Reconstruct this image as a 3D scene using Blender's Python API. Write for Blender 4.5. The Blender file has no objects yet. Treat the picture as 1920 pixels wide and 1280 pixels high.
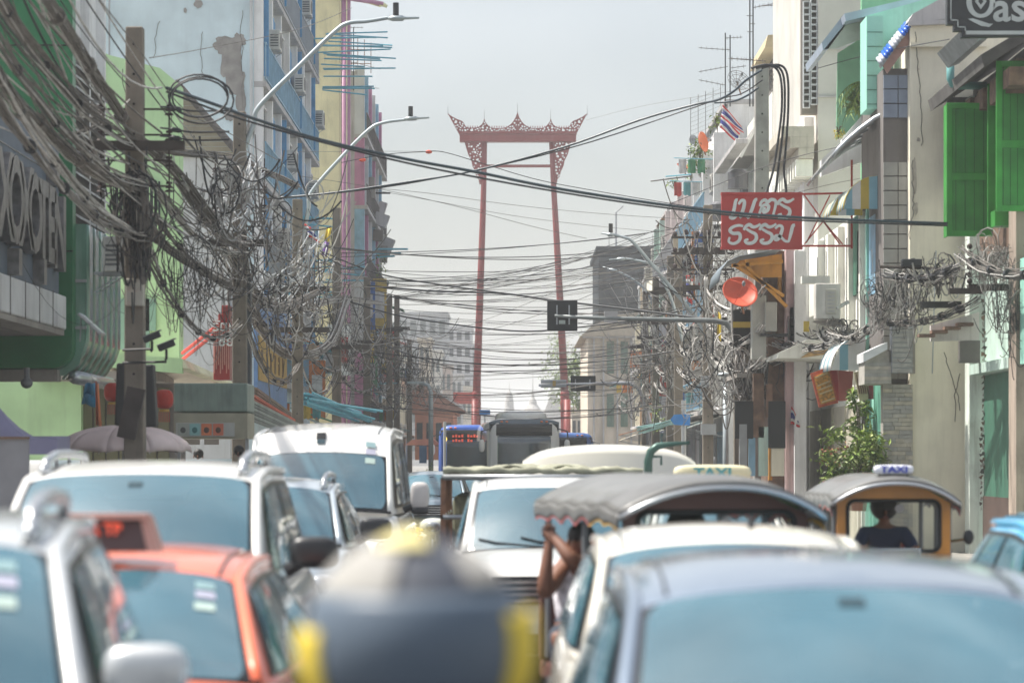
import bpy, bmesh, math, random
from mathutils import Vector, Matrix, noise
C = bpy.context
S = C.scene
col = S.collection
R = math.radians
PI = math.pi
rnd = random.Random(7)
F = 1920 * 100 / 36.0      # focal length in photograph pixels
H = 1.86                   # eye height
HY = 862                   # horizon row of the photograph

# ---------------------------------------------------------------- camera, sky, sun, exposure
cam = bpy.data.cameras.new('camera')
cam.lens = 100
cam.sensor_width = 36
cam.shift_y = (HY - 640) / 1920
cam.clip_start = 0.1
cam.clip_end = 5000
cam.dof.use_dof = True
cam.dof.focus_distance = 85
cam.dof.aperture_fstop = 2.4
camo = bpy.data.objects.new('camera', cam)
camo.location = (0, 0, H)
camo.rotation_euler = (R(90), 0, 0)
col.objects.link(camo)
S.camera = camo

SUN_EL, SUN_AZ = 61.0, -76.0       # elevation; azimuth of the sun measured from +Y towards +X
w = bpy.data.worlds.new('World')
S.world = w
w.use_nodes = True
wn = w.node_tree.nodes
wl = w.node_tree.links
bg = wn['Background']
sky = wn.new('ShaderNodeTexSky')
sky.sky_type = 'NISHITA'
sky.sun_disc = False
sky.sun_elevation = R(SUN_EL)
sky.sun_rotation = R(SUN_AZ)
sky.altitude = 0
sky.air_density = 1.2
sky.dust_density = 3.0
sky.ozone_density = 1.5
hs = wn.new('ShaderNodeHueSaturation')
hs.inputs['Saturation'].default_value = 0.66
wl.new(sky.outputs[0], hs.inputs['Color'])
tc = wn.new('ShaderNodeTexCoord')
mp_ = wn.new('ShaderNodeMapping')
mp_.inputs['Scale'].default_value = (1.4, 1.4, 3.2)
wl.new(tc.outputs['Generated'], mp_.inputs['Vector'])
cn_ = wn.new('ShaderNodeTexNoise')          # thin high cloud in the hazy sky, brightened to add fill light
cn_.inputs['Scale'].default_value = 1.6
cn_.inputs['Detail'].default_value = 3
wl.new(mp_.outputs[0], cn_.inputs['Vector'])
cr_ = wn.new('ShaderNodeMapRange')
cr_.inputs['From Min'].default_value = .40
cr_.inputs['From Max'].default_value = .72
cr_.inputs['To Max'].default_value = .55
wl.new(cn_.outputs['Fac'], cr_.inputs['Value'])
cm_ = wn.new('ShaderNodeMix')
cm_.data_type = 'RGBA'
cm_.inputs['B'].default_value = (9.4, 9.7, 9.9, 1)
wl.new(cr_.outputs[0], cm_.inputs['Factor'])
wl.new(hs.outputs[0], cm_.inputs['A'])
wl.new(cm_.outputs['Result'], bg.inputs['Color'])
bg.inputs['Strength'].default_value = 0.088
sun = bpy.data.lights.new('sun', 'SUN')
sun.energy = 4.9
sun.angle = R(0.6)
sun.color = (1, 0.95, 0.87)
suno = bpy.data.objects.new('sun', sun)
_sd = Vector((math.sin(R(SUN_AZ)) * math.cos(R(SUN_EL)), math.cos(R(SUN_AZ)) * math.cos(R(SUN_EL)), math.sin(R(SUN_EL))))
suno.rotation_euler = _sd.to_track_quat('Z', 'Y').to_euler()
suno.location = (0, 0, 60)
col.objects.link(suno)
S.view_settings.view_transform = 'Standard'
S.view_settings.look = 'None'
S.view_settings.gamma = 1
S.view_settings.exposure = 0.72
S.cycles.max_bounces = 8
S.cycles.diffuse_bounces = 3
S.cycles.volume_bounces = 1
S.cycles.transparent_max_bounces = 24
S.cycles.use_denoising = True
S.cycles.sample_clamp_indirect = 4
S.cycles.sample_clamp_direct = 8
S.cycles.volume_step_rate = 8

# ---------------------------------------------------------------- helpers
def P(px, py, D):
    return Vector(((px - 960) / F * D, D, H + (HY - py) / F * D))
def ZZ(py, D): return H + (HY - py) / F * D
def XX(px, D): return (px - 960) / F * D
def DD(px, W): return W * F / abs(px - 960)
def lerp(a, b, t): return a + (b - a) * t

MATS = {}
def mk(name, rgb, rough=.6, metal=0., var=.12, scale=3., dirt=0., streak=0., bump=.0, coat=0., spec=.5, emit=0., alpha=1., dcol=(.05, .045, .04), bscale=30., trans=0., ior=1.5):
    if name in MATS: return MATS[name]
    m = bpy.data.materials.new(name)
    m.use_nodes = True
    n, l = m.node_tree.nodes, m.node_tree.links
    b = n['Principled BSDF']
    b.inputs['Roughness'].default_value = rough
    b.inputs['Metallic'].default_value = metal
    b.inputs['IOR'].default_value = ior
    b.inputs['Specular IOR Level'].default_value = spec
    b.inputs['Coat Weight'].default_value = coat
    b.inputs['Coat Roughness'].default_value = .04
    b.inputs['Transmission Weight'].default_value = trans
    b.inputs['Alpha'].default_value = alpha
    c = n.new('ShaderNodeRGB')
    c.outputs[0].default_value = (*rgb, 1)
    out = c.outputs[0]
    geo = n.new('ShaderNodeNewGeometry')
    if var:
        nz = n.new('ShaderNodeTexNoise')
        nz.inputs['Scale'].default_value = scale
        nz.inputs['Detail'].default_value = 5
        l.new(geo.outputs['Position'], nz.inputs['Vector'])
        mr = n.new('ShaderNodeMapRange')
        mr.inputs['From Min'].default_value = .3
        mr.inputs['From Max'].default_value = .7
        mr.inputs['To Min'].default_value = 1 - var
        mr.inputs['To Max'].default_value = 1 + var
        l.new(nz.outputs['Fac'], mr.inputs['Value'])
        vm = n.new('ShaderNodeVectorMath')
        vm.operation = 'SCALE'
        l.new(out, vm.inputs[0])
        l.new(mr.outputs[0], vm.inputs['Scale'])
        out = vm.outputs[0]
    def stain(out, amt, sc, lo, hi, colr):
        mp = n.new('ShaderNodeMapping')
        mp.inputs['Scale'].default_value = sc
        l.new(geo.outputs['Position'], mp.inputs['Vector'])
        nz = n.new('ShaderNodeTexNoise')
        nz.inputs['Scale'].default_value = 1
        nz.inputs['Detail'].default_value = 8
        nz.inputs['Roughness'].default_value = .65
        l.new(mp.outputs[0], nz.inputs['Vector'])
        mr = n.new('ShaderNodeMapRange')
        mr.inputs['From Min'].default_value = lo
        mr.inputs['From Max'].default_value = hi
        mr.inputs['To Max'].default_value = amt
        l.new(nz.outputs['Fac'], mr.inputs['Value'])
        mx = n.new('ShaderNodeMix')
        mx.data_type = 'RGBA'
        l.new(mr.outputs[0], mx.inputs['Factor'])
        l.new(out, mx.inputs['A'])
        mx.inputs['B'].default_value = (*colr, 1)
        return mx.outputs['Result']
    if dirt: out = stain(out, dirt, (1.1, 1.1, .9), .5, .72, dcol)
    if streak: out = stain(out, streak, (5, 5, .45), .5, .75, dcol)
    l.new(out, b.inputs['Base Color'])
    if emit:
        b.inputs['Emission Color'].default_value = (*rgb, 1)
        b.inputs['Emission Strength'].default_value = emit
    if bump:
        nz = n.new('ShaderNodeTexNoise')
        nz.inputs['Scale'].default_value = bscale
        nz.inputs['Detail'].default_value = 4
        l.new(geo.outputs['Position'], nz.inputs['Vector'])
        bp = n.new('ShaderNodeBump')
        bp.inputs['Strength'].default_value = bump
        bp.inputs['Distance'].default_value = .02
        l.new(nz.outputs['Fac'], bp.inputs['Height'])
        l.new(bp.outputs[0], b.inputs['Normal'])
    MATS[name] = m
    return m

def paint(name, rgb, metal=0., rough=.35): return mk(name, rgb, rough=rough, metal=metal, var=.04, scale=1.5, coat=.9, dirt=.08, dcol=(.3, .28, .25))

WP = {}
def wloc(o):
    v = Vector((0, 0, 0))
    while o is not None:
        v += o.location
        o = o.parent
    return v

class MB:
    def __init__(s): s.v = []; s.f = []; s.m = []; s.cur = 0
    def add(s, vs, fs):
        b = len(s.v)
        s.v.extend([tuple(v) for v in vs])
        s.f.extend([tuple(b + i for i in f) for f in fs])
        s.m.extend([s.cur] * len(fs))
        return s
    def box(s, x0, x1, y0, y1, z0, z1):
        if x0 > x1: x0, x1 = x1, x0
        if y0 > y1: y0, y1 = y1, y0
        if z0 > z1: z0, z1 = z1, z0
        return s.add([(x0, y0, z0), (x1, y0, z0), (x1, y1, z0), (x0, y1, z0), (x0, y0, z1), (x1, y0, z1), (x1, y1, z1), (x0, y1, z1)],
                     [(0, 3, 2, 1), (4, 5, 6, 7), (0, 1, 5, 4), (1, 2, 6, 5), (2, 3, 7, 6), (3, 0, 4, 7)])
    def obox(s, c, d, rot=None):
        rot = rot or Matrix.Identity(3)
        c = Vector(c)
        vs = [c + rot @ Vector((i * d[0] / 2, j * d[1] / 2, k * d[2] / 2)) for k in (-1, 1) for i, j in ((-1, -1), (1, -1), (1, 1), (-1, 1))]
        return s.add(vs, [(0, 3, 2, 1), (4, 5, 6, 7), (0, 1, 5, 4), (1, 2, 6, 5), (2, 3, 7, 6), (3, 0, 4, 7)])
    def prism(s, pts, e):          # pts: planar polygon of 3d points, e: extrusion vector
        n = len(pts)
        e = Vector(e)
        vs = [Vector(p) for p in pts] + [Vector(p) + e for p in pts]
        return s.add(vs, [tuple(range(n - 1, -1, -1)), tuple(range(n, 2 * n))] + [(i, (i + 1) % n, n + (i + 1) % n, n + i) for i in range(n)])
    def tube(s, pts, r, n=6, cap=True, flat=1.):
        pts = [Vector(p) for p in pts]
        m = len(pts)
        rs = r if isinstance(r, (list, tuple)) else [r] * m
        up = Vector((0, 0, 1))
        vs = []
        pa = None
        for i, p in enumerate(pts):
            t = (pts[min(i + 1, m - 1)] - pts[max(i - 1, 0)])
            if t.length < 1e-9: t = Vector((0, 0, 1))
            t.normalize()
            if pa is None:
                a = t.cross(up if abs(t.z) < .95 else Vector((1, 0, 0))).normalized()
            else:
                a = (pa - t * pa.dot(t))
                a = a.normalized() if a.length > 1e-6 else t.orthogonal().normalized()
            pa = a
            b = t.cross(a)
            for k in range(n):
                q = 2 * PI * k / n + (PI / n if n == 4 else 0)
                vs.append(p + a * math.cos(q) * rs[i] + b * math.sin(q) * rs[i] * flat)
        fs = [(i * n + k, i * n + (k + 1) % n, (i + 1) * n + (k + 1) % n, (i + 1) * n + k) for i in range(m - 1) for k in range(n)]
        if cap and n > 2:
            fs.append(tuple(range(n - 1, -1, -1)))
            fs.append(tuple(range((m - 1) * n, m * n)))
        return s.add(vs, fs)
    def cyl(s, c, r, h, n=16, r2=None, axis='z'):
        c = Vector(c)
        d = {'x': Vector((1, 0, 0)), 'y': Vector((0, 1, 0)), 'z': Vector((0, 0, 1))}[axis]
        return s.tube([c, c + d * h], [r, r if r2 is None else r2], n)
    def ell(s, c, rx, ry, rz, n=14, m=9, e=1.0, rot=None):
        c = Vector(c)
        def sp(x): return math.copysign(abs(x) ** e, x)
        vs = []
        for j in range(m + 1):
            a = -PI / 2 + PI * j / m
            for i in range(n):
                b = 2 * PI * i / n
                p = Vector((rx * sp(math.cos(a)) * sp(math.cos(b)), ry * sp(math.cos(a)) * sp(math.sin(b)), rz * sp(math.sin(a))))
                vs.append(c + (rot @ p if rot else p))
        fs = [(j * n + i, j * n + (i + 1) % n, (j + 1) * n + (i + 1) % n, (j + 1) * n + i) for j in range(m) for i in range(n)]
        return s.add(vs, fs)
    def grid(s, rows, closed=False):
        n = len(rows[0])
        vs = [p for r in rows for p in r]
        k = n if closed else n - 1
        fs = [(j * n + i, j * n + (i + 1) % n, (j + 1) * n + (i + 1) % n, (j + 1) * n + i) for j in range(len(rows) - 1) for i in range(k)]
        return s.add(vs, fs)
    def surf(s, fn, nu, nv, u0=0, u1=1, v0=0, v1=1):
        return s.grid([[fn(lerp(u0, u1, i / nu), lerp(v0, v1, j / nv)) for i in range(nu + 1)] for j in range(nv + 1)])
    def build(s, name, mat, parent=None, smooth=False, bevel=0., sub=0, label=None, cat=None, group=None, kind=None, solid=0., ang=40, shift=None):
        me = bpy.data.meshes.new(name)
        if parent is not None: o0 = wloc(parent)
        elif s.v:
            xs, ys, zs = zip(*s.v)
            o0 = Vector(((min(xs) + max(xs)) / 2, (min(ys) + max(ys)) / 2, min(zs)))
        else: o0 = Vector((0, 0, 0))
        me.from_pydata([(x - o0.x, y - o0.y, z - o0.z) for x, y, z in s.v], [], s.f)
        me.validate()
        bm = bmesh.new()
        bm.from_mesh(me)
        bmesh.ops.remove_doubles(bm, verts=bm.verts, dist=1e-5)
        bmesh.ops.recalc_face_normals(bm, faces=bm.faces)
        bm.to_mesh(me)
        bm.free()
        if not isinstance(mat, (list, tuple)): mat = [mat]
        for m in mat: me.materials.append(m)
        if len(mat) > 1 and len(me.polygons) == len(s.m): me.polygons.foreach_set('material_index', s.m)
        if smooth:
            me.polygons.foreach_set('use_smooth', [True] * len(me.polygons))
        o = bpy.data.objects.new(name, me)
        col.objects.link(o)
        if parent is not None: o.parent = parent
        else: o.location = o0
        if solid:
            md = o.modifiers.new('solid', 'SOLIDIFY'); md.thickness = solid; md.offset = 0
        if bevel:
            md = o.modifiers.new('bevel', 'BEVEL'); md.width = bevel; md.segments = 2; md.limit_method = 'ANGLE'; md.angle_limit = R(ang)
        if sub:
            md = o.modifiers.new('sub', 'SUBSURF'); md.levels = sub; md.render_levels = sub
        tag(o, label, cat, group, kind)
        return o

def tag(o, label=None, cat=None, group=None, kind=None):
    if label: o['label'] = label
    if cat: o['category'] = cat
    if group: o['group'] = group
    if kind: o['kind'] = kind
    return o

def thing(name, label, cat, loc=(0, 0, 0), group=None):
    o = bpy.data.objects.new(name, None)
    o.empty_display_size = .2
    o.location = loc
    col.objects.link(o)
    return tag(o, label, cat, group)

def kids(o): return [c for c in CH.get(o, [])]
def copy_tree(o, parent=None, allo=None):
    if allo is None: allo = [x for x in col.objects]
    c = o.copy()
    col.objects.link(c)
    c.parent = parent
    for ch in allo:
        if ch.parent == o: copy_tree(ch, c, allo)
    return c
def place(o, x, y, z=0, rz=0, sc=1):
    o.location = (x, y, z)
    o.rotation_euler = (0, 0, rz)
    return o

def curve_mesh(name, splines, mat, parent, depth, M4):   # closed 2d outlines with holes, extruded, mapped by matrix
    cu = bpy.data.curves.new(name, 'CURVE')
    cu.dimensions = '2D'
    cu.fill_mode = 'BOTH'
    cu.extrude = depth / 2
    for pts in splines:
        sp = cu.splines.new('POLY')
        sp.points.add(len(pts) - 1)
        for i, p in enumerate(pts): sp.points[i].co = (p[0], p[1], 0, 1)
        sp.use_cyclic_u = True
    return _to_mesh(name, cu, mat, parent, M4)
def _to_mesh(name, cu, mat, parent, M4, **kw):
    t = bpy.data.objects.new('tmp', cu)
    col.objects.link(t)
    C.view_layer.update()
    dg = C.evaluated_depsgraph_get()
    me = bpy.data.meshes.new_from_object(t.evaluated_get(dg))
    bpy.data.objects.remove(t)
    me.transform(M4)
    me.materials.clear()
    me.materials.append(mat)
    me.name = name
    o = bpy.data.objects.new(name, me)
    col.objects.link(o)
    if parent is not None:
        me.transform(Matrix.Translation(-wloc(parent)))
        o.parent = parent
    else:
        bb = [Vector(c) for c in o.bound_box]
        ctr = sum(bb, Vector()) / 8
        me.transform(Matrix.Translation(-ctr))
        o.location = ctr
    return o
def frame_m(o, ex, ey):       # matrix with origin o and axes ex, ey
    ex = Vector(ex).normalized(); ey = Vector(ey).normalized(); ez = ex.cross(ey)
    m = Matrix.Identity(4)
    for i in range(3):
        m[i][0], m[i][1], m[i][2], m[i][3] = ex[i], ey[i], ez[i], o[i]
    return m
FRONT = ((1, 0, 0), (0, 0, 1))       # reads left to right for someone at the camera
def text(name, body, size, o, axes, mat, parent, depth=.01, bold=0., shear=0., align='CENTER', sx=1., fitw=None):
    cu = bpy.data.curves.new(name, 'FONT')
    cu.body = body
    cu.size = size
    cu.align_x = align
    cu.align_y = 'CENTER'
    cu.extrude = depth / 2
    cu.offset = bold
    cu.shear = shear
    cu.resolution_u = 3
    m = frame_m(Vector(o), *axes)
    ob = _to_mesh(name, cu, mat, parent, m @ Matrix.Scale(sx, 4, (1, 0, 0)))
    return ob
# ---------------------------------------------------------------- setting
asphalt = mk('asphalt', (.055, .055, .058), rough=.9, var=.25, scale=1.2, dirt=.4, bump=.3)
pave = mk('pavement_slabs', (.26, .25, .23), rough=.9, var=.2, scale=2, dirt=.4, bump=.2)
MB().box(-900, 900, -60, 2600, -.3, -.02).build('ground', mk('earth', (.2, .19, .17), rough=1, var=.2, scale=.2), kind='structure')
MB().box(-5.0, 5.9, -30, 420, -.018, 0.0).build('road', asphalt, kind='structure')
mw = mk('road_paint', (.7, .7, .66), rough=.7, dirt=.5)
for x in (-1.6, 2.0):
    mb = MB()
    for k in range(40): mb.box(x - .06, x + .06, 2 + k * 9, 5 + k * 9, .004, .008)
    mb.build('lane_marking', mw, kind='structure')
for nm, x0, x1 in (('left_pavement', -12, -5.15), ('right_pavement', 6.05, 12)):
    MB().box(x0, x1, -30, 420, -.016, .14).build(nm, pave, kind='structure')
for nm, x0, x1 in (('left_kerb', -5.146, -5.004), ('right_kerb', 5.904, 6.046)):
    o = MB()
    for k in range(150):
        o.box(x0, x1, -30 + k * 3, -30 + k * 3 + 2.98, -.015, .15)
    o.build(nm, mk('kerb_stone', (.4, .39, .36), rough=.9, dirt=.5), kind='structure')
# haze: air that fades the distance
hz = bpy.data.materials.new('hazy_air')
hz.use_nodes = True
hz.node_tree.nodes.remove(hz.node_tree.nodes['Principled BSDF'])
pv = hz.node_tree.nodes.new('ShaderNodeVolumePrincipled')
pv.inputs['Color'].default_value = (.93, .95, .97, 1)
pv.inputs['Density'].default_value = .0007
pv.inputs['Anisotropy'].default_value = .2
hz.node_tree.links.new(pv.outputs[0], hz.node_tree.nodes['Material Output'].inputs['Volume'])
MB().box(-1000, 1000, -70, 2700, -1.3, 60).build('haze', hz, kind='stuff')

# ---------------------------------------------------------------- the giant red gate (swing)
SD = 207.
red = mk('red_lacquer', (.19, .009, .008), rough=.5, var=.12, scale=.6, streak=.1, dcol=(.5, .3, .28))
SG = thing('giant_swing', 'tall red lacquered timber swing gate with carved crest, standing at the street end', 'monument', (XX(975, SD), SD, 0))
def Q(px, py, d=0): return P(px, py, SD) + Vector((0, d, 0))
def pillar(pts, name='pillar'):
    MB().tube([Q(x, y) for x, y, r in pts], [r / F * SD for x, y, r in pts], 20).build(name, red, SG, smooth=True)
pillar([(909, 252, 4.6), (907.5, 330, 5), (905.5, 400, 5.6), (899.5, 570, 6.6), (893.5, 738, 7.2)])
pillar([(1033.5, 252, 4.6), (1037, 330, 5), (1041, 400, 5.6), (1050.5, 570, 6.6), (1059, 738, 7.2)])
for bx, tx in ((891.5, 893.2), (1062, 1059)):
    pillar([(tx, 732, 6), (tx, 735, 8), (tx, 739, 8.8), (tx, 744, 8.4), (tx, 752, 8.0), (tx, 754, 8.8), (tx, 758, 8.8), (tx, 760, 8.2), (bx, 860, 9.6), (bx, 866, 9.6)], 'pillar_base')
    for dx in (-2.6, 2.6):
        b = P(bx, 862, SD)
        MB().tube([(b.x, SD + dx, 6.2), (b.x, SD + dx * 1.2, 0)], [.24, .30], 16).build('support_post', red, SG, smooth=True)
MB().tube([Q(906, 311.5), Q(1037, 311.5)], 3.6 / F * SD, 4).build('crossbar', red, SG)
a, b = P(862, 266.5, SD), P(1080, 253, SD)
MB().box(a.x, b.x, SD - .5, SD + .5, a.z, b.z).build('beam', red, SG, bevel=.04)
MB().box(a.x - .05, b.x + .05, SD - .58, SD + .58, b.z + .01, b.z + .2).build('beam_cap', red, SG)
def inside(p, poly):
    c = False
    n = len(poly)
    for i in range(n):
        x0, y0 = poly[i]; x1, y1 = poly[(i + 1) % n]
        if (y0 > p[1]) != (y1 > p[1]) and p[0] < (x1 - x0) * (p[1] - y0) / (y1 - y0) + x0: c = not c
    return c
def edge_d(p, poly):
    d = 1e9
    for i in range(len(poly)):
        a = Vector(poly[i]); b = Vector(poly[(i + 1) % len(poly)])
        q = Vector(p); t = max(0, min(1, (q - a).dot(b - a) / max((b - a).length_squared, 1e-9)))
        d = min(d, (q - a - (b - a) * t).length)
    return d
def fret(name, poly, n, rr, seed, depth=.14, mirror=None):
    rg = random.Random(seed)
    xs = [p[0] for p in poly]; ys = [p[1] for p in poly]
    holes = []
    for k in range(9000):
        if len(holes) >= n: break
        r = rr * rg.choice((1, .8, .62, .5))
        p = (rg.uniform(min(xs), max(xs)), rg.uniform(min(ys), max(ys)))
        if mirror and p[0] > mirror: continue
        if mirror and mirror - p[0] < r + .5: continue
        if not inside(p, poly) or edge_d(p, poly) < r * .85 + .35: continue
        if any((p[0] - h[0]) ** 2 + (p[1] - h[1]) ** 2 < (r * .9 + h[2] * .9 + .35) ** 2 for h in holes): continue
        holes.append((*p, r))
    sp = [poly]
    for (x, y, r) in holes:
        a0 = rg.uniform(0, PI)
        h = []
        for i in range(7):
            a = 2 * PI * i / 7
            q = (r * math.cos(a), r * .78 * math.sin(a) + (.25 * r * math.cos(2 * a)))
            h.append((x + q[0] * math.cos(a0) - q[1] * math.sin(a0), y + q[0] * math.sin(a0) + q[1] * math.cos(a0)))
        sp.append(h)
        if mirror: sp.append([(2 * mirror - px, py) for px, py in h])
    sp = [[((px - 960) / F * SD, H + (HY - py) / F * SD) for px, py in h] for h in sp]
    return curve_mesh(name, sp, red, SG, depth, frame_m(Vector((0, SD, 0)), *FRONT))
half = [(839.5, 213), (848, 219), (858, 224), (866, 227), (870, 231), (872.5, 237), (878, 240), (891, 240), (898, 238), (903, 234), (906, 229), (908, 222), (910, 229), (914, 234), (918, 238), (924, 240.5), (944, 240.5), (951, 238), (958, 233), (963, 227), (967, 220), (970.3, 210)]
poly = half + [(2 * 970.3 - x, y) for x, y in half[::-1][1:]] + [(1080, 252.6), (861, 252.6)]
fret('carved_crest', poly, 150, 3.3, 3, mirror=970.3)
bl = [(871, 267), (904, 267), (903, 345), (899, 346), (897, 336), (893, 331), (891, 322), (886, 312), (884, 302), (878, 290)]
fret('carved_bracket', bl, 34, 2.9, 5)
fret('carved_bracket', [(1942.5 - x, y) for x, y in bl][::-1], 34, 2.9, 6)
mb = MB()
for k in range(44):      # bead-like finials along the crest
    x = 873 + k * 4.5
    if 900 < x < 916 or 955 < x < 986 or 1025 < x < 1040: continue
    p = P(x, 239.6, SD)
    mb.tube([p, p + Vector((0, 0, .16))], [.05, .01], 5)
mb.build('crest_finials', red, SG, kind='stuff')
for px in (840, 908, 970.3, 1032.5, 1101):
    p = P(px, 216 if px in (840, 1101) else 224 if px != 970.3 else 212, SD)
    MB().tube([p, p + Vector((0, 0, .75))], [.03, .008], 5).build('lightning_rod', mk('thin_steel', (.3, .3, .32), rough=.5, metal=.5), SG)
# ---------------------------------------------------------------- vehicles
glass = mk('car_glass', (.055, .145, .19), rough=.02, var=.3, scale=.9, spec=1.0, ior=1.85, dirt=.12, bump=.25, bscale=2.5, dcol=(.12, .15, .16))
wglass = mk('windscreen_glass', (.07, .18, .235), rough=.02, var=.3, scale=.9, spec=1.0, ior=2.0, dirt=.12, dcol=(.2, .23, .24), bump=.25, bscale=2.5, alpha=.80)
seatm = mk('seat_cloth', (.10, .10, .11), rough=.8)
frit = mk('glass_border', (.012, .013, .015), rough=.25, var=0)
rubber = mk('rubber', (.02, .02, .02), rough=.8, var=.1)
blackp = mk('black_plastic', (.022, .023, .026), rough=.35, var=.1)
greyp = mk('grey_plastic', (.16, .17, .18), rough=.5)
chrome = mk('chrome', (.75, .76, .78), rough=.15, metal=1., var=0)
silverp = mk('rail_silver', (.5, .52, .54), rough=.25, metal=.7, var=.05)
lampg = mk('headlamp_glass', (.35, .38, .42), rough=.08, var=.4, scale=14, spec=.9, metal=.4)
platem = mk('plate_white', (.7, .7, .68), rough=.5)
rimm = mk('alloy', (.45, .46, .48), rough=.3, metal=.8)
stk = [mk('sticker_teal', (.25, .38, .40), rough=.5), mk('sticker_lilac', (.40, .40, .50), rough=.5), mk('sticker_pale', (.38, .48, .44), rough=.5), mk('sticker_blue', (.15, .3, .6), rough=.4)]
pearl = paint('white_paint', (.80, .79, .76))
cream = paint('cream_white_paint', (.76, .73, .64))
silver = paint('silver_paint', (.24, .30, .38), metal=.55, rough=.3)
silver2 = paint('bright_silver_paint', (.6, .62, .63), metal=.35, rough=.35)
orange = paint('taxi_orange_paint', (.85, .17, .065))
bluep = paint('sky_blue_paint', (.05, .38, .66))
greyp2 = paint('blue_grey_paint', (.17, .23, .28), metal=.4)
darkb = paint('dark_blue_paint', (.03, .06, .11), metal=.3)
yellowp = paint('taxi_yellow_paint', (.75, .55, .06))

def car(name, label, cat, p, D, X0, moff=.14, msc=1, kind='sedan', group=None, yaw=0, L=4.6, W=1.76, Hh=1.47, yc=1.05, yr=1.9, yrr=3.5, yre=4.25, zc=.93, zb=.92, wr=.57, bow=.16, crown=.05, rails=False, mir=None, mirs=(1, 1), stick=True, ant=None, plate='plate', roofz=None, wsv=(.04, .955)):
    mir = mir or p
    t = thing(name, label, cat, (0, 0, 0), group)
    hw = W / 2
    wb = hw * .83
    zt = zb
    if kind == 'van':
        st = [(0, .62, .62, .28), (.05, .82, .8, .2), (.25, .93, .98, .2), (.6, .97, 1.02, .2), (yc, .98, zc + .01, .2), (yc + .5, 1, zb + .02, .22), (L * .7, 1, zb + .02, .22), (L - .1, .99, zb + .02, .25), (L, .95, zb, .3)]
    else:
        st = [(0, .60, .52, .25), (.06, .8, .66, .2), (.28, .93, .78, .2), (.65, .97, .86, .2), (yc - .12, .985, zc, .2), (yc + .3, 1, zb + .015, .2), (L * .6, 1, zb + .03, .2), (yre, .98, zb + .04, .22), (L - .25, .93, zb if kind == 'suv' else zb, .25), (L - .03, .85, zb - .15, .3), (L, .7, zb - .3, .35)]
        if kind == 'suv':
            st = [(0, .6, .72, .3), (.05, .82, .86, .25), (.2, .94, .96, .22), (.6, .97, 1.02, .22), (yc - .1, .985, zc, .22), (yc + .3, 1, zb + .015, .22), (L * .6, 1, zb + .03, .22), (yre, .99, zb + .03, .24), (L - .08, .95, zb, .28), (L, .85, zb - .1, .35)]
    rows = []
    for (y, k, z1, z0) in st:
        h = hw * k
        sec = [(0, z1 + .035 * k), (h * .45, z1 + .025), (h * .8, z1 - .005), (h * .93, z1 - .045), (h * .985, lerp(z1, z0, .22)), (h, lerp(z1, z0, .5)), (h * .985, lerp(z1, z0, .8)), (h * .9, z0), (0, z0)]
        full = [(x, y + (.0 if y > .3 else (x / hw) ** 2 * .22), z) for x, z in sec] + [(-x, y + (.0 if y > .3 else (x / hw) ** 2 * .22), z) for x, z in sec[-2:0:-1]]
        rows.append(full)
    mb = MB()
    mb.grid(rows, closed=True)
    n = len(rows[0])
    mb.f.append(tuple(range(n))); mb.m.append(0)
    mb.f.append(tuple(range((len(rows) - 1) * n, len(rows) * n))); mb.m.append(0)
    mb.build('body', p, t, smooth=True, sub=2)
    # greenhouse
    zrf = Hh - (.07 if kind != 'van' else .10)
    def drop(u): return crown * u * u + .035 * abs(u) ** 7
    def WS(u, v):
        h = lerp(wb, wr, v ** .92)
        return Vector((u * h, lerp(yc, yr, v) + bow * u * u - .03 * math.sin(PI * v), lerp(zc, zrf, v) - drop(u) * v + .035 * math.sin(PI * v) - .03 * u * u * (1 - v)))
    def prof(wv): return (1 - (1 - min(wv * 2.2, 1)) ** 2) * (1 - .25 * max(0, wv - .5))
    def RF(u, wv):
        return Vector((u * wr, lerp(yr, yrr, wv) + bow * u * u * (1 - wv) ** 2, zrf + (Hh - zrf) * prof(wv) - drop(u)))
    z_end = zrf + (Hh - zrf) * prof(1)
    def RG(u, v):     # rear glass surface, v 0 at the roof
        h = lerp(wr, wb, v)
        return Vector((u * h, lerp(yrr, yre, v) - .06 * u * u, lerp(z_end, zb + .02, v) - drop(u) * (1 - v)))
    def SD_(wv, v):   # side, v 0 at roof, 1 at belt; continuous with windscreen and rear glass edges
        top = RF(1, wv)
        bot = Vector((wb, lerp(yc + bow, yre - .06, wv), lerp(zc - .03, zb + .02, wv)))
        q = top.lerp(bot, v)
        q.x = lerp(top.x, hw * .93, v ** .8) if 0 < wv < 1 else q.x
        q.x = lerp(q.x, top.lerp(bot, v).x, abs(2 * wv - 1) ** 6)
        return q
    mb = MB()
    v0, v1 = wsv
    for (ua, ub, va, vb, nu, nv) in ((-1, -.925, 0, 1, 2, 10), (.925, 1, 0, 1, 2, 10), (-.925, .925, 0, v0, 14, 1), (-.925, .925, v1, 1, 14, 3)): mb.surf(WS, nu, nv, ua, ub, va, vb)
    mb.surf(RF, 14, 12, -1, 1)
    mb.surf(RG, 14, 6, -1, 1)
    for s in (1, -1):
        mb.surf(lambda a, b: Vector((s * SD_(a, b).x, SD_(a, b).y, SD_(a, b).z)), 12, 5)
    mb.build('roof', p, t, smooth=True)
    nrm = Vector((0, -.62, .78)) if kind != 'van' else Vector((0, -.8, .6))
    def wsx(o): return lambda u, v: WS(u, v) + nrm * o
    m = MB()
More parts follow.
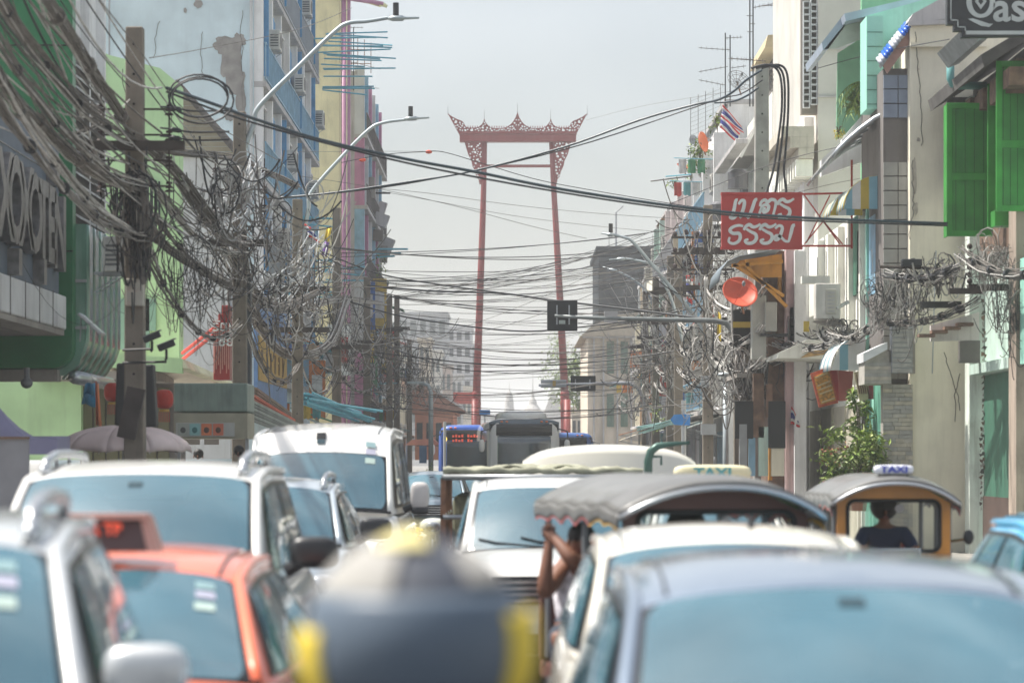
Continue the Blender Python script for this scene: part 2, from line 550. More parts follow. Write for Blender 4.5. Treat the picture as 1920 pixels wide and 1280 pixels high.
    for (ua, ub, va, vb, nu, nv) in ((-.955, -.895, v0 - .03, v1 + .012, 2, 10), (.895, .955, v0 - .03, v1 + .012, 2, 10), (-.9, .9, v0 - .03, v0 + .035, 14, 2), (-.9, .9, v1 - .03, v1 + .012, 14, 2)): m.surf(wsx(.004), nu, nv, ua, ub, va, vb)
    m.build('windscreen_border', frit, t, smooth=True)
    for sx_ in (-.36, .36):
        MB().ell((sx_, yr + .30, zb + .10), .23, .10, .36, 14, 10, .6).build('seat', seatm, t, smooth=True)
        MB().ell((sx_, yr + .32, min(Hh - .22, zb + .46)), .12, .06, .09, 12, 8, .7).build('headrest', seatm, t, smooth=True)
    MB().box(-wr * .92, wr * .92, yr + 1.0, yr + 1.1, zb - .1, Hh - .24).build('dark_cabin_panel', seatm, t, bevel=.04)  # upright dark panel added to keep the cabin behind the seats dark
    MB().ell((0, yc + .42, zc - .02), wb * .92, .30, .07, 18, 8, .7).build('dashboard', seatm, t, smooth=True)
    MB().tube([Vector((-.36 + .18 * math.cos(a), yc + .66 - .07 * math.sin(a), zc + .06 + .15 * math.sin(a))) for a in [2 * PI * k / 18 for k in range(19)]], .016, 6).build('steering_wheel', frit, t, smooth=True)
    # rounded corners: clamp u by v near the ends
    def wsr(u, v):
        e = min(v - v0, v1 - v) / .10
        k = 1 - .055 * (1 - min(1, e)) ** 2
        return WS(u * k, v) + nrm * .009
    MB().surf(wsr, 16, 16, -.925, .925, v0, v1).build('windscreen', wglass, t, smooth=True)
    MB().surf(lambda u, v: RG(u, v) + Vector((0, .6, .7)) * .007, 8, 6, -.9, .9, .08, .92).build('rear_window', glass, t, smooth=True)
    for s in (1, -1):
        def sf(a, b, o): q = SD_(a, b); return Vector((s * (q.x + o), q.y, q.z + o * .3))
        MB().surf(lambda a, b: sf(a, b, .006), 14, 6, .045, .93, .1, .93).build('window_surround', frit, t, smooth=True)
        for a0, a1 in ((.07, .42), (.47, .76), (.79, .9)):
            MB().surf(lambda a, b: sf(a, b, .012), 6, 5, a0, a1, .15, .9).build('side_window', glass, t, smooth=True)
        # A pillar, roof edge
        pts = [WS(s * .985, k / 6) + Vector((0, .012, -.004)) for k in range(7)] + [RF(s * .985, k / 8) + Vector((0, 0, -.012)) for k in range(1, 9)]
        MB().tube(pts, .034, 10).build('pillar', p, t, smooth=True)
        if rails:
            q = [RF(s * .86, wv) for wv in (.06, .1, .3, .6, .9, .95)]
            z_ = [0, .065, .075, .075, .065, 0]
            MB().tube([a + Vector((0, 0, b)) for a, b in zip(q, z_)], [.022, .03, .03, .03, .03, .02], 8).build('roof_rail', silverp, t, smooth=True)
            MB().ell(q[0] + Vector((0, .06, .02)), .04, .12, .05).build('rail_foot', silverp, t, smooth=True)
    # mirrors
    for s, on in ((1, mirs[0]), (-1, mirs[1])):
        if not on: continue
        big = 1.0 if kind == 'sedan' else 1.18 if kind == 'suv' else 1.1
        big *= msc
        c = Vector((s * (hw + moff), yc + .42, zb + .10 + (.06 if kind != 'sedan' else 0)))
        m = MB()
        if kind == 'van': m.ell(c + Vector((0, 0, .05)), .105, .07, .15, 16, 10, .6)
        else: m.ell(c, .125 * big, .075, .082 * big, 18, 12, .62)
        m.build('mirror', mir, t, smooth=True)
        MB().tube([c + Vector((-s * .05, .02, -.05)), c + Vector((-s * .17, .05, -.11))], [.035, .045], 8).build('mirror_arm', blackp, t)
        if kind == 'van': MB().ell(c + Vector((0, -.002, -.11)), .1, .06, .05, 14, 8, .6).build('mirror_base', blackp, t, smooth=True)
    # lamps, grille, bumper, plate, wheels
    zl = st[2][2] - .16
    for s in (1, -1):
        def hl(u, v): return Vector((s * lerp(hw * .48, hw * .955, u), .10 + .50 * u ** 1.8 - .03, zl - .04 + lerp(-.07, .09 + .06 * u, v)))
        m = MB()
        if kind == 'van': m.ell((s * hw * .80, .22, .84), .14, .16, .17, 14, 10, .7)
        else: m.ell((s * hw * .76, .18, zl), .17, .15, .085, 14, 8, .7)
        m.build('headlight', lampg, t, smooth=True)
        MB().ell((s * hw * .74, .1, .42), .1, .08, .06).build('fog_lamp', lampg, t, smooth=True)
    m = MB()
    for k in range(4): m.box(-hw * .5, hw * .5, -.035, .05, zl - .1 + k * .05, zl - .1 + k * .05 + .025)
    m.build('grille', chrome if kind != 'van' else blackp, t)
    MB().box(-hw * .55, hw * .55, -.02, .06, zl - .12, zl + .11).build('grille_backing', blackp, t)
    MB().ell((0, .1, .36), hw * .8, .16, .09, 20, 8, .5).build('lower_intake', blackp, t, smooth=True)
    MB().box(-.21, .21, -.055, -.03, .44, .56).build('plate', platem, t)
    for y in (.85, L - .95):
        for s in (1, -1):
            x = s * (hw - .1)
            w_ = MB().tube([(x - .11, y, .32), (x - .1, y, .32), (x + .1, y, .32), (x + .11, y, .32)], [.28, .32, .32, .28], 24).build('wheel', rubber, t, smooth=False)
            MB().tube([(x + s * .10, y, .32), (x + s * .122, y, .32)], [.21, .19], 20).build('rim', rimm, w_)
    if stick:
        for k, (u, v) in enumerate(((.73, .82), (.73, .72), (.72, .60))):
            MB().surf(lambda a, b: wsx(.014)(a, b), 2, 2, u - .07, u + .07, v - .035, v + .035).build('windscreen_sticker', stk[k], t)
        MB().surf(lambda a, b: wsx(.013)(a, b), 2, 2, -.07, .07, .86, .955).build('mirror_mount', frit, t)
    MB().surf(lambda a, b: wsx(.0125)(a, b), 3, 2, -.06, .06, .80, .86).build('rear_view_mirror', mk('interior_dark', (.03, .06, .075), rough=.2), t)
    if ant:
        q = RF(ant[0], ant[1])
        MB().prism([q + Vector((-.02, 0, -.01)), q + Vector((.02, 0, -.01)), q + Vector((.004, .06, .075)), q + Vector((-.004, .06, .075))], (0, .07, -.02)).build('roof_aerial', blackp, t)
    t['_roof'] = 1
    for s in (1, -1):   # roof ditch seams, wipers
        MB().tube([RF(s * .84, k / 10) + Vector((0, 0, .003)) for k in range(11)], .007, 5).build('roof_seam', frit, t)
    for x0 in (-.1, .38):
        MB().tube([WS((x0 + .0) * 1.1, .03) + nrm * .02, WS(x0 - .55, .10) + nrm * .022, WS(x0 - .75, .16) + nrm * .02], .009, 5).build('wiper', frit, t)
    MB().tube([Vector((u * wb, yc - .05 + bow * u * u, zc + .02 - .03 * u * u)) for u in [k / 6 - 1 for k in range(13)]], .018, 6).build('cowl_seal', frit, t)
    place(t, X0 + yr * math.sin(yaw), D - yr * math.cos(yaw), 0, yaw)
    del t['_roof']
    return t

SEDAN = dict(L=4.6, W=1.76, Hh=1.47)
car('silver_sedan', 'large silver blue sedan, nearest car, lower right corner beside the cream car', 'car', silver, 9.3, 1.09, W=1.9, Hh=1.54, wr=.69, crown=.062, yc=.95, yr=1.85, stick=False, wsv=(.04, .93))
car('cream_sedan', 'creamy white sedan with a small dark fin aerial, directly behind the silver blue sedan', 'car', cream, 14.3, 1.12, W=1.84, Hh=1.525, wr=.66, crown=.06, yc=.95, yr=1.85, ant=(.18, .25), stick=False, mirs=(1, 0))
t = car('orange_taxi', 'orange taxi sedan with a dark lit roof sign and stickers on its windscreen', 'taxi', orange, 12.7, -1.79, Hh=1.455, wr=.56)
_p = t.location.copy(); t.location = (0, 0, 0)
sx, sy, sz = -.13, 1.98, 1.45
m = MB()
m.prism([(sx - .32, sy - .05, sz), (sx + .32, sy - .05, sz), (sx + .27, sy - .02, sz + .145), (sx - .27, sy - .02, sz + .145)], (0, .16, 0))
tm = m.build('sign_case', mk('sign_case', (.09, .05, .05), rough=.4), t, bevel=.01)
led = mk('led_red', (.9, .12, .06), emit=.12, var=0)
m = MB(); m.prism([(sx - .34, sy - .06, sz + .145), (sx + .28, sy - .06, sz + .145), (sx + .28, sy - .06, sz + .17), (sx - .34, sy - .06, sz + .17)], (0, .18, 0))
m.prism([(sx + .29, sy - .058, sz), (sx + .345, sy - .058, sz), (sx + .29, sy - .03, sz + .16), (sx + .25, sy - .03, sz + .16)], (0, .17, 0))
m.build('sign_frame', mk('sign_frame', (.55, .3, .25), rough=.4), t)
text('led_lettering', 'TAXI  MR TP', .07, (sx - .02, sy - .068, sz + .10), FRONT, led, t, depth=.004, bold=.004)
t.location = _p
car('white_suv', 'tall white sport utility vehicle with silver roof rails and black mirrors, behind the orange taxi', 'suv', pearl, 17.3, -2.27, kind='suv', L=4.8, W=1.9, Hh=1.86, yc=1.2, yr=1.95, yrr=4.0, yre=4.6, zc=1.18, zb=1.15, wr=.71, crown=.03, rails=True, mir=blackp, stick=False, bow=.14)
car('silver_suv', 'silver sport utility vehicle cut by the frame edge, pale mirror beside the orange taxi', 'suv', silver2, 8.6, -2.02, yaw=R(5), moff=.0, msc=.85, kind='suv', L=4.4, W=1.84, Hh=1.70, yc=1.05, yr=1.8, yrr=3.6, yre=4.25, zc=1.1, zb=1.08, wr=.63, crown=.03, rails=True, mir=silver2, stick=True, bow=.14)
car('grey_suv', 'pale blue grey sport utility vehicle squeezed between the tall white one and the van', 'suv', greyp2 if False else paint('pale_grey_paint', (.42, .48, .53), metal=.3), 26.2, -2.3, kind='suv', L=4.6, W=1.84, Hh=1.7, yc=1.2, yr=1.95, yrr=3.8, yre=4.4, zc=1.1, zb=1.08, wr=.64, rails=True, mir=blackp, stick=False)
car('white_van', 'high roofed white passenger van with grey side graphics and stickers on its windscreen', 'van', pearl, 31.4, -2.10, kind='van', L=5.3, W=1.9, Hh=2.29, yc=.5, yr=1.15, yrr=5.0, yre=5.2, zc=1.30, zb=1.26, wr=.74, bow=.1, crown=.05, mir=mk('mirror_mauve', (.5, .47, .46), rough=.3), wsv=(.05, .68))
car('white_pickup', 'white pickup style car with plain blue windscreen, in front of the truck with the tarpaulin', 'car', pearl, 25.4, .36, kind='suv', L=4.9, W=1.88, Hh=1.70, yc=1.35, yr=2.1, yrr=3.6, yre=4.0, zc=1.07, zb=1.06, wr=.70, crown=.02, stick=False, mirs=(0, 0))
car('blue_car', 'bright sky blue car at the right kerb, partly cut by the frame edge', 'car', bluep, 16.5, 3.62, W=1.75, Hh=1.56, wr=.55, stick=False, mirs=(1, 0))
t = car('cream_taxi', 'cream and yellow taxi with a cream lettered roof sign, just behind the grey tuk tuk', 'taxi', cream, 30.3, 2.15, L=4.3, Hh=1.62, W=1.76, stick=False)
_p = t.location.copy(); t.location = (0, 0, 0)
MB().ell((0, 2.15, 1.72), .42, .1, .09, 20, 8, .5).build('roof_sign', mk('sign_cream', (.75, .68, .45), rough=.4), t, smooth=True)
text('sign_lettering', 'TAXI', .14, (0, 2.045, 1.72), FRONT, mk('teal_print', (.1, .35, .38), rough=.5), t, depth=.01, bold=.005, sx=1.3)
t.location = _p
# far queue
far = [('blue grey hatchback beside the white van, first of the far queue', greyp2, 62, -1.75, 'suv'), ('dark blue car on the dark side of the far queue, before the bus', darkb, 78, -1.45, 'sedan'),
       ('small grey car nearly hidden behind the hatchback', greyp2, 75, -3.1, 'sedan'), ('silver car waiting below the blue city bus', silver2, 92, -3.6, 'sedan'), ('white car far down the queue beyond the truck', pearl, 84, 2.2, 'suv')]
for lb, pp, D_, X_, kd in far:
    kw = dict(kind='suv', L=4.4, W=1.8, Hh=1.62, yc=1.1, yr=1.85, yrr=3.6, yre=4.2, zc=1.05, zb=1.03, wr=.62) if kd == 'suv' else {}
    car('queued_car', lb, 'car', pp, D_, X_, stick=False, group='cars queueing far down the street', **kw)

# ---- buses
def bus(name, label, D, X0, W, Hh, front, gl, roofpod=None, sign=None, pcol=None, yaw=0):
    t = thing(name, label, 'bus')
    hw = W / 2
    rows = []
    for y, k, dz in ((0, .90, .12), (.08, .97, .04), (.35, 1, 0), (9.8, 1, 0), (10, .98, .03)):
        sec = []
        for i in range(24):
            a = 2 * PI * i / 24
            sec.append((hw * k * math.copysign(abs(math.cos(a)) ** .28, math.cos(a)), y, (Hh - dz + .35) / 2 + (Hh - dz - .35) / 2 * math.copysign(abs(math.sin(a)) ** .28, math.sin(a))))
        rows.append(sec)
    m = MB().grid(rows, closed=True)
    m.f.append(tuple(range(24))); m.m.append(0)
    m.f.append(tuple(range(96, 120))); m.m.append(0)
    m.build('body', front, t, smooth=True)
    def fs(u, v): return Vector((u * hw * .93, -.03 + .10 * u ** 4, lerp(1.05, Hh - .62, v)))
    MB().surf(fs, 10, 6, -1, 1).build('windscreen', gl, t, smooth=True, solid=.02)
    MB().surf(lambda u, v: Vector((u * hw * .93, -.04 + .10 * u ** 4, lerp(Hh - .60, Hh - .2, v))), 10, 3, -1, 1).build('destination_panel', frit, t, smooth=True, solid=.02)
    MB().box(-hw * .8, hw * .8, -.03, .05, .45, .75).build('bumper', blackp, t)
    for s in (-1, 1):
        MB().ell((s * hw * .78, 0, .82), .2, .08, .1).build('headlight', lampg, t, smooth=True)
        for k in range(7):
            MB().box(s * (hw - .01), s * (hw + .015), .9 + k * 1.25, 2.05 + k * 1.25, 1.35, Hh - .75).build('side_window', gl, t)
        MB().tube([(s * hw * .9, .1, Hh - .35), (s * (hw + .22), -.2, Hh - .45), (s * (hw + .25), -.22, Hh - .75)], .025, 6).build('mirror_arm', blackp, t)
        MB().ell((s * (hw + .22), -.2, Hh - .95), .1, .08, .22, 10, 8, .7).build('mirror', pearl, t, smooth=True)
        for y in (2, 7.5):
            w_ = MB().tube([(s * (hw - .3), y, .5), (s * (hw + .01), y, .5)], .5, 20).build('wheel', rubber, t)
        for q in (.62, .48):
            MB().ell((s * hw * q + .0, -.04 + .02, Hh - .12), .05, .04, .03).build('marker_lamp', mk('amber_lamp', (.8, .2, .04), rough=.3), t)
    if roofpod: MB().ell((0, 2.2, Hh + .02), hw * .72, 1.6, .26, 20, 8, .55).build('air_conditioner_pod', roofpod, t, smooth=True)
    if sign:
        for (bd, x, z, sz, mt) in sign: text('led_lettering', bd, sz, (x, -.065, z), FRONT, mt, t, depth=.01, bold=.006)
    if sign:
        for j in range(2):
            for k in range(9 - j * 2):
                if k != 4: MB().box(-.72 + k * .115, -.64 + k * .115, -.07, -.045, 2.72 - j * .17, 2.80 - j * .17 + .03 * (k % 2)).build('led_character', led, t)
    if pcol: MB().box(-hw * .97, hw * .97, -.012, .2, Hh - .22, Hh - .02).build('front_band', pcol, t, bevel=.03)
    if roofpod: MB().surf(lambda u, v: Vector((u * hw * .965, -.025 + .12 * u ** 4, lerp(.8, Hh - .04 - .10 * u ** 6, v))), 12, 8, -1, 1).build('front_mask', mk('coach_grey', (.10, .14, .18), rough=.3, coat=.6), t, smooth=True, solid=.02)
    place(t, X0, D, 0, yaw)
    return t
bgl = mk('bus_glass', (.02, .035, .045), rough=.05, var=.4, scale=.7, ior=1.7)
bus('city_bus', 'blue city bus with red and yellow display, beside the white coach', 108, -1.55, 2.5, 3.2, mk('bus_blue', (.03, .10, .42), rough=.35, coat=.5), bgl,
    sign=(('0', -.98, 2.64, .26, mk('led_yellow', (1, .6, .1), emit=1.2, var=0)), ('5', .62, 2.66, .42, led)))
bus('white_coach', 'white touring coach with rounded roof pod and big dark windscreen, mid street', 98, .42, 2.5, 3.3, pearl, mk('coach_glass', (.035, .065, .085), rough=.04, var=.2, ior=2.), roofpod=pearl, yaw=R(3))
bus('blue_bus', 'plain blue bus peeking out behind the white coach', 118, 2.1, 2.6, 3.0, mk('bus_blue_pale', (.05, .13, .38), rough=.4, coat=.3), bgl)

# ---- truck with cargo frame, tarpaulin and pale cab roof
t = thing('cargo_truck', 'truck with steel cargo frame, rolled tarpaulin and green snorkel pipe behind the white pickup', 'truck')
tarp = mk('tarpaulin', (.32, .32, .24), rough=.9, var=.3, scale=4, bump=.4, bscale=8)
x0, x1 = -.80, 1.52
steel = mk('galvanised_steel', (.42, .44, .46), rough=.4, metal=.6, dirt=.3)
rust = mk('rusty_steel', (.25, .12, .07), rough=.8, var=.4, scale=9)
m = MB()
m.tube([(x0, 0, 1.66), (x1, 0, 1.66)], .035, 8)
m.build('top_rail', steel, t, smooth=True)
for y in (0, 1.2, 2.4, 3.6):
    for x in (x0, x1):
        MB().box(x - .03, x + .03, y, y + .06, .7, 1.65).build('post', rust if x == x0 else steel, t)
for z in (.75, 1.2): MB().tube([(x0, 0, z), (x1, 0, z)], .028, 8).build('cross_rail', steel, t)
for x in (x0, x1):
    for z in (.75, 1.2, 1.66): MB().tube([(x, 0, z), (x, 3.6, z)], .028, 8).build('side_rail', steel, t)
m = MB()
m.surf(lambda u, v: Vector((lerp(x0, x1, u), lerp(.1, 3.7, v), 1.70 + .05 * math.sin(u * 23 + 3 * math.sin(v * 5)) * math.sin(v * 9 + 1) + .06 * math.sin(u * PI))), 50, 20)
m.build('tarpaulin', tarp, t, smooth=True, solid=.02)
rows = []
for k in range(40):
    x = lerp(x0, x1, k / 39)
    r = .04 + .012 * math.sin(k * 1.9)
    rows.append([(x, .05 + r * math.cos(a), 1.735 + .01 * math.sin(k * .8) + r * math.sin(a)) for a in [2 * PI * i / 8 for i in range(8)]])
MB().grid(rows, closed=True).build('rolled_edge', tarp, t, smooth=True)
MB().box(x0, x1, 0, 3.6, .5, .7).build('cargo_bed', rust, t)
MB().box(x0 + .1, x1 - .1, .5, 3.5, .7, 1.45).build('cargo', mk('olive_sacks', (.16, .16, .10), rough=.9, var=.4, scale=5, bump=.6, bscale=6), t, bevel=.08)
m = MB()
CX, CW = 1.28, 1.14
m.surf(lambda u, v: Vector((CX + u * CW, 4.1 + v * 1.9 + .3 * u * u * (1 - v), 2.02 + .05 * (1 - (1 - min(1, v * 3)) ** 2) - .10 * u * u - .12 * abs(u) ** 6)), 20, 8, -1, 1)
m.surf(lambda u, v: Vector((CX + u * CW * lerp(1.02, 1, v), 4.0 + .1 * v + .3 * u * u, lerp(1.62, 2.02, v) - (.10 * u * u + .12 * abs(u) ** 6) * v)), 20, 5, -1, 1)
for s in (-1, 1): m.surf(lambda u, v: Vector((CX + s * CW * (1.02 - .02 * v), 4.3 + u * 1.7, lerp(1.5, 1.8, v))), 6, 3)
m.build('cab_roof', cream, t, smooth=True)
MB().box(CX - CW, CX + CW, 4.35, 6, .5, 1.62).build('cab', pearl, t, bevel=.1)
gp = mk('green_pipe', (.05, .11, .09), rough=.35, metal=.3)
MB().tube([(1.57, -.2, 1.2), (1.57, -.2, 1.85), (1.60, -.2, 1.96), (1.68, -.2, 2.02), (1.8, -.2, 2.04), (2.05, -.2, 2.06)], [.05, .05, .05, .045, .03, .02], 10).build('snorkel_pipe', gp, t, smooth=True)
MB().tube([(1.6, -.2, 1.9), (1.72, -.2, 1.9), (1.72, -.2, 1.8)], .016, 6).build('pipe_bracket', gp, t)
for y in (.8, 5):
    for s in (-1, 1):
        MB().tube([(.36 + s * .75, y, .42), (.36 + s * 1.0, y, .42)], .42, 20).build('wheel', rubber, t)
place(t, 0, 33)
# ---------------------------------------------------------------- people
skin = mk('skin_brown', (.20, .085, .05), rough=.55, var=.1, scale=9)
hairm = mk('black_hair', (.012, .01, .01), rough=.6, bump=.4)
shirtw = mk('white_patterned_shirt', (.74, .71, .76), rough=.8, var=.35, scale=22)
bluew = mk('dark_blue_cloth', (.03, .045, .10), rough=.85, bump=.2)
denim = mk('dark_trousers', (.04, .05, .07), rough=.9, bump=.2)
def skel(name, verts, edges, mat, parent, root=0, sub=2):
    me = bpy.data.meshes.new(name)
    me.from_pydata([v[:3] for v in verts], edges, [])
    o = bpy.data.objects.new(name, me)
    col.objects.link(o)
    o.parent = parent
    bm = bmesh.new(); bm.from_mesh(me)
    ly = bm.verts.layers.skin.verify()
    bm.verts.ensure_lookup_table()
    for i, v in enumerate(verts):
        bm.verts[i][ly].radius = (v[3], v[4] if len(v) > 4 else v[3])
        bm.verts[i][ly].use_root = (i == root)
    bm.to_mesh(me); bm.free()
    o.modifiers.new('skin', 'SKIN').use_smooth_shade = True
    md = o.modifiers.new('sub', 'SUBSURF'); md.levels = md.render_levels = sub
    # keep the finished surface as plain geometry
    C.view_layer.update()
    dg = C.evaluated_depsgraph_get()
    m2 = bpy.data.meshes.new_from_object(o.evaluated_get(dg))
    o.modifiers.clear()
    m2.materials.clear(); m2.materials.append(mat)
    for p in m2.polygons: p.use_smooth = True
    o.data = m2
    return o
def body(parent, hip, chest, neck, head, armL, armR, legL, legR, k=1.):
    """armX: shoulder, elbow, wrist; legX: hip joint, knee, ankle, toe; local coordinates"""
    V = []; E = []
    def v(p, r, r2=None): V.append((*p, r, r2 or r)); return len(V) - 1
    a = v(hip, .15, .11); b = v([lerp(hip[i], chest[i], .5) for i in range(3)], .14, .10); c = v(chest, .16, .11); d = v(neck, .055)
    e = v([lerp(neck[i], head[i], .45) for i in range(3)], .055); f = v(head, .085); g = v((head[0], head[1], head[2] + .09), .06)
    E += [(a, b), (b, c), (c, d), (d, e), (e, f), (f, g)]
    for arm in (armL, armR):
        s_ = v(arm[0], .064 * k); el = v(arm[1], .046 * k); w_ = v(arm[2], .029 * k, .024 * k)
        mid = v([lerp(arm[1][i], arm[2][i], .3) for i in range(3)], .048 * k)
        dr = (Vector(arm[2]) - Vector(arm[1])).normalized()
        pm = v(Vector(arm[2]) + dr * .07, .036, .022)
        E += [(c, s_), (s_, el), (el, mid), (mid, w_), (w_, pm)]
        sd = dr.cross(Vector((0, 1, 0))).normalized()
        for q, L_ in zip((-1.5, -.5, .5, 1.5), (.065, .08, .075, .06)):
            p0 = Vector(arm[2]) + dr * .09 + sd * .018 * q
            i0 = v(p0, .0095); i1 = v(p0 + dr * L_ * .5 + Vector((0, -.01, 0)), .0085); i2 = v(p0 + dr * L_ * .6 + Vector((.0, -.038, 0)), .007)
            E += [(pm, i0), (i0, i1), (i1, i2)]
        t0 = v(Vector(arm[2]) + dr * .045 + sd * .035, .011); t1 = v(Vector(arm[2]) + dr * .08 + sd * .05 + Vector((0, -.02, 0)), .009)
        E += [(pm, t0), (t0, t1)]
    for leg in (legL, legR):
        l0 = v(leg[0], .09); l1 = v(leg[1], .06); l2 = v(leg[2], .038); l3 = v(leg[3], .035, .025)
        E += [(a, l0), (l0, l1), (l1, l2), (l2, l3)]
    skel('body', V, E, skin, parent)
    h = Vector(head)
    m = MB()
    m.ell(h + Vector((0, -.1, .0)), .014, .022, .026)
    for s in (-1, 1): m.ell(h + Vector((s * .085, .01, 0)), .012, .022, .032)
    m.build('nose_and_ears', skin, parent, smooth=True)
    for s in (-1, 1): MB().ell(h + Vector((s * .033, -.088, .025)), .014, .008, .008).build('eye', mk('eye_dark', (.02, .015, .01), rough=.2), parent, smooth=True)
    MB().ell(h + Vector((0, -.09, -.045)), .025, .01, .008).build('mouth', mk('lip', (.25, .07, .06)), parent, smooth=True)
def garment(name, pts, edges, mat, parent): return skel(name, pts, edges, mat, parent)
def hair(head, parent, s=1.): MB().ell(Vector(head) + Vector((0, .025, .045)), .098 * s, .105 * s, .095 * s, 16, 10).build('hair', hairm, parent, smooth=True)

# ---------------------------------------------------------------- tuk tuks
vinyl = mk('grey_canopy_vinyl', (.14, .14, .135), rough=.5, var=.2, scale=2.5, dirt=.6, coat=.3)
tyel = mk('tuk_yellow', (.60, .24, .02), rough=.35, var=.15, coat=.5)
pinkt = mk('pink_trim', (.55, .16, .16), rough=.6)
yelt = mk('yellow_trim', (.62, .38, .06), rough=.6)
clear = mk('clear_glass', (.8, .9, .92), rough=.02, trans=1., var=0, ior=1.02, alpha=.35)
tblue = mk('tuk_blue', (.02, .05, .16), rough=.3, coat=.6)
leather = mk('seat_red', (.18, .03, .03), rough=.5)
greenl = mk('green_lining', (.02, .16, .03), rough=.6)
def tuktuk(name, label, D, X0, yaw, bodym, trims, hw=.66, Ht=1.72, taxi=True):
    t = thing(name, label, 'tuk tuk')
    y0, y1 = .45, 2.75
    def rf(u, v, o=0):
        return Vector((u * hw, lerp(y0, y1, v) - .10 * (1 - u * u) * (1 - v), Ht - o - .20 * abs(u) ** 2.3 - .02 * math.sin(v * PI * 5) ** 2 * abs(u) - .05 * max(0, .12 - v) / .12))
    MB().surf(rf, 24, 24, -1, 1).build('canopy', vinyl, t, smooth=True, solid=.02)
    MB().surf(lambda u, v: rf(u, v, .035), 16, 8, -.97, .97, .02, .98).build('canopy_lining', greenl, t, smooth=True)
    for s in (-1, 1):
        m = MB()
        def fl(u, v):
            q = rf(s, u)
            return Vector((s * (hw + .015 * math.sin(PI * v) - .01 * v), q.y, q.z - v * .13 * (1 - .28 * abs(math.sin(u * PI * 6)))))
        m.surf(fl, 48, 4)
        m.build('side_flap', vinyl, t, smooth=True, solid=.01)
        q0 = [fl(k / 48, 1.0) + Vector((s * .006, 0, 0)) for k in range(49)]
        nt = len(trims)
        for i, tr in enumerate(trims):
            a, b = int(48 * i / nt), int(48 * (i + 1) / nt)
            MB().grid([q0[a:b + 1], [p + Vector((0, 0, .035)) for p in q0[a:b + 1]]]).build('scalloped_trim', tr, t, solid=.008)
            for k in range(0): MB().tube([rf(s * (1 - .04 * j), k / 48) + Vector((0, 0, .008)) for j in range(8)], .012, 5).build('trim_seam', tr if i else pinkt, t) if k == a and i else None
    fr = [rf(u / 8, 0, .03) for u in range(-8, 9)]
    MB().tube(fr, .022, 6).build('canopy_rim', silverp, t, smooth=True)
    # posts
    for x in (-hw + .06, hw - .06):
        for y in (.75, 1.55, 2.6):
            MB().tube([(x, y, .45), (x, y, Ht - .2)], .024, 8).build('post', greyp, t)
    # windscreen frame with rounded opening
    zo0, zo1, wx = .98, Ht - .22, hw - .1
    def rr(w_, z0, z1, r, n=5):
        pts = []
        for cx, cz, a0 in ((w_ - r, z1 - r, 0), (-w_ + r, z1 - r, 90), (-w_ + r, z0 + r, 180), (w_ - r, z0 + r, 270)):
            for k in range(n + 1):
                a = R(a0 + 90 * k / n)
                pts.append((cx + r * math.cos(a), cz + r * math.sin(a)))
        return pts
    outer = [(wx + .03, .55), (wx + .03, Ht - .26), (wx * .6, Ht - .13), (0, Ht - .075), (-wx * .6, Ht - .13), (-wx - .03, Ht - .26), (-wx - .03, .55)]
    inner = rr(wx - .07, zo0 + .03, zo1 - .02, .07)
    curve_mesh('windscreen_frame', [outer, inner], bodym, t, .035, frame_m(Vector((0, .62, 0)), *FRONT))
    pts = [(x, .60, z) for x, z in inner + inner[:1]]
    MB().tube(pts, .02, 6).build('window_gasket', rubber, t, smooth=True)
    MB().box(-wx + .07, wx - .07, .618, .624, zo0 + .03, zo1 - .02).build('windscreen', clear, t)
    # nose, mudguard, lamp, wheels
    m = MB()
    m.surf(lambda u, v: Vector((lerp(-1, 1, u) * lerp(wx + .03, .30, v ** 1.5), .58 - .45 * v, lerp(.98, .45, v) - .0)), 10, 8)
    m.surf(lambda u, v: Vector((lerp(-1, 1, u) * .3, .13 + .1 * v, .45 - .12 * v)), 6, 2)
    m.build('nose', bodym, t, smooth=True, solid=.02)
    MB().ell((0, .22, .68), .10, .08, .10).build('headlight', lampg, t, smooth=True)
    MB().box(-.24, .24, .50, .515, .90, 1.04).build('plate_holder', silverp, t)
    MB().box(-.22, .22, .49, .499, .915, 1.025).build('plate', mk('plate_grey', (.3, .33, .32), rough=.4), t)
    MB().tube([(-.06, .25, .25), (.06, .25, .25)], .25, 18).build('front_wheel', rubber, t)
    for s in (-1, 1): MB().tube([(s * .5, 2.3, .25), (s * .62, 2.3, .25)], .25, 18).build('rear_wheel', rubber, t)
    MB().box(-hw + .05, hw - .05, .7, 2.85, .28, .42).build('floor_pan', bodym, t, bevel=.03)
    MB().box(-hw + .02, hw - .02, 2.66, 2.74, .42, 1.0).build('rear_panel', bodym, t, bevel=.02)
    MB().box(-hw + .1, hw - .1, 2.1, 2.6, .42, .68).build('bench_seat', leather, t, bevel=.04)
    MB().box(-hw + .1, hw - .1, 2.55, 2.64, .68, 1.05).build('bench_back', leather, t, bevel=.03)
    MB().box(-.22, .22, 1.15, 1.45, .42, .7).build('driver_seat', leather, t, bevel=.04)
    MB().tube([(-.32, .95, .98), (-.1, .88, 1.0), (.1, .88, 1.0), (.32, .95, .98)], .014, 6).build('handlebar', chrome, t)
    MB().tube([(.05, .60, Ht - .29), (.05, .56, Ht - .31)], [.03, .045], 14).build('spotlight', silverp, t)
    for s in (-1, 1):
        MB().tube([(s * (hw - .05), .7, 1.1), (s * (hw + .08), .62, 1.12)], .012, 5).build('mirror_arm', chrome, t)
        MB().ell((s * (hw + .1), .6, 1.14), .05, .02, .07).build('mirror', blackp, t, smooth=True)
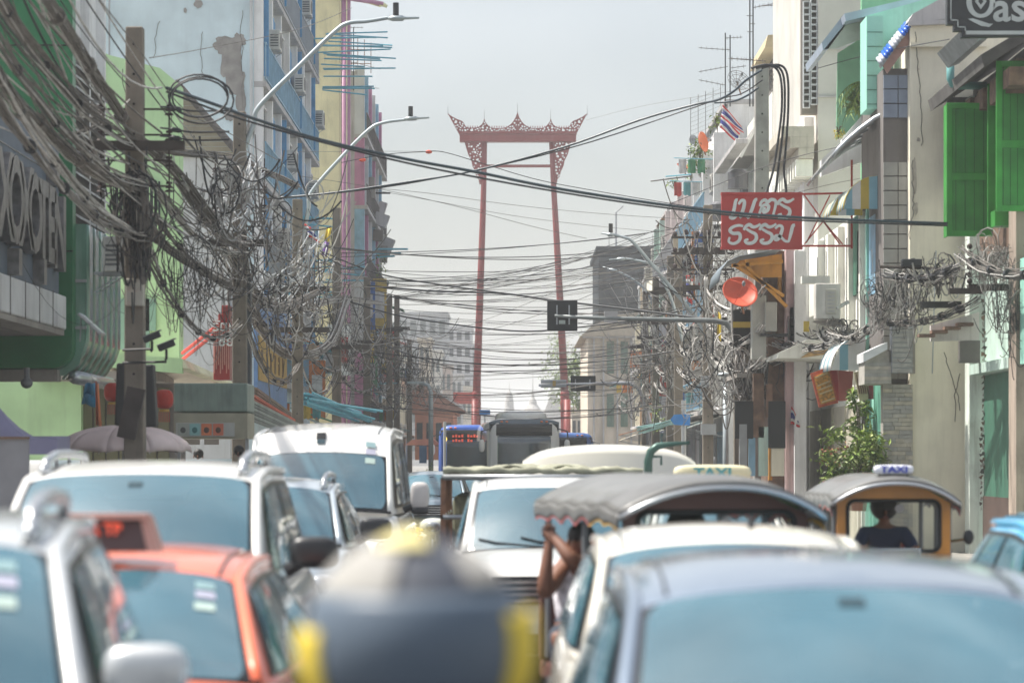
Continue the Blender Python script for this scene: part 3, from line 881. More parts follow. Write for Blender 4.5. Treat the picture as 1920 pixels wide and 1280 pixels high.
    if taxi:
        for x in (-.13, .13): MB().tube([(x, .62, Ht - .06), (x, .62, Ht + .02)], .012, 6).build('sign_leg', blackp, t)
        MB().ell((0, .62, Ht + .05), .19, .06, .045, 18, 8, .5).build('roof_sign', mk('sign_white', (.75, .77, .85), rough=.3), t, smooth=True)
        text('sign_lettering', 'TAXI', .085, (0, .555, Ht + .05), FRONT, mk('blue_print', (.03, .06, .45)), t, depth=.006, bold=.003, sx=1.35)
    # driver
    place(t, X0, D, 0, yaw)
    p = thing('person', None, None)
    body(p, (0, 1.35, .78), (0, 1.33, 1.12), (0, 1.30, 1.24), (0, 1.27, 1.36), ((.18, 1.3, 1.16), (.30, 1.15, .95), (.25, .98, 1.0)), ((-.18, 1.3, 1.16), (-.30, 1.15, .95), (-.25, .98, 1.0)),
         ((.1, 1.3, .74), (.17, .95, .76), (.16, .92, .48), (.16, .8, .45)), ((-.1, 1.3, .74), (-.17, .95, .76), (-.16, .92, .48), (-.16, .8, .45)))
    garment('shirt', [(0, 1.36, .78, .165, .12), (0, 1.34, 1.0, .16, .12), (0, 1.32, 1.15, .175, .125), (.19, 1.29, 1.16, .08), (.28, 1.18, 1.0, .065), (-.19, 1.29, 1.16, .08), (-.28, 1.18, 1.0, .065)],
            [(0, 1), (1, 2), (2, 3), (3, 4), (2, 5), (5, 6)], bluew, p)
    garment('trousers', [(0, 1.36, .76, .15, .12), (.11, 1.28, .75, .1), (.17, .96, .77, .075), (.16, .93, .52, .06), (-.11, 1.28, .75, .1), (-.17, .96, .77, .075), (-.16, .93, .52, .06)],
            [(0, 1), (1, 2), (2, 3), (0, 4), (4, 5), (5, 6)], denim, p)
    hair((0, 1.27, 1.37), p, 1.4)
    place(p, X0, D, 0, yaw)
    return t, p
t1, d1 = tuktuk('tuk_tuk', 'yellow framed tuk tuk with white and blue roof sign, at the right kerb', 26.0, 3.57, R(0), tyel, [pinkt, vinyl], hw=.60)
tag(d1, 'driver in dark blue shirt sitting behind the windscreen of the yellow framed tuk tuk', 'person')
t2, d2 = tuktuk('tuk_tuk', 'tuk tuk with wide grey canopy and pink and yellow scalloped trim, behind the cream car', 18.0, 1.47, R(13), mk('tuk_maroon', (.10, .035, .025), rough=.5), [yelt, pinkt, pinkt], hw=.70, Ht=1.76, taxi=False)
tag(d2, 'driver in dark blue shirt under the wide grey canopy with scalloped trim', 'person')
# passenger leaning out, hands on the canopy post
p = thing('person', 'passenger in pale patterned shirt with arms raised to the grey tuk tuk canopy', 'person')
q = lambda px, py, D_=20.2, dy=0: tuple(P(px, py, D_) + Vector((0, dy, 0)))
Dp = 19.9
body(p, q(1072, 1180, Dp, .05), q(1066, 1088, Dp), q(1076, 1052, Dp), q(1088, 1018, Dp - .03),
     (q(1056, 1060, Dp, -.02), q(1019, 1118, Dp - .25), q(1029, 1020, Dp - .22)), (q(1098, 1062, Dp), q(1075, 1052, Dp - .35), q(1041, 1010, Dp - .24)),
     (q(1070, 1185, Dp), q(1045, 1190, Dp - .4), q(1050, 1300, Dp - .35), q(1048, 1305, Dp - .5)), (q(1105, 1185, Dp), q(1095, 1195, Dp - .45), q(1095, 1300, Dp - .4), q(1095, 1305, Dp - .5)), k=1.22)
a = lambda *k: tuple(k[0]) + tuple(k[1:])
garment('shirt', [a(q(1072, 1178, Dp), .165, .12), a(q(1069, 1130, Dp), .16, .12), a(q(1066, 1086, Dp), .165, .12), a(q(1056, 1062, Dp), .095), a(q(1040, 1086, Dp - .10), .09), a(q(1100, 1062, Dp), .075), a(q(1086, 1060, Dp - .2), .065)],
        [(0, 1), (1, 2), (2, 3), (3, 4), (2, 5), (5, 6)], shirtw, p)
garment('trousers', [a(q(1085, 1180, Dp), .155, .12), a(q(1070, 1185, Dp), .1), a(q(1045, 1190, Dp - .38), .078), a(q(1050, 1260, Dp - .38), .06), a(q(1105, 1185, Dp), .1), a(q(1095, 1195, Dp - .42), .078), a(q(1095, 1260, Dp - .4), .06)],
        [(0, 1), (1, 2), (2, 3), (0, 4), (4, 5), (5, 6)], denim, p)
hair(q(1090, 1016, Dp - .03), p)
# ---------------------------------------------------------------- scooters and the rider close to the lens
def scooter(name, label, X0, D, bodym, group=None, yaw=0, mw=.34):
    t = thing(name, label, 'motor scooter', group=group)
    for y in (.15, 1.45):
        w_ = MB().tube([(-.05, y, .28), (.05, y, .28)], .28, 20).build('wheel', rubber, t)
        MB().tube([(-.055, y, .28), (.055, y, .28)], .17, 16).build('rim', rimm, w_)
    m = MB()
    m.surf(lambda u, v: Vector((lerp(-1, 1, u) * lerp(.13, .22, math.sin(v * PI)), .28 + .18 * abs(2 * u - 1) ** 2 + .12 * v, lerp(.5, .98, v))), 10, 8)
    m.ell((0, .3, 1.0), .17, .13, .1, 16, 8, .8)
    m.build('front_cowl', bodym, t, smooth=True, solid=.02)
    MB().ell((0, .16, 1.0), .1, .05, .065).build('headlight', lampg, t, smooth=True)
    MB().tube([(0, .15, .3), (0, .38, .95)], .03, 8).build('fork', chrome, t)
    MB().ell((0, .15, .55), .07, .22, .06).build('mudguard', bodym, t, smooth=True)
    MB().tube([(-.36, .5, 1.0), (-.15, .4, 1.02), (.15, .4, 1.02), (.36, .5, 1.0)], .016, 8).build('handlebar', blackp, t)
    MB().ell((0, 1.15, .62), .15, .45, .16, 18, 10, .8).build('rear_body', bodym, t, smooth=True)
    MB().ell((0, 1.05, .79), .14, .42, .06, 18, 8, .8).build('seat', rubber, t, smooth=True)
    MB().box(-.16, .16, .5, .8, .26, .32).build('footboard', blackp, t, bevel=.02)
    for s in (-1, 1):
        MB().tube([(s * .22, .42, 1.02), (s * mw, .38, 1.18)], .007, 5).build('mirror_arm', chrome, t)
        MB().ell((s * mw, .37, 1.22), .08, .02, .05).build('mirror', bodym, t, smooth=True)
    return place(t, X0, D, 0, yaw)
wsc = paint('scooter_white', (.62, .64, .58))
scooter('motor_scooter', 'white scooter with round mirrors, filtering beside the white van', -1.02, 36.6, wsc)
g = thing('garland', 'yellow flower garlands hanging from the handlebar of the white scooter', 'garland', (-1.15, 36.8, .6))
rg = random.Random(4)
for gx in (-1.27, -1.2):
    m = MB()
    for k in range(26):
        m.ell((gx + rg.uniform(-.045, .045), 36.5 + rg.uniform(-.05, .05), .98 - k * .017), .03, .03, .02, 6, 4)
    m.build('garland_strand', mk('marigold', (.75, .5, .04), rough=.8, var=.3, scale=30), g)
scooter('motor_scooter', 'dark scooter ridden towards the camera, under the helmeted rider', -.14, 3.75, paint('scooter_dark', (.06, .07, .09)))
p = thing('person', 'scooter rider in a white and yellow full face helmet, blurred close to the camera', 'person')
hx, hy, hzz = -.135, 4.0, 1.60
body(p, (hx, 4.75, .95), (hx, 4.4, 1.28), (hx, 4.2, 1.42), (hx, 4.05, 1.54), ((hx + .2, 4.3, 1.33), (hx + .34, 4.25, 1.12), (hx + .3, 4.2, 1.02)), ((hx - .2, 4.3, 1.33), (hx - .34, 4.25, 1.12), (hx - .3, 4.2, 1.02)),
     ((hx + .1, 4.7, .9), (hx + .22, 4.3, .85), (hx + .14, 4.35, .42), (hx + .14, 4.2, .38)), ((hx - .1, 4.7, .9), (hx - .22, 4.3, .85), (hx - .14, 4.35, .42), (hx - .14, 4.2, .38)))
garment('jacket', [(hx, 4.75, .95, .17, .13), (hx, 4.55, 1.12, .17, .13), (hx, 4.4, 1.27, .18, .13), (hx + .2, 4.3, 1.32, .09), (hx + .33, 4.26, 1.13, .07), (hx + .3, 4.2, 1.04, .05), (hx - .2, 4.3, 1.32, .09), (hx - .33, 4.26, 1.13, .07), (hx - .3, 4.2, 1.04, .05)],
        [(0, 1), (1, 2), (2, 3), (3, 4), (4, 5), (2, 6), (6, 7), (7, 8)], mk('jacket_slate', (.06, .075, .11), rough=.8), p)
garment('trousers', [(hx, 4.75, .93, .17, .13), (hx + .11, 4.68, .9, .11), (hx + .22, 4.31, .86, .085), (hx + .14, 4.35, .5, .06), (hx - .11, 4.68, .9, .11), (hx - .22, 4.31, .86, .085), (hx - .14, 4.35, .5, .06)],
        [(0, 1), (1, 2), (2, 3), (0, 4), (4, 5), (5, 6)], denim, p)
hwht = paint('helmet_white', (.66, .63, .58)); hyel = mk('helmet_yellow', (.80, .60, .05), rough=.6); hblk = mk('helmet_slate', (.05, .058, .078), rough=.7)
hc = Vector((hx, hy + .05, hzz))
def hs_(th, ph, o=0): # th: azimuth from front, ph: elevation
    r = Vector((.158 + o, .178 + o, .153 + o))
    return hc + Vector((r.x * math.sin(th) * math.cos(ph), -r.y * math.cos(th) * math.cos(ph), r.z * math.sin(ph)))
hm = MB(); hm.surf(lambda u, v: hs_(lerp(-PI, PI, u), lerp(-1.1, PI / 2, v)), 40, 20)
hm = hm.build('helmet', hblk, p, smooth=True)
hp = lambda nm, mt, a0, a1, b0, b1, o: MB().surf(lambda u, v: hs_(lerp(R(a0), R(a1), u), lerp(R(b0), R(b1), v), o), 20, 10).build(nm, mt, hm, smooth=True, solid=.004)
hp('white_panel', mk('helmet_grey_white', (.33, .32, .30), rough=.9), -85, -12, 26, 66, .004)
hp('white_panel', MATS['helmet_grey_white'], 35, 70, 34, 58, .004)
hp('crown_stripe', mk('helmet_pale_yellow', (.66, .58, .26), rough=.6), -45, 15, 60, 84, .008)
hp('visor', mk('visor_glass', (.10, .135, .18), rough=.45, ior=1.5), -70, 70, -22, 27, .008)
hp('cheek_pad', hyel, -110, -52, -32, 8, .012)
hp('cheek_pad', hyel, 52, 110, -24, 16, .012)
hm2 = hp('chin_guard', hblk, -75, 75, -60, -26, .015)
# ---------------------------------------------------------------- buildings
def plaster(name, rgb, dirt=.5, streak=.6, dcol=(.07, .06, .05)):
    rgb = tuple(min(.8, c * 1.42) for c in rgb); dirt *= .75; streak *= .8
    return mk(name, rgb, rough=.9, var=.14, scale=.9, dirt=dirt, streak=streak, dcol=dcol, bump=.15, bscale=12)
conc = plaster('old_concrete', (.24, .22, .20))
hole_m = mk('joint_dark', (.01, .04, .012), rough=.9)
dconc = plaster('dark_concrete', (.12, .11, .105))
ledgec = plaster('ledge_concrete', (.34, .33, .33))
paleb = plaster('pale_blue_plaster', (.44, .53, .64), .10, .14, (.28, .30, .33))
lgreen = plaster('pale_green_plaster', (.34, .50, .28), .2, .25, (.2, .25, .16))
lgrey = plaster('light_grey_plaster', (.42, .43, .44), .3, .35, (.2, .19, .18))
whitep = plaster('white_plaster', (.62, .63, .64), .25, .4, (.22, .2, .18))
yelw = plaster('pale_yellow_plaster', (.62, .54, .32), .25, .35, (.3, .25, .17))
beige = plaster('beige_plaster', (.58, .53, .43), .2, .3, (.28, .24, .19))
creamp = plaster('cream_plaster', (.68, .63, .51), .2, .3, (.25, .2, .15))
mint = plaster('mint_plaster', (.22, .45, .37), .35, .45, (.12, .22, .18))
mint2 = plaster('faded_mint_plaster', (.34, .44, .39), .5, .6, (.14, .12, .1))
mauve = mk('mauve_paint', (.50, .22, .36), rough=.6, streak=.3)
pinkp = mk('pink_pipe', (.46, .22, .34), rough=.5, streak=.2)
winm = mk('window_dark', (.03, .04, .05), rough=.12, var=.4, scale=2)
winf = mk('window_frame_grey', (.3, .31, .32), rough=.5)
blues = mk('blue_shutter_paint', (.07, .26, .50), rough=.5, var=.2, streak=.2)
bluel = mk('light_blue_paint', (.24, .42, .56), rough=.5, var=.2, streak=.3)
tealp = mk('teal_pole', (.14, .46, .58), rough=.4)
greens = mk('green_shutter_paint', (.035, .28, .035), rough=.5, var=.22, scale=2.2, dirt=.35, streak=.35, dcol=(.03, .12, .03))
greenp = mk('green_recess_shade', (.028, .22, .03), rough=.5, var=.22, scale=2.2, streak=.5, dcol=(.02, .10, .03))  # darker than the shutter frame: recess shade put into the panel colour
dgreen = mk('green_cladding', (.01, .17, .06), rough=.4, var=.1)
woodm = mk('old_wood', (.16, .10, .07), rough=.85, var=.35, scale=6, streak=.4)
zinc = mk('corrugated_zinc', (.34, .37, .38), rough=.5, metal=.4, var=.2, streak=.5)
rustz = mk('rusty_zinc', (.22, .13, .09), rough=.8, var=.3, streak=.6)
acm = mk('ac_white', (.62, .60, .55), rough=.5, dirt=.35, streak=.3)
grillem = mk('ac_grille', (.12, .12, .12), rough=.6)
pipem = mk('grey_pipe', (.36, .38, .40), rough=.5)

def sbx(m, s, W, D0, D1, z0, z1, t0, t1): m.box(s * (W - t0), s * (W - t1), D0, D1, z0, z1); return m
def bld(name, label, s, W, D0, D1, zt, mat, dep=9, cat='building', z0=0, parapet=.0):
    t = thing(name, label, cat, (s * (W + dep / 2), (D0 + D1) / 2, 0))
    m = MB(); m.box(s * W, s * (W + dep), D0, D1, z0, zt)
    m.build('wall', mat, t)
    m = MB(); m.box(s * (W - .12), s * (W + dep), D0 - .03, D1 + .03, zt + .001, zt + .15)
    m.build('roof_slab', ledgec, t)
    return t
def ledge(t, s, W, D0, D1, z, d=.5, h=.18, mat=None, nm='ledge'):
    return sbx(MB(), s, W, D0, D1, z, z + h, .003, d).build(nm, mat or ledgec, t, bevel=.015)
def fin(t, s, W, D, z0, z1, d=.5, w=.22, mat=None, nm='pilaster'):
    return sbx(MB(), s, W, D, D + w, z0, z1, .004, d).build(nm, mat or ledgec, t)
def window(t, s, W, D0, D1, z0, z1, fm=None, gm=None, sh=None, mull=2, hood=False, open_=0.):
    w_ = sbx(MB(), s, W, D0, D1, z0, z1, .003, .05).build('window', gm or winm, t)
    m = MB()
    for a, b, c, d in ((D0 - .07, D0, z0 - .07, z1 + .07), (D1, D1 + .07, z0 - .07, z1 + .07), (D0, D1, z1, z1 + .07), (D0, D1, z0 - .07, z0)):
        sbx(m, s, W, a, b, c, d, .004, .11)
    for k in range(1, mull):
        y = lerp(D0, D1, k / mull); sbx(m, s, W, y - .025, y + .025, z0, z1, .05, .10)
    m.build('frame', fm or winf, w_)
    if sh:
        n = 2
        for k in range(n):       # shutter leaves, folded open so that they stand out from the wall
            y = (D0 - .06, D1 + .02)[k]
            MB().box(s * (W - .05), s * (W - .05 - .45), y, y + .05, z0, z1).build('shutter', sh, w_)
            for q in range(3):
                za = lerp(z0, z1, (q + .12) / 3); zb_ = lerp(z0, z1, (q + .88) / 3)
                MB().box(s * (W - .10), s * (W - .45), y - .02, y - .001, za, zb_).build('shutter_panel', sh, w_) if D0 < 75 else None
    if hood: ledge(t, s, W, D0 - .1, D1 + .1, z1 + .1, .55, .08, nm='window_hood')
    return w_
def railing(t, s, W, D0, D1, z, h=1.0, d=.9, mat=None, step=.14, slab=True, name='railing'):
    mat = mat or pipem
    if slab: sbx(MB(), s, W, D0, D1, z - .15, z, .003, d).build('balcony_slab', ledgec, t)
    m = MB()
    sbx(m, s, W, D0, D1, z + h - .04, z + h, d - .05, d); sbx(m, s, W, D0, D1, z + .08, z + .12, d - .05, d)
    y = D0
    while y < D1:
        m.box(s * (W - d + .035), s * (W - d + .015), y, y + .02, z + .12, z + h - .04); y += step
    o = m.build(name, mat, t)
    return o
AC = []
def ac(s, W, D, z, label, d=.5, w=.8, h=.6, group='air conditioner units on the facades'):
    t = thing('air_conditioner', label, 'air conditioner', (s * (W - .3), D, z), group)
    x1 = W - .16
    MB().box(s * x1, s * (x1 - .34), D, D + w, z, z + h).build('casing', acm, t, bevel=.02)
    MB().tube([(s * (x1 - .34), D + w * .4, z + h / 2), (s * (x1 - .36), D + w * .4, z + h / 2)], h * .38, 14).build('fan_grille', grillem, t)
    m = MB()
    for k in range(5): m.box(s * (x1 - .05), s * (x1 - .29), D - .012, D - .001, z + .1 + k * (h - .2) / 5, z + .14 + k * (h - .2) / 5)
    m.build('side_vent', grillem, t)
    for y in (D + .1, D + w - .14):
        m = MB(); m.box(s * W, s * (x1 - .36), y, y + .04, z - .05, z - .002); m.tube([(s * W, y + .02, z - .35), (s * (x1 - .3), y + .02, z - .04)], .015, 4)
        m.build('bracket', pipem, t)
    return t
def poles(name, label, s, W, D, z, n, L, mat=None, group='drying poles sticking out over the street', sd=0):
    rg = random.Random(sd)
    for k in range(n):
        l_ = L * rg.uniform(.6, 1.05)
        D_ = D + rg.uniform(-1.2, 1.2)
        z_ = z + rg.uniform(-.25, .3)
        o = MB().tube([(s * W, D_, z_), (s * (W - l_), D_ + rg.uniform(-.4, .4), z_ + rg.uniform(-.18, .12))], .028, 6).build(name, mat or tealp, None, label=label, cat='pole', group=group)

# ================= LEFT SIDE =================
# --- dark building with the metal letters
t = thing('shop_building', 'dark concrete shop building at the frame edge, carrying the blue grey letter sign', 'building', (-9, 42, 0))
MB().box(-8.05, -14, 34, 48, 3.95, 7.18).build('wall', dconc, t)
MB().box(-10.2, -14, 34, 48, 0, 3.94).build('recessed_shopfront', dconc, t)
MB().box(-8.0, -14, 34, 36, 7.2, 12).build('upper_wall', conc, t)
sbx(MB(), -1, 8.05, 36, 48, 4.05, 4.62, .003, .53).build('canopy_fascia', plaster('canopy_white', (.50, .50, .50), .3, .6, (.15, .14, .13)), t, bevel=.03)
sbx(MB(), -1, 8.05, 36, 47.9, 3.95, 4.04, .02, .51).build('canopy_soffit', conc, t)
for k in range(9): sbx(MB(), -1, 8.05, 36 + k * 1.32, 36.03 + k * 1.32, 4.04, 4.63, .53, .542).build('fascia_joint', dconc, t)
m = MB()
sg = thing('letter_sign', 'blue grey sign panel with tall polished metal letters above the white canopy', 'sign', (-7.4, 43, 4.6))
sbx(MB(), -1, 8.05, 36, 47.9, 4.66, 7.15, .02, .42).build('panel', mk('sign_slate', (.10, .135, .18), rough=.6, var=.12, dirt=.3), sg)
for z in (5.2, 6.6): sbx(MB(), -1, 8.05, 36, 47.9, z, z + .015, .42, .432).build('panel_seam', frit, sg)
steelb = mk('polished_letters', (.24, .235, .23), rough=.42, metal=.9, var=.3, scale=6)
lm = steelb
for bd, y, z, sz in (('X', 41.9, 5.7, 1.6), ('O', 42.8, 5.7, 1.6), ('X', 43.7, 5.68, 1.55), ('O', 44.5, 5.65, 1.5), ('T', 45.3, 5.62, 1.5), ('E', 46.1, 5.6, 1.5), ('N', 46.95, 5.55, 1.5)):
    text('letter', bd, sz * 1.12, (-7.53, y, z), ((0, 1, 0), (0, 0, 1)), lm, sg, depth=.16, bold=.05)
for y, z in ((40.3, 6.75), (46.6, 6.55), (43.0, 4.86), (45.3, 4.86)): sbx(MB(), -1, 8.05, y, y + .28, z - .2, z + .2, .42, .60).build('letter_accent', lm, sg)
# green clad wall facing the camera with rounded lower corner
t = thing('green_building', 'dark green clad building wall with a rounded lower corner, behind the letter sign', 'building', (-11, 49, 0))
g0, g1 = XX(0, 48.4) - 7, XX(136, 48.4)
zb_ = ZZ(690, 48.4)
cor = [(g1 - .35 + .35 * math.sin(a), 48.4, zb_ + .35 - .35 * math.cos(a)) for a in [PI / 2 * k / 6 for k in range(7)]]
MB().prism([(g0, 48.4, zb_)] + cor + [(g1, 48.4, 12.5), (g0, 48.4, 12.5)], (0, .35, 0)).build('cladding', dgreen, t)
for z in (5.4, 8.9): MB().box(g0, g1 + .004, 48.38, 48.395, z, z + .02).build('cladding_seam', frit, t)
MB().box(-12, -7.75, 48.5, 48.85, 3.2, 3.4).build('soffit', conc, t)
# --- louvre / green glass building
t = thing('glass_front_building', 'narrow white building with louvred shutters above a bulging green glass front', 'building', (-9, 51, 0))
MB().box(-14, -7.72, 48.9, 52.9, 3.42, 12.3).build('wall', whitep, t)
for k in range(2):
    w0 = 49.2 + k * 1.9
    m = MB(); m.box(-7.62, -7.56, w0, w0 + 1.7, 5.6, 8.9); lv = m.build('louvre_window', mk('louvre_dark', (.08, .075, .07), rough=.7), t)
    for q in range(17):
        MB().obox((-7.50, w0 + .85, 5.7 + q * .185), (.12, 1.66, .03), Matrix.Rotation(R(35), 3, 'Y')).build('slat', whitep, lv)
for k in range(3): MB().box(-7.72, -7.56, 49 + k * 1.9, 49.15 + k * 1.9, 3.6, 12).build('pilaster', whitep, t)
ggl = mk('green_glass', (.13, .27, .20), rough=.12, var=.3, scale=1.2, streak=.35, dcol=(.4, .45, .42), spec=.8)
m = MB()
for k in range(6):
    ya, yb = 48.8 + k * .7, 48.8 + k * .7 + .67
    q = MB()
    q.surf(lambda u, v: Vector((-7.72 + .42 * min(1, math.sin(min(1, v * 3.5) * PI / 2)), lerp(ya, yb, u), lerp(3.25, 5.9, v))), 2, 12)
    q.build('glass_panel', ggl, t, smooth=True, solid=.02)
m = MB()
m.prism([(-9.6, 48.76, 3.3), (-7.68, 48.76, 3.3), (-7.42, 48.76, 3.5), (-7.32, 48.76, 3.85), (-7.3, 48.76, 5.9), (-9.6, 48.76, 5.9)], (0, .04, 0))
m.build('end_glass', ggl, t)
MB().tube([(-7.5, 48.8, 3.28), (-7.5, 53, 3.28)], .12, 10).build('gutter_pipe', silverp, t, smooth=True)
for z in (4.1, 4.9): MB().box(-9.6, -7.29, 48.70, 48.75, z, z + .05).build('glazing_bar', winf, t)
ac(-1, 7.2, 48.9, 5.1, 'old air conditioner on the green glass front, nearest on that side', w=.7)
# --- pale green building, camera facing wall with sloped top
t = thing('pale_green_building', 'pale green painted building with sloped top and a projecting entrance canopy', 'building', (-9, 64, 0))
D_ = 63.6
pt = lambda x, y, D=D_: tuple(P(x, y, D))
MB().prism([pt(100, 700), pt(100, 40), pt(203, 103), pt(300, 128), pt(336, 158), pt(336, 690), pt(336, 700)], (0, .8, 0)).build('wall', lgreen, t)
MB().prism([pt(-60, 862, 60), pt(-60, 715, 60), pt(152, 715, 60), pt(152, 862, 60)], (0, .3, 0)).build('front_wall', lgreen, t)
MB().box(XX(100, 62), -7.55, 59.5, 63.5, 3.55, 3.72).build('soffit', conc, t)
MB().prism([pt(200, 688, 59.4), pt(200, 660, 59.4), pt(342, 672, 59.4), pt(342, 700, 59.4)], (0, .2, 0)).build('canopy_edge', lgreen, t)
MB().prism([pt(342, 672, 59.42), pt(352, 690, 59.42), pt(468, 742, 72), pt(468, 730, 72)], (-.2, 0, 0)).build('canopy_side', plaster('canopy_cream', (.55, .56, .40), .3, .4), t)
MB().prism([pt(342, 680, 59.5), pt(430, 735, 68), pt(240, 735, 68), pt(200, 688, 59.5)], (0, 0, .06)).build('canopy_slab', beige, t)
dd = mk('door_olive', (.12, .115, .06), rough=.6, streak=.4)
for k in range(7): MB().box(XX(152 + k * 24, 60.6), XX(173 + k * 24, 60.6), 60.6, 60.66, 0, 3.4).build('door_panel', dd, t)
MB().box(XX(150, 60.7), XX(345, 60.7), 60.7, 61, 0, 3.5).build('door_frame', dconc, t)
for k in range(2): 
    m = MB(); m.box(XX(345 + 36 * k, 63), XX(372 + 36 * k, 63), 63.2, 63.3, 2.2, 3.2); m.build('poster_frame', conc, t)
# meter and sign boards on the green wall
for px, py, w_, h_ in ((222, 560, 58, 95), (262, 560, 30, 60)):
    MB().box(XX(px, 63.5), XX(px + w_, 63.5), 63.5, 63.58, ZZ(py + h_, 63.5), ZZ(py, 63.5)).build('wall_board', mk('faded_green_board', (.22, .40, .30), rough=.5, streak=.3), t)
# kiosk
t = thing('food_kiosk', 'grey green street kiosk with a row of small menu pictures, below the canopy', 'kiosk', (XX(395, 52), 52, 0))
KD = 52.
MB().box(XX(326, KD), XX(464, KD), KD, KD + 1.4, ZZ(772, KD), ZZ(718, KD)).build('sign_box', mk('kiosk_green', (.25, .32, .28), rough=.5, dirt=.4, streak=.4), t, bevel=.03)
MB().box(XX(326, KD), XX(464, KD), KD - .01, KD + 1.39, ZZ(822, KD), ZZ(774, KD)).build('menu_board', mk('kiosk_cream', (.40, .37, .28), rough=.6, dirt=.4), t)
MB().box(XX(330, KD), XX(440, KD), KD - .04, KD - .012, ZZ(818, KD), ZZ(792, KD)).build('menu_strip', mk('menu_white', (.5, .5, .47)), t)
ms = thing('x', None, None); bpy.data.objects.remove(ms)
for k, (c1, c2) in enumerate((((.4, .42, .38), (.1, .1, .1)), ((.3, .55, .55), (.05, .2, .2)), ((.75, .22, .1), (.1, .05, .04)), ((.7, .2, .12), (.12, .06, .04)))):
    x = XX(334 + k * 22, KD)
    pc = MB().box(x, x + .19, KD - .052, KD - .042, ZZ(816, KD), ZZ(794, KD)).build('menu_picture', mk('menu_bg%d' % k, c1), t)
    MB().ell((x + .095, KD - .055, ZZ(806, KD)), .05, .006, .055).build('printed_figure', mk('menu_fig%d' % k, c2), pc)
for px in (330, 458): MB().box(XX(px, KD), XX(px + 6, KD), KD + .2, KD + .3, 0, ZZ(822, KD)).build('leg', steel, t)
MB().box(XX(326, KD), XX(464, KD), KD + .1, KD + 1.2, .75, .85).build('counter', steel, t)
# --- old gable house and grey wall
t = thing('gabled_house', 'small old house with brown weatherboard gable and grey side wall, below the tall blue wall', 'house', (-9, 76, 0))
MB().prism([pt(300, 860, 76), pt(300, 290, 76), pt(432, 290, 76), pt(432, 860, 76)], (0, 4, 0)).build('wall', lgrey, t)
gm = plaster('weatherboard', (.24, .22, .17), .3, .4)
for k in range(14):
    y0, y1 = 160 + k * 9.6, 160 + k * 9.6 + 8.6
    xr = lambda y: 336 + (y - 165) / (290 - 165) * 104
    MB().prism([pt(280, y1, 75.9), pt(280, y0, 75.9), pt(max(337, xr(y0)), y0, 75.9), pt(max(337, xr(y1)), y1, 75.9)], (0, .08 + .01 * (k % 2), 0)).build('weatherboard', gm, t)
rt_ = mk('roof_tile_dark', (.13, .12, .12), rough=.8, var=.3, scale=10)
MB().prism([pt(330, 152, 75), pt(336, 168, 75), pt(450, 302, 75), pt(446, 280, 75)], (0, 6, 0)).build('roof', rt_, t)
for k in range(22):
    a = pt(lerp(332, 448, k / 21), lerp(153, 284, k / 21), 74.9)
    MB().tube([a, (a[0], a[1] + 6, a[2])], .06, 6).build('roof_tile_row', rt_, t)
# grey building wall right of it
# --- tall pale blue wall + blue shuttered building
t = thing('blue_shutter_building', 'tall pale blue building with blue shutters and stacked balconies, on the left', 'building', (-12, 95, 0))
DB = 83.
wx = XX(476, DB)
MB().box(-13.5, wx, DB, 106, 0, 24).build('wall', paleb, t)
pw = mk('bare_cement_patch', (.30, .285, .27), rough=.95, var=.25, scale=3, bump=.3)
rg = random.Random(11)
def patch(cx, cy, r, ry, D, n=26):
    pts = []
    for k in range(n):
        a = 2 * PI * k / n
        q = 1 + .35 * noise.noise(Vector((math.cos(a) * 1.6 + cx, math.sin(a) * 1.6, cy))) + rg.uniform(-.12, .12)
        pts.append(pt(cx + r * q * math.cos(a), cy + ry * q * math.sin(a), D))
    return pts
for i, (cx, cy, r, ry) in enumerate(((425, 85, 26, 18), (436, 115, 20, 40), (448, 75, 12, 14), (440, 150, 17, 26), (452, 190, 9, 26), (430, 215, 11, 12), (372, 8, 9, 7), (347, 20, 3, 5), (470, 240, 8, 20))):
    MB().prism(patch(cx, cy, r, ry, DB - .012 - i * .003), (0, .008, 0)).build('bare_patch', pw, t)
MB().tube([(XX(206, DB), DB - .1, 5), (XX(206, DB), DB - .1, 24)], .03, 6).build('conductor', pipem, t)
W = -wx
levels = [(4.3, 7.2), (7.2, 10.0), (10.0, 12.9), (12.9, 16.0), (16.0, 19.2), (19.2, 22.4)]
bays = 7
bw = (106 - DB) / bays
for li, (z0, z1) in enumerate(levels):
    railing(t, -1, W, DB, 106, z0, 1.15, .36, (bluel, pipem, bluel)[li % 3], step=.22)
    for k in range(bays):
        y = DB + k * bw
        fin(t, -1, W, y, z0 + .001, z1 - .16, .26, .3, whitep, 'column')
        if (k + li) % 3 != 2 or li == 4:
            for q in range(3):
                sbx(MB(), -1, W, y + .5 + q * 1.05, y + 1.5 + q * 1.05, z0 + (.0 if li > 3 else .9), z1 - .4, .003, .08 + .03 * (q % 2)).build('shutter', blues if (k * 3 + li * 5) % 4 < 3 else bluel, t)
            if k % 2 == 0: sbx(MB(), -1, W, y + .4, y + .46, z0 + .2, z1 - .3, .09, .40).build('open_shutter', blues, t)
        else:
            window(t, -1, W, y + .6, y + 3.2, z0 + .9, z1 - .5, whitep)
    for k in range(bays):
        if (k * 2 + li) % 3 == 0: ac(-1, W - .05, DB + k * bw + 2.6, z0 + 1.3, 'white air conditioner unit on the %s balcony of the blue shuttered building' % ('first', 'second', 'third', 'fourth', 'fifth', 'sixth')[li])
for i, (D_, z) in enumerate(((92, 17.6), (95, 18.6), (99, 16.4), (103, 15.8), (104, 16.6), (97, 19.4), (105, 17.4), (103.5, 15.2))):
    poles('drying_pole', 'thin teal drying pole sticking out from the blue shuttered building', -1, W - .7, D_, z, 4, 2.5, sd=i)
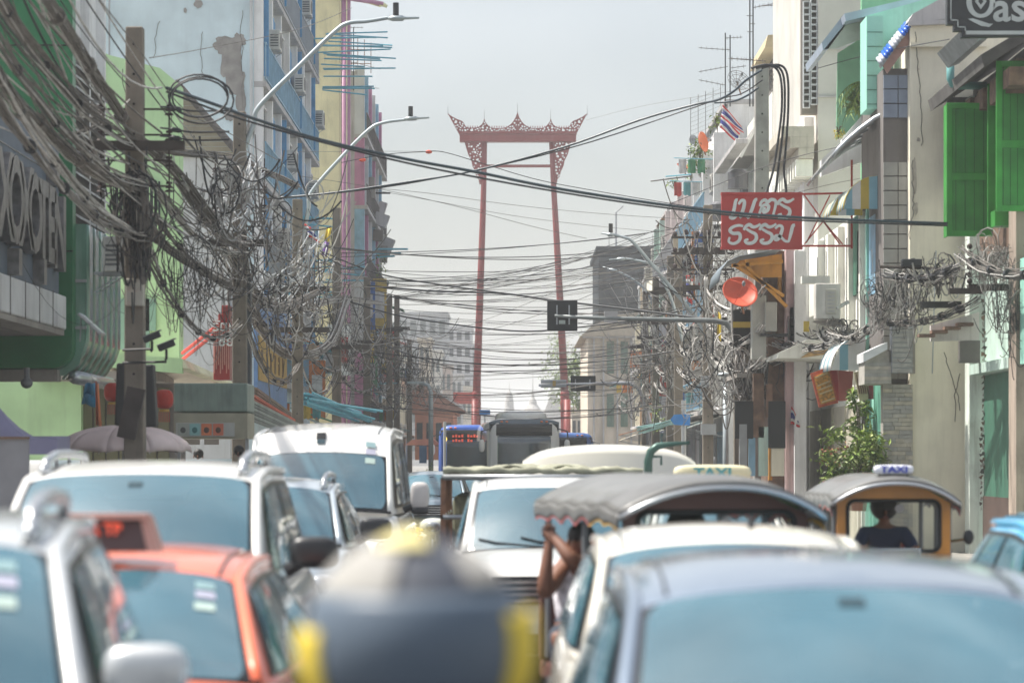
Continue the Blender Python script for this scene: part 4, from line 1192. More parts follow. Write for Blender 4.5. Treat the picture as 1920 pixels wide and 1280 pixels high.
for i, (D_, z) in enumerate(((88, 9.2), (92, 8.2), (96, 7.6), (86, 6.9), (104, 8.7))):
    poles('drying_pole', 'short teal drying pole on a lower balcony of the blue shuttered building', -1, W - .7, D_, z, 4, 1.5, sd=i + 50)
# --- yellow building with pink pipe
t = thing('yellow_building', 'tall pale yellow building with a pink drainpipe down its edge, beyond the blue balconies', 'building', (-10, 115, 0))
DY = 113.
yx = XX(637, DY)
MB().box(-14, yx, DY, 119, 0, 25).build('wall', yelw, t)
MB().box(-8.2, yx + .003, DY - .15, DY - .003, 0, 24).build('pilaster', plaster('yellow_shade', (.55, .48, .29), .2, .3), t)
MB().tube([(yx + .16, DY - .05, 0), (yx + .16, DY - .05, 20.2)], .10, 10).build('pink_pipe', pinkp, t, smooth=True)
MB().box(yx + .3, yx + .42, DY, DY + .2, 0, 20.2).build('pink_edge', pinkp, t)
for k in range(6): MB().tube([(yx - .2, DY - .2 + k * .7, 20.2 + .12 * (k % 3) + k * .12), (yx + 1.5 + .2 * (k % 2), DY + k * .8, 20.0 + .1 * k)], .07, 8).build('roof_beam', (pinkp, yelw)[k > 2], t)
for li in range(6):
    z0 = 3.6 + li * 3.1
    MB().box(XX(575, DY), XX(600, DY), DY - .05, DY - .002, z0 + .6, z0 + 2.2).build('window', winm, t) if li in (2,) else None
# --- grey decayed building
t = bld('decayed_building', 'decayed grey building with mauve pilasters and broken balconies, beyond the yellow one', -1, 6.65, 120, 139, 18.1, plaster('decayed_plaster', (.34, .33, .33), .6, .7), dep=7)
for li in range(5):
    z0 = 3.6 + li * 3.0
    railing(t, -1, 6.65, 120, 139, z0, .9, .55, dconc, step=.3)
    for k in range(6):
        y = 120 + k * 3.16
        fin(t, -1, 6.65, y, z0 + .001, z0 + 2.84, .42, .35, (mauve, lgrey, bluel)[(k + li) % 3])
        window(t, -1, 6.65, y + .9, y + 2.5, z0 + 1.0, z0 + 2.4)
rg = random.Random(3)
for k in range(9):
    z = rg.uniform(8, 14.5)
    MB().obox((-6.2 + rg.uniform(0, .35), 125 + rg.uniform(-3, 12), z), (rg.uniform(.3, .7), .6, rg.uniform(.3, .9)), Matrix.Rotation(rg.uniform(-.4, .4), 3, 'Y')).build('broken_ledge', (conc, dconc, ledgec)[k % 3], t)
m = thing('roof_cage', 'rusty wire cage standing on the roof of the decayed grey building', 'cage', (-6.6, 121, 18.3))
for k in range(6): MB().tube([(-7.4 + k * .28, 121, 18.3), (-7.4 + k * .28, 121, 20.2 - .12 * k)], .02, 4).build('cage_bar', rust, m)
for z in (18.7, 19.3): MB().tube([(-7.4, 121, z), (-6.0, 121, z)], .02, 4).build('cage_rail', rust, m)

# --- low shops with awnings along the left pavement
for (D0, D1, zt, mt, nm, lb) in ((139.2, 156, 10.4, plaster('grey_green_plaster', (.30, .33, .30)), 'shophouse', 'grey shophouse row with dark upper windows beyond the decayed building'),
                         (156.2, 178, 9.2, whitep, 'shophouse', 'low white shophouse before the far intersection on the left'),
                         (178.2, 204, 7.4, beige, 'shophouse', 'low beige shophouse beside the red gate on the left')):
    t = bld(nm, lb, -1, 7.6, D0, D1, zt, mt)
    nb = int((D1 - D0) / 4)
    for li in range(int((zt - 3.4) / 2.9)):
        z0 = 3.4 + li * 2.9
        ledge(t, -1, 7.6, D0, D1, z0, .6, .15)
        for k in range(nb):
            y = D0 + k * 4
            fin(t, -1, 7.6, y, z0 + .16, z0 + 2.8, .3, .3, mt)
            window(t, -1, 7.6, y + .9, y + 3.2, z0 + .9, z0 + 2.3)
            if k % 2: ac(-1, 7.6, y + 1.2, z0 + .25, 'small air conditioner on the far left shophouses')
# far mid-distance blocks, facing the camera
def block(name, label, x0, x1, ytop, D, mat, cols, rows, ybot=862, roofm=None, cat='building', wy=(.12, .9), dep=14, wm=None):
    t = thing(name, label, cat, (XX((x0 + x1) / 2, D), D, 0))
    a, b, zt, zb0 = XX(x0, D), XX(x1, D), ZZ(ytop, D), max(0, ZZ(ybot, D))
    MB().box(a, b, D, D + dep, zb0, zt).build('wall', mat, t)
    MB().box(a - .2, b + .2, D - .2, D + dep + .2, zt + .001, zt + .35).build('parapet', roofm or mat, t)
    cw = (b - a) / cols; rh = (zt - zb0) / rows
    for i in range(cols):
        for j in range(rows):
            w_ = MB().box(a + cw * (i + .2), a + cw * (i + .8), D - .05, D - .003, zb0 + rh * (j + .3), zb0 + rh * (j + .8)).build('window', wm or winm, t)
            m = MB(); m.box(a + cw * (i + .16), a + cw * (i + .84), D - .12, D - .003, zb0 + rh * (j + .22), zb0 + rh * (j + .29)).build('sill', mat, w_)
    return t
block('apartment_block', 'pale grey far apartment block with greenish windows, left of the red gate', 748, 838, 590, 360, plaster('far_grey', (.27, .28, .29), .2, .3), 5, 5, wm=mk('far_window', (.11, .13, .13), rough=.5))
block('office_block', 'grey far office block with dark vertical glass, just left of the gate pillar', 838, 884, 616, 400, plaster('haze_grey', (.36, .36, .37), .2, .2), 3, 8)
block('apartment_block', 'small whitish far block standing behind the leftmost gate pillar', 884, 900, 650, 430, MATS['far_grey'], 2, 4, wm=MATS['far_window'])
block('shophouse', 'tan far block between the utility poles on the left', 700, 745, 668, 212, beige, 3, 3)
t = block('brick_house', 'low reddish house with a sloping tiled roof, left below the red gate', 778, 850, 775, 196, plaster('brick_wall', (.34, .15, .10), .3, .3), 4, 1, cat='house')
MB().prism([pt(792, 716, 195.5), pt(868, 766, 195.5), pt(868, 772, 195.5), pt(770, 772, 195.5), pt(770, 732, 195.5)], (0, 10, 0)).build('roof', mk('terracotta_roof', (.30, .14, .10), rough=.8, var=.3, scale=4), t)
MB().prism([pt(792, 713, 195.2), pt(870, 765, 195.2), pt(870, 769, 195.2), pt(792, 718, 195.2)], (0, .3, 0)).build('roof_edge', ledgec, t)
t = thing('red_banner', 'plain dull red banner beside the left leg of the gate', 'banner', (XX(877, 214), 214, 0))
MB().box(XX(850, 214), XX(886, 214), 214, 214.1, ZZ(757, 214), ZZ(735, 214)).build('banner_cloth', mk('banner_red', (.45, .08, .06), rough=.7), t)
for px in (852, 884): MB().box(XX(px, 214), XX(px, 214) + .1, 214.11, 214.2, 0, ZZ(735, 214)).build('post', pipem, t)
t = thing('blue_street_sign', 'small blue street sign between the gate legs', 'sign', (XX(909, 150), 150, 0))
MB().box(XX(899, 150), XX(919, 150), 150, 150.05, ZZ(777, 150), ZZ(768, 150)).build('plate', mk('sign_blue', (.03, .22, .6), rough=.4), t)
MB().tube([(XX(909, 150), 150.1, 0), (XX(909, 150), 150.1, 4.5)], .05, 6).build('post', pipem, t)

for i, (x0, x1, y0, D_, c_, cl_, r_) in enumerate(((704, 730, 640, 215, (.40, .36, .30), 2, 4), (730, 748, 612, 232, (.30, .33, .33), 2, 5), (786, 806, 640, 262, (.45, .40, .33), 2, 4), (806, 826, 662, 285, (.50, .48, .44), 2, 4), (826, 846, 690, 310, (.36, .30, .27), 2, 3), (846, 866, 706, 335, (.42, .41, .40), 2, 3), (866, 884, 728, 360, (.48, .44, .38), 2, 2))):
    t = block('shophouse', ['narrow tan', 'narrow grey', 'cream', 'whitish', 'brownish', 'pale grey', 'last small cream'][i] + ' far shophouse in the hazy row left of the gate', x0, x1, y0, D_, plaster('far_row%d' % i, c_), cl_, r_, wm=mk('far_window', (.11, .13, .13), rough=.5), dep=8)
    for k in range(3): MB().box(XX(x1, D_), XX(x1, D_) + .9, D_ + 1 + k * 2.4, D_ + 2.6 + k * 2.4, 3.0 + k * .1, 3.25 + k * .1).build('awning', (bluel, mauve, tealp)[k], t)
for i, (x0, x1, y0, D_, c_) in enumerate(((1110, 1124, 716, 300, (.42, .38, .33)), (1096, 1112, 742, 330, (.36, .35, .34)), (1082, 1098, 760, 350, (.46, .42, .38)))):
    block('shophouse', ['taller tan', 'middle grey', 'low cream'][i] + ' far shophouse behind the right gate leg', x0, x1, y0, D_, plaster('far_rrow%d' % i, c_), 2, 3, wm=mk('far_window', (.11, .13, .13), rough=.5), dep=8)
# far temples on the axis
tm = plaster('far_stone', (.30, .29, .28), .2, .2)
t = thing('temple_spire', 'tall hazy temple tower far away between the gate legs', 'temple', (XX(955, 640), 640, 0))
def lathe(m, cx, cy, prof, n=16): m.grid([[(cx + r * math.cos(2 * PI * i / n), cy + r * math.sin(2 * PI * i / n), z) for i in range(n)] for r, z in prof], closed=True); return m
s_ = 640 / F
pf = [(9.5, 790), (9.5, 765), (8.2, 764), (8.2, 752), (7.2, 750), (6.8, 742), (5, 738), (3.6, 735), (2.2, 733), (.8, 730), (.5, 722), (.1, 714)]
lathe(MB(), XX(955, 640), 640, [(r * s_, ZZ(y, 640)) for r, y in pf]).build('spire', tm, t)
MB().box(XX(920, 640), XX(1000, 640), 642, 660, 0, ZZ(782, 640)).build('base', tm, t)
t = thing('temple_hall', 'grey stepped temple roof with a needle spire, far away before the right gate leg', 'temple', (XX(1000, 560), 560, 0))
s_ = 560 / F
lathe(MB(), XX(999, 560), 560, [(r * s_, ZZ(y, 560)) for r, y in [(20, 800), (20, 778), (22, 777), (14, 768), (15, 767), (8, 758), (7, 752), (3.5, 746), (2.4, 738), (.9, 728), (.25, 690)]]).build('spire', tm, t)
for k in range(5):
    MB().prism([pt(1018 + k * 3, 800 - 0, 565 + k), pt(1018 + k * 3, 775 - k * 7, 565 + k), pt(1036, 745 - k * 9 + 18, 565 + k), pt(1060 - k * 3, 775 - k * 7, 565 + k), pt(1060 - k * 3, 800, 565 + k)], (0, 8, 0)).build('roof_tier', tm, t)
MB().box(XX(976, 560), XX(1075, 560), 562, 564, 0, ZZ(792, 560)).build('hall_wall', tm, t)
MB().box(-60, 70, 900, 920, 0, ZZ(775, 900)).build('distant_skyline', tm, None, kind='structure')

# ================= RIGHT SIDE =================
# R1: faded mint shop at the edge
t = bld('mint_shop', 'weathered mint green shophouse with a deep green doorway, at the frame edge', 1, 8.7, 40, 52.9, 8.6, mint2, dep=6)
dg = mk('deep_green_door', (.045, .15, .10), rough=.6, streak=.3)
MB().box(8.66, 8.697, 48.3, 52.2, 0.2, 3.4).build('doorway', dg, t)
MB().box(8.64, 8.658, 48.3, 52.2, 0.2, 1.2).build('door_kick_panel', mk('brown_panel', (.08, .05, .04), rough=.8), t)
sbx(MB(), 1, 8.7, 52.35, 52.88, 0, 8.55, .003, .28).build('corner_column', plaster('peeling_mint', (.5, .55, .5), .5, .9, (.12, .09, .07)), t)
sbx(MB(), 1, 8.7, 47.4, 48.1, 0, 8.55, .003, .3).build('column', plaster('peeling_brown', (.26, .21, .17), .8, .9), t)
sbx(MB(), 1, 8.7, 44, 47.3, 3.45, 5.2, .003, .25).build('wall_panel', mint, t)
sbx(MB(), 1, 8.7, 48.15, 52.3, 3.42, 3.6, .003, .3).build('door_lintel', mint2, t)
sbx(MB(), 1, 8.7, 48.3, 52.2, 5.55, 8.2, .003, .12).build('window', woodm, t)
# eave, soffit, gutter, downpipe
MB().prism([(7.75, 47, 8.55), (9, 47, 9.3), (9, 47, 9.1), (7.8, 47, 8.35)], (0, 6, 0)).build('eave', mk('eave_dark', (.10, .095, .09), rough=.9, var=.3), t)
gz = MB().prism([(7.47, 46.6, 9.0), (7.66, 46.6, 8.74), (7.86, 46.6, 8.82), (7.72, 46.6, 9.1)], (0, 3.4, 0)).build('gutter', zinc, t)
MB().box(8.1, 8.7, 52.9, 53.1, 6.9, 8.6).build('brick_infill', mk('grey_brick', (.16, .15, .15), rough=.9, var=.4, scale=9), t)
# stacked plank facing under the eave
for k in range(9): MB().box(8.15 + .06 * (k % 2), 8.68, 46.6 + k * .66, 47.2 + k * .66, 8.0 - .05 * (k % 3), 8.3).build('eave_bracket', woodm, t)
dp = mk('teal_downpipe', (.14, .36, .36), rough=.4)
MB().tube([(XX(1782, 50.2), 50.2, ZZ(112, 50.2)), (XX(1782, 50.2), 50.2, ZZ(148, 50.2)), (XX(1786, 50.2), 50.2, ZZ(158, 50.2)), (XX(1798, 50.2), 50.2, ZZ(161, 50.2)), (XX(1850, 50.2), 50.2, ZZ(161, 50.2))], .07, 10).build('downpipe', dp, t, smooth=True)
# green shutters, open and standing out from the wall
def shutter(px0, px1, py0, py1, D, label):
    t = thing('window_shutter', label, 'shutter', (XX((px0 + px1) / 2, D), D, ZZ(py1, D)), 'green window shutters standing open')
    x0, x1, z0, z1 = XX(px0, D), XX(px1, D), ZZ(py1, D), ZZ(py0, D)
    MB().box(x0 + .1, x1 - .1, D + .015, D + .035, z0 + .1, z1 - .1).build('panel', greenp, t)
    for k in range(1, 5): MB().box(lerp(x0, x1, k / 5) - .004, lerp(x0, x1, k / 5) + .004, D + .011, D + .0149, z0 + .1, z1 - .1).build('board_joint', hole_m, t)
    fw = .10
    for a, b, c, d in ((x0, x0 + fw, z0, z1), (x1 - fw, x1, z0, z1), (x0 + fw, x1 - fw, z0, z0 + fw), (x0 + fw, x1 - fw, z1 - fw, z1), (x0 + fw, x1 - fw, lerp(z0, z1, .42), lerp(z0, z1, .42) + fw * 1.3)):
        MB().box(a, b, D, D + .05, c, d).build('stile', greens, t, bevel=.006)
    MB().box(x0, x0 + .03, D + .051, D + .35, z0, z1 - .02).build('side_leaf', greens, t) if px0 < 1800 else None
    return t
shutter(1775, 1862, 193, 443, 49.6, 'lower wide green shutter standing open above the mint doorway')
shutter(1852, 1872, 157, 425, 48.9, 'narrow dark green shutter leaf wedged between the two wide ones')
shutter(1868, 1935, 114, 396, 47.3, 'upper green shutter cut by the frame edge')
MB().box(XX(1858, 48.6), XX(1912, 48.6), 48.2, 48.6, ZZ(427, 48.6), ZZ(398, 48.6)).build('planter_box', greens, None, label='small green wooden box below the green shutters', cat='box')
# black sign
t = thing('shop_sign', 'black shop sign with stepped silver border and ornate lettering, top corner', 'sign', (XX(1870, 45), 45, 8))
D_ = 45.
blk = mk('sign_black', (.018, .019, .022), rough=.4)
silv = mk('sign_silver', (.42, .44, .44), rough=.5)
MB().prism([pt(x, y, D_) for x, y in ((1776, -60), (1776, 46), (1789, 46), (1789, 58), (1803, 58), (1803, 70), (2010, 66), (2010, -60))], (0, .18, 0)).build('board', blk, t)
bp_ = [(1783, -60), (1783, 38), (1796, 38), (1796, 51), (1810, 51), (1810, 64), (2010, 59)]
for a, b in zip(bp_[:-1], bp_[1:]):
    q0, q1 = P(*a, D_ - .01), P(*b, D_ - .01)
    MB().box(min(q0.x, q1.x) - .008, max(q0.x, q1.x) + .008, D_ - .012, D_ - .002, min(q0.z, q1.z) - .008, max(q0.z, q1.z) + .008).build('border_line', silv, t)
def disc(px, py, rx, ry, n=28): return [(px + rx * math.cos(2 * PI * k / n), py + ry * math.sin(2 * PI * k / n)) for k in range(n)]
def sgn(polys, D, name, mt, par, d=.01): return curve_mesh(name, [[((x - 960) / F * D, H + (HY - y) / F * D) for x, y in p_] for p_ in polys], mt, par, d, frame_m(Vector((0, D, 0)), *FRONT))
sgn([disc(1839, 5, 27, 29), disc(1839, 3, 17, 24), [(1839, -12), (1850, 11 - 8), (1839, 18), (1828, 11 - 8)][::1], [(1839, -5), (1844, 3), (1839, 10), (1834, 3)]], D_ - .012, 'letter_q', silv, t)
sgn([[(1815, 36), (1824, 35), (1840, 40), (1855, 45), (1862, 45), (1855, 51), (1840, 49), (1826, 42)]], D_ - .012, 'letter_tail', silv, t)
text('lettering', 'as', .66, (XX(1893, D_), D_ - .012, ZZ(16, D_)), FRONT, silv, t, depth=.01, bold=.012)
# R2: beige camera facing wall
t = thing('beige_building', 'tall beige wall with stains and cracks, beside the mint shophouse', 'building', (9, 55, 0))
DW = 53.3
MB().box(XX(1706, DW), 15, DW, 56, 0, ZZ(42, DW)).build('wall', beige, t)
MB().prism([pt(1702, 42, DW - .1), pt(1712, 26, DW - .1), pt(1760, 0, DW - .1), pt(1800, -25, DW - .1), pt(1850, -25, DW - .1), pt(1850, 30, DW - .1)], (0, 3, 0)).build('roof', ledgec, t)
MB().prism([pt(1704, 48, DW - .12), pt(1704, 40, DW - .12), pt(1850, 34, DW - .12), pt(1850, 42, DW - .12)], (0, .1, 0)).build('cornice', ledgec, t)
wst = mk('cement_stain', (.46, .42, .35), rough=.95, var=.3, scale=5)
for i, (cx, cy, r, ry) in enumerate(((1715, 330, 4, 30), (1722, 262, 3, 4), (1770, 262, 2, 2), (1722, 130, 2, 2), (1718, 390, 3, 14), (1722, 560, 3, 10))):
    MB().prism(patch(cx, cy, r, ry, DW - .006 - i * .002), (0, .005, 0)).build('stain', wst, t)
# tiled strip
t = thing('tiled_pier', 'tall pier clad in square grey tiles and pale stone strips, between mint and beige walls', 'pier', (XX(1680, 53.6), 53.6, 0))
tl = mk('grey_tile', (.33, .33, .31), rough=.45, var=.12, scale=3, streak=.3)
tlb = mk('blue_grey_tile', (.23, .27, .35), rough=.4, var=.12, scale=3)
xa, xm, xb = XX(1657, 53.6), XX(1684, 53.6), XX(1705, 53.6)
MB().box(xa, xb, 53.66, 57, 0, ZZ(128, 53.6)).build('core', dconc, t)
py = 140
while py < 700:
    if not (206 < py < 282):
        for a, b in ((xa, xm - .008), (xm + .008, xb)):
            z0, z1 = ZZ(py + 26, 53.6), ZZ(py + 1, 53.6)
            MB().box(a, b, 53.6 + .004 * ((py // 27) % 2), 53.655, z0, z1).build('tile', tlb if py < 210 else tl, t)
    py += 27.2
strip = [mk('stone_strip%d' % k, c, rough=.8, var=.2, scale=8) for k, c in enumerate(((.40, .38, .34), (.47, .43, .36), (.36, .35, .33)))]
rg = random.Random(21)
z = 0.0
while z < ZZ(722, 53.2):
    x = XX(1656, 53.2)
    while x < XX(1712, 53.2) - .01:
        x2 = min(x + rg.uniform(.14, .34), XX(1712, 53.2))
        MB().box(x, x2 - .004, 53.2 + rg.uniform(0, .02), 53.28, z, z + .072).build('stone_strip', rg.choice(strip), t)
        x = x2
    z += .078
MB().box(XX(1656, 53.2), XX(1712, 53.2), 53.285, 53.58, 0, ZZ(720, 53.2)).build('strip_core', conc, t)
# white canopy box beside it
t = thing('box_canopy', 'white topped entrance canopy clad in pale stone strips, left of the tiled pier', 'canopy', (XX(1650, 53), 53, 3))
m = MB(); m.prism([pt(1621, 720, 52.9), pt(1621, 679, 52.9), pt(1664, 652, 52.9), pt(1672, 720, 52.9)], (0, .9, 0)); m.build('body', strip[0], t)
MB().prism([pt(1619, 679, 52.8), pt(1619, 662, 52.8), pt(1664, 641, 52.8), pt(1664, 655, 52.8)], (0, 1, 0)).build('top', mk('canopy_white_panel', (.70, .71, .72), rough=.4), t)
MB().box(XX(1672, 52.8), XX(1711, 52.8), 52.8, 53.1, ZZ(699, 52.8), ZZ(612, 52.8)).build('hanging_panel', mk('panel_grey', (.30, .32, .34), rough=.6), t)
for k in range(9):
    MB().box(XX(1673, 52.79), XX(1710, 52.79), 52.785, 52.798, ZZ(698 - k * 9.5, 52.8), ZZ(690.5 - k * 9.5, 52.8)).build('siding', strip[2], t)
for k in range(6):
    MB().box(XX(1621, 52.88), XX(1671, 52.88), 52.88 , 52.898, ZZ(719 - k * 6.6, 52.9), ZZ(713 - k * 6.6, 52.9)).build('siding', strip[k % 3], t)
# R3: mint building
t = thing('mint_building', 'bright mint green building with a recessed balcony full of plants, above the striped awnings', 'building', (9, 60, 0))
MB().box(7.05, 14, 53.7, 68, 0, 6.9).build('wall', creamp, t)
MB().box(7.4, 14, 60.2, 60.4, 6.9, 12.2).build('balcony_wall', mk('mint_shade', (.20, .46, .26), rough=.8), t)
MB().prism([pt(1568, 262, 60.1), pt(1571, 100, 60.1), pt(1632, 60, 60.1), pt(1632, 220, 60.1)], (0, .1, 0)).build('balcony_side', mk('mint_green_paint', (.24, .48, .31), rough=.8, var=.1), t)
MB().box(XX(1625, 54.6), XX(1656, 54.6), 54.6, 55.6, ZZ(204, 54.6), ZZ(30, 54.6)).build('pilaster', mint, t)
for k in range(6): MB().box(XX(1626, 54.6), XX(1655, 54.6), 54.588, 54.598, ZZ(196 - k * 27, 54.6), ZZ(195 - k * 27, 54.6)).build('groove', dg, t)
MB().prism([pt(1625, 60, 55.7), pt(1625, 30, 55.7), pt(1760, -8, 55.7), pt(1760, 200, 55.7), pt(1650, 200, 55.7)], (0, 1, 0)).build('upper_wall', mint, t)
MB().prism([pt(1543, 94, 57), pt(1541, 80, 57), pt(1583, 26, 57), pt(1632, 18, 57), pt(1632, 38, 57), pt(1590, 42, 57), pt(1552, 93, 57)], (0, 3.2, 0)).build('roof_end', mk('roof_bluegrey', (.36, .42, .50), rough=.5, metal=.2), t)
MB().prism([pt(1583, 26, 56.4), pt(1586, 40, 56.4), pt(1780, -6, 56.4), pt(1780, -20, 56.4)], (0, 4, 0)).build('roof_fascia', MATS['roof_bluegrey'], t)
MB().prism([pt(1545, 93, 57), pt(1586, 43, 57), pt(1632, 36, 57), pt(1632, 66, 57), pt(1571, 90, 57)], (0, .05, 0)).build('soffit', mk('soffit_cream', (.45, .47, .40), rough=.9), t)
MB().prism([pt(1578, 262, 58), pt(1625, 206, 58), pt(1625, 225, 58), pt(1578, 275, 58)], (0, .2, 0)).build('balcony_edge', whitep, t)
MB().prism([pt(1540, 300, 59), pt(1580, 262, 59), pt(1626, 213, 59), pt(1655, 213, 59), pt(1655, 290, 59), pt(1540, 330, 59)], (0, .3, 0)).build('balcony_front', whitep, t)
for (a, b, mt_) in ((1601, 1617, dg), (1634, 1646, bluel), (1622, 1632, mint2)):
    MB().box(7.0, 7.045, DD(b, 7.05), DD(a, 7.05), ZZ(552, DD((a + b) / 2, 7.05)), ZZ(405, DD((a + b) / 2, 7.05))).build('window_strip', mt_, t)
    fin(t, 1, 7.05, DD(a, 7.05), 3.6, 6.8, .10, .10, mint)
MB().box(7.0, 7.045, 53.8, 56.4, 0.2, 3.3).build('door', mk('green_door', (.10, .30, .22), rough=.6), t)
MB().box(6.98, 7.04, 54.9, 55.1, .2, 3.3).build('door_post', mint, t)
for k in range(5):
    y = 57.1 + k * 1.9
    w_ = MB().box(7.0, 7.045, y, y + .6, 4.2, 6.5).build('window', winm, t)
    MB().box(6.98, 7.0, y - .08, y, 4.1, 6.6).build('frame', creamp, w_)
    fin(t, 1, 7.05, y - .6, 3.4, 6.8, .14, .22, creamp)
for k in range(4):
    y = 57.5 + k * 2.4
    MB().box(7.0, 7.045, y, y + 2.1, .1, 3.0).build('folding_door', mk('folding_door_cream', (.45, .42, .33), rough=.7, streak=.3), t)
# curved frame awning
t = thing('curved_canopy', 'curved translucent canopy on bent steel pipes, below the mint balcony', 'canopy', (XX(1640, 56), 56, 7))
arc = [(1560, 296), (1572, 280), (1590, 262), (1612, 243), (1640, 222), (1672, 207), (1705, 199)]
for k in range(6):
    Dk = 54.2 + k * 1.0
    m = MB(); m.tube([P(x, y, 54.2) + Vector((0, k * .9, -.02 * k)) for i, (x, y) in enumerate(arc)], .035 if k else .05, 6); m.build('rib', silverp, t, smooth=True)
m = MB(); m.grid([[P(x, y, 54.2) + Vector((0, k * .9, .05 - .02 * k)) for i, (x, y) in enumerate(arc)] for k in range(6)]); m.build('sheet', mk('canopy_sheet', (.50, .52, .50), rough=.4, streak=.3, alpha=.55), t, smooth=True, solid=.01)
# small blue tiled roof
t = thing('tiled_eave', 'small wooden eave with blue glazed tiles, beside the beige wall', 'roof', (XX(1680, 53.9), 53.9, 9))
bt = mk('blue_roof_tile', (.02, .12, .55), rough=.3); gt = mk('grey_roof_tile', (.42, .45, .5), rough=.5)
for k in range(12):
    a = Vector(pt(lerp(1652, 1704, k / 11), lerp(118, 52, k / 11), 53.3))
    MB().tube([a, a + Vector((.03, .7, .18))], .042, 8).build('tile', bt if k in (2, 3, 4, 9, 10, 11) else gt, t, smooth=True)
MB().prism([pt(1655, 122, 53.4), pt(1704, 58, 53.4), pt(1705, 82, 53.4), pt(1664, 138, 53.4)], (0, .08, 0)).build('gable_board', mk('pink_wood', (.40, .24, .20), rough=.8, var=.2), t)
MB().prism([pt(1649, 122, 53.35), pt(1704, 50, 53.35), pt(1704, 57, 53.35), pt(1652, 128, 53.35)], (0, .1, 0)).build('bargeboard', zinc, t)
# striped awnings
def awning(name, label, px0, px1, py0, py1, D, cols, dep=1.0, n=8, s=1, cat='awning'):
    t = thing(name, label, cat, (XX((px0 + px1) / 2, D), D, ZZ(py1, D)))
    x0, x1, z0, z1 = XX(px0, D), XX(px1, D), ZZ(py1, D), ZZ(py0, D)
    for k in range(n):
        MB().surf(lambda u, v: Vector((lerp(x1, x0, math.sin(v * PI / 2)), D + dep * (k + u * .97) / n, lerp(z1, z0, (1 - math.cos(v * PI / 2)) ** 1.0))), 1, 8).build('stripe', cols[k % len(cols)], t, smooth=True, solid=.012)
    m = MB()
    q = [(lerp(x1, x0, math.sin(v / 8 * PI / 2)), D - .005, lerp(z1, z0, 1 - math.cos(v / 8 * PI / 2))) for v in range(9)] + [(x1, D - .005, z0)]
    for k in range(4):
        za, zb2 = lerp(z0, z1, k / 4), lerp(z0, z1, (k + 1) / 4)
        # end cap stripes
        xa_ = lambda z: lerp(x1, x0, math.sin(math.acos(max(0, min(1, 1 - (z1 - z) / (z1 - z0))))))
        xs_ = [lerp(x0, x1, k / 4), lerp(x0, x1, (k + 1) / 4)]
        zt_ = [z1 - (z1 - z0) * (1 - math.cos(math.asin(min(1, (x1 - x) / (x1 - x0))))) for x in xs_]
        MB().prism([(xs_[0], D - .02, z0), (xs_[1], D - .02, z0), (xs_[1], D - .02, zt_[1]), (xs_[0], D - .02, zt_[0] + .001)], (0, .012, 0)).build('end_stripe', cols[(k + 1) % len(cols)], t)
    return t
ylw = mk('awning_yellow', (.50, .37, .06), rough=.7); blw = mk('awning_blue', (.22, .42, .50), rough=.7); wht = mk('awning_white', (.66, .66, .64), rough=.7)
awning('striped_awning', 'near yellow and blue striped awning above the narrow windows', 1582, 1645, 330, 392, 54.5, [ylw, blw, wht], 1.2)
awning('striped_awning', 'farther yellow and blue striped awning, partly behind the red sign frame', 1556, 1617, 352, 404, 56.4, [blw, ylw, wht], 1.2)
awning('white_awning', 'dirty white and blue curved awning low beside the cream ledge', 1558, 1622, 628, 694, 55.6, [wht, wht, blw], 2.2, n=9)
# cream ledge canopy
t = thing('concrete_canopy', 'cream painted concrete canopy with flaking underside, above the folding doors', 'canopy', (XX(1520, 60), 60, 4))
MB().prism([pt(1458, 671, 60), pt(1460, 662, 60), pt(1515, 636, 60), pt(1565, 640, 60), pt(1565, 672, 60)], (0, 3, 0)).build('slab', creamp, t)
MB().prism([pt(1500, 671, 59.98), pt(1520, 658, 59.98), pt(1560, 654, 59.98), pt(1550, 664, 59.98)], (0, .01, 0)).build('flaking_patch', mk('flaking', (.40, .26, .12), rough=1, var=.5, scale=8), t)
# dirty white eave over beige alley
t = thing('stained_canopy', 'stained white plank canopy above the beige wall, next to the mint corner', 'canopy', (XX(1790, 50), 50, 4))
MB().prism([pt(1745, 640, 50), pt(1745, 610, 50), pt(1836, 585, 50), pt(1836, 637, 50)], (0, .1, 0)).build('fascia', plaster('stained_white', (.50, .47, .45), .6, .9, (.1, .08, .07)), t)
for k in range(4): MB().box(XX(1722 + k * 24, 49.8), XX(1752 + k * 24, 49.8), 49.7, 49.99, ZZ(632 - k * 7, 49.8), ZZ(626 - k * 7, 49.8)).build('plank', woodm, t)
MB().box(XX(1800, 51), XX(1838, 51), 51, 51.2, ZZ(680, 51), ZZ(638, 51)).build('shade_panel', dconc, t)
MB().box(XX(1726, 50.5), XX(1800, 50.5), 50.3, 50.5, ZZ(578, 50.5), ZZ(566, 50.5)).build('beam', frit, t)
# R4: tall grey beige wall and lattice
t = thing('lattice_building', 'tall plain grey beige building with a column of square lattice blocks, behind the mint roof', 'building', (10, 68, 0))
DL = 66.5
MB().box(XX(1534, DL), 16, DL, 78, 0, 16).build('wall', plaster('grey_beige', (.40, .385, .355), .12, .15, (.28, .26, .24)), t)
MB().box(XX(1504, DL + 1.5), XX(1534, DL), DL + 1.0, DL + 4, 0, ZZ(210, DL)).build('lower_wall', whitep, t)
rg = random.Random(5)
py = 0
for j in range(16):
    for i in range(2):
        D_ = DL + .05
        x = XX(1506 + i * 14, D_); z = ZZ(15 + j * 12.5 - i * 6, D_)
        m = MB()
        for a, b, c, d in ((0, .16, 0, .02), (0, .16, .14, .16), (0, .02, .02, .14), (.14, .16, .02, .14)): m.box(x + a, x + b, D_, D_ + .12, z + c, z + d)
        m.build('lattice_block', lgrey, t)
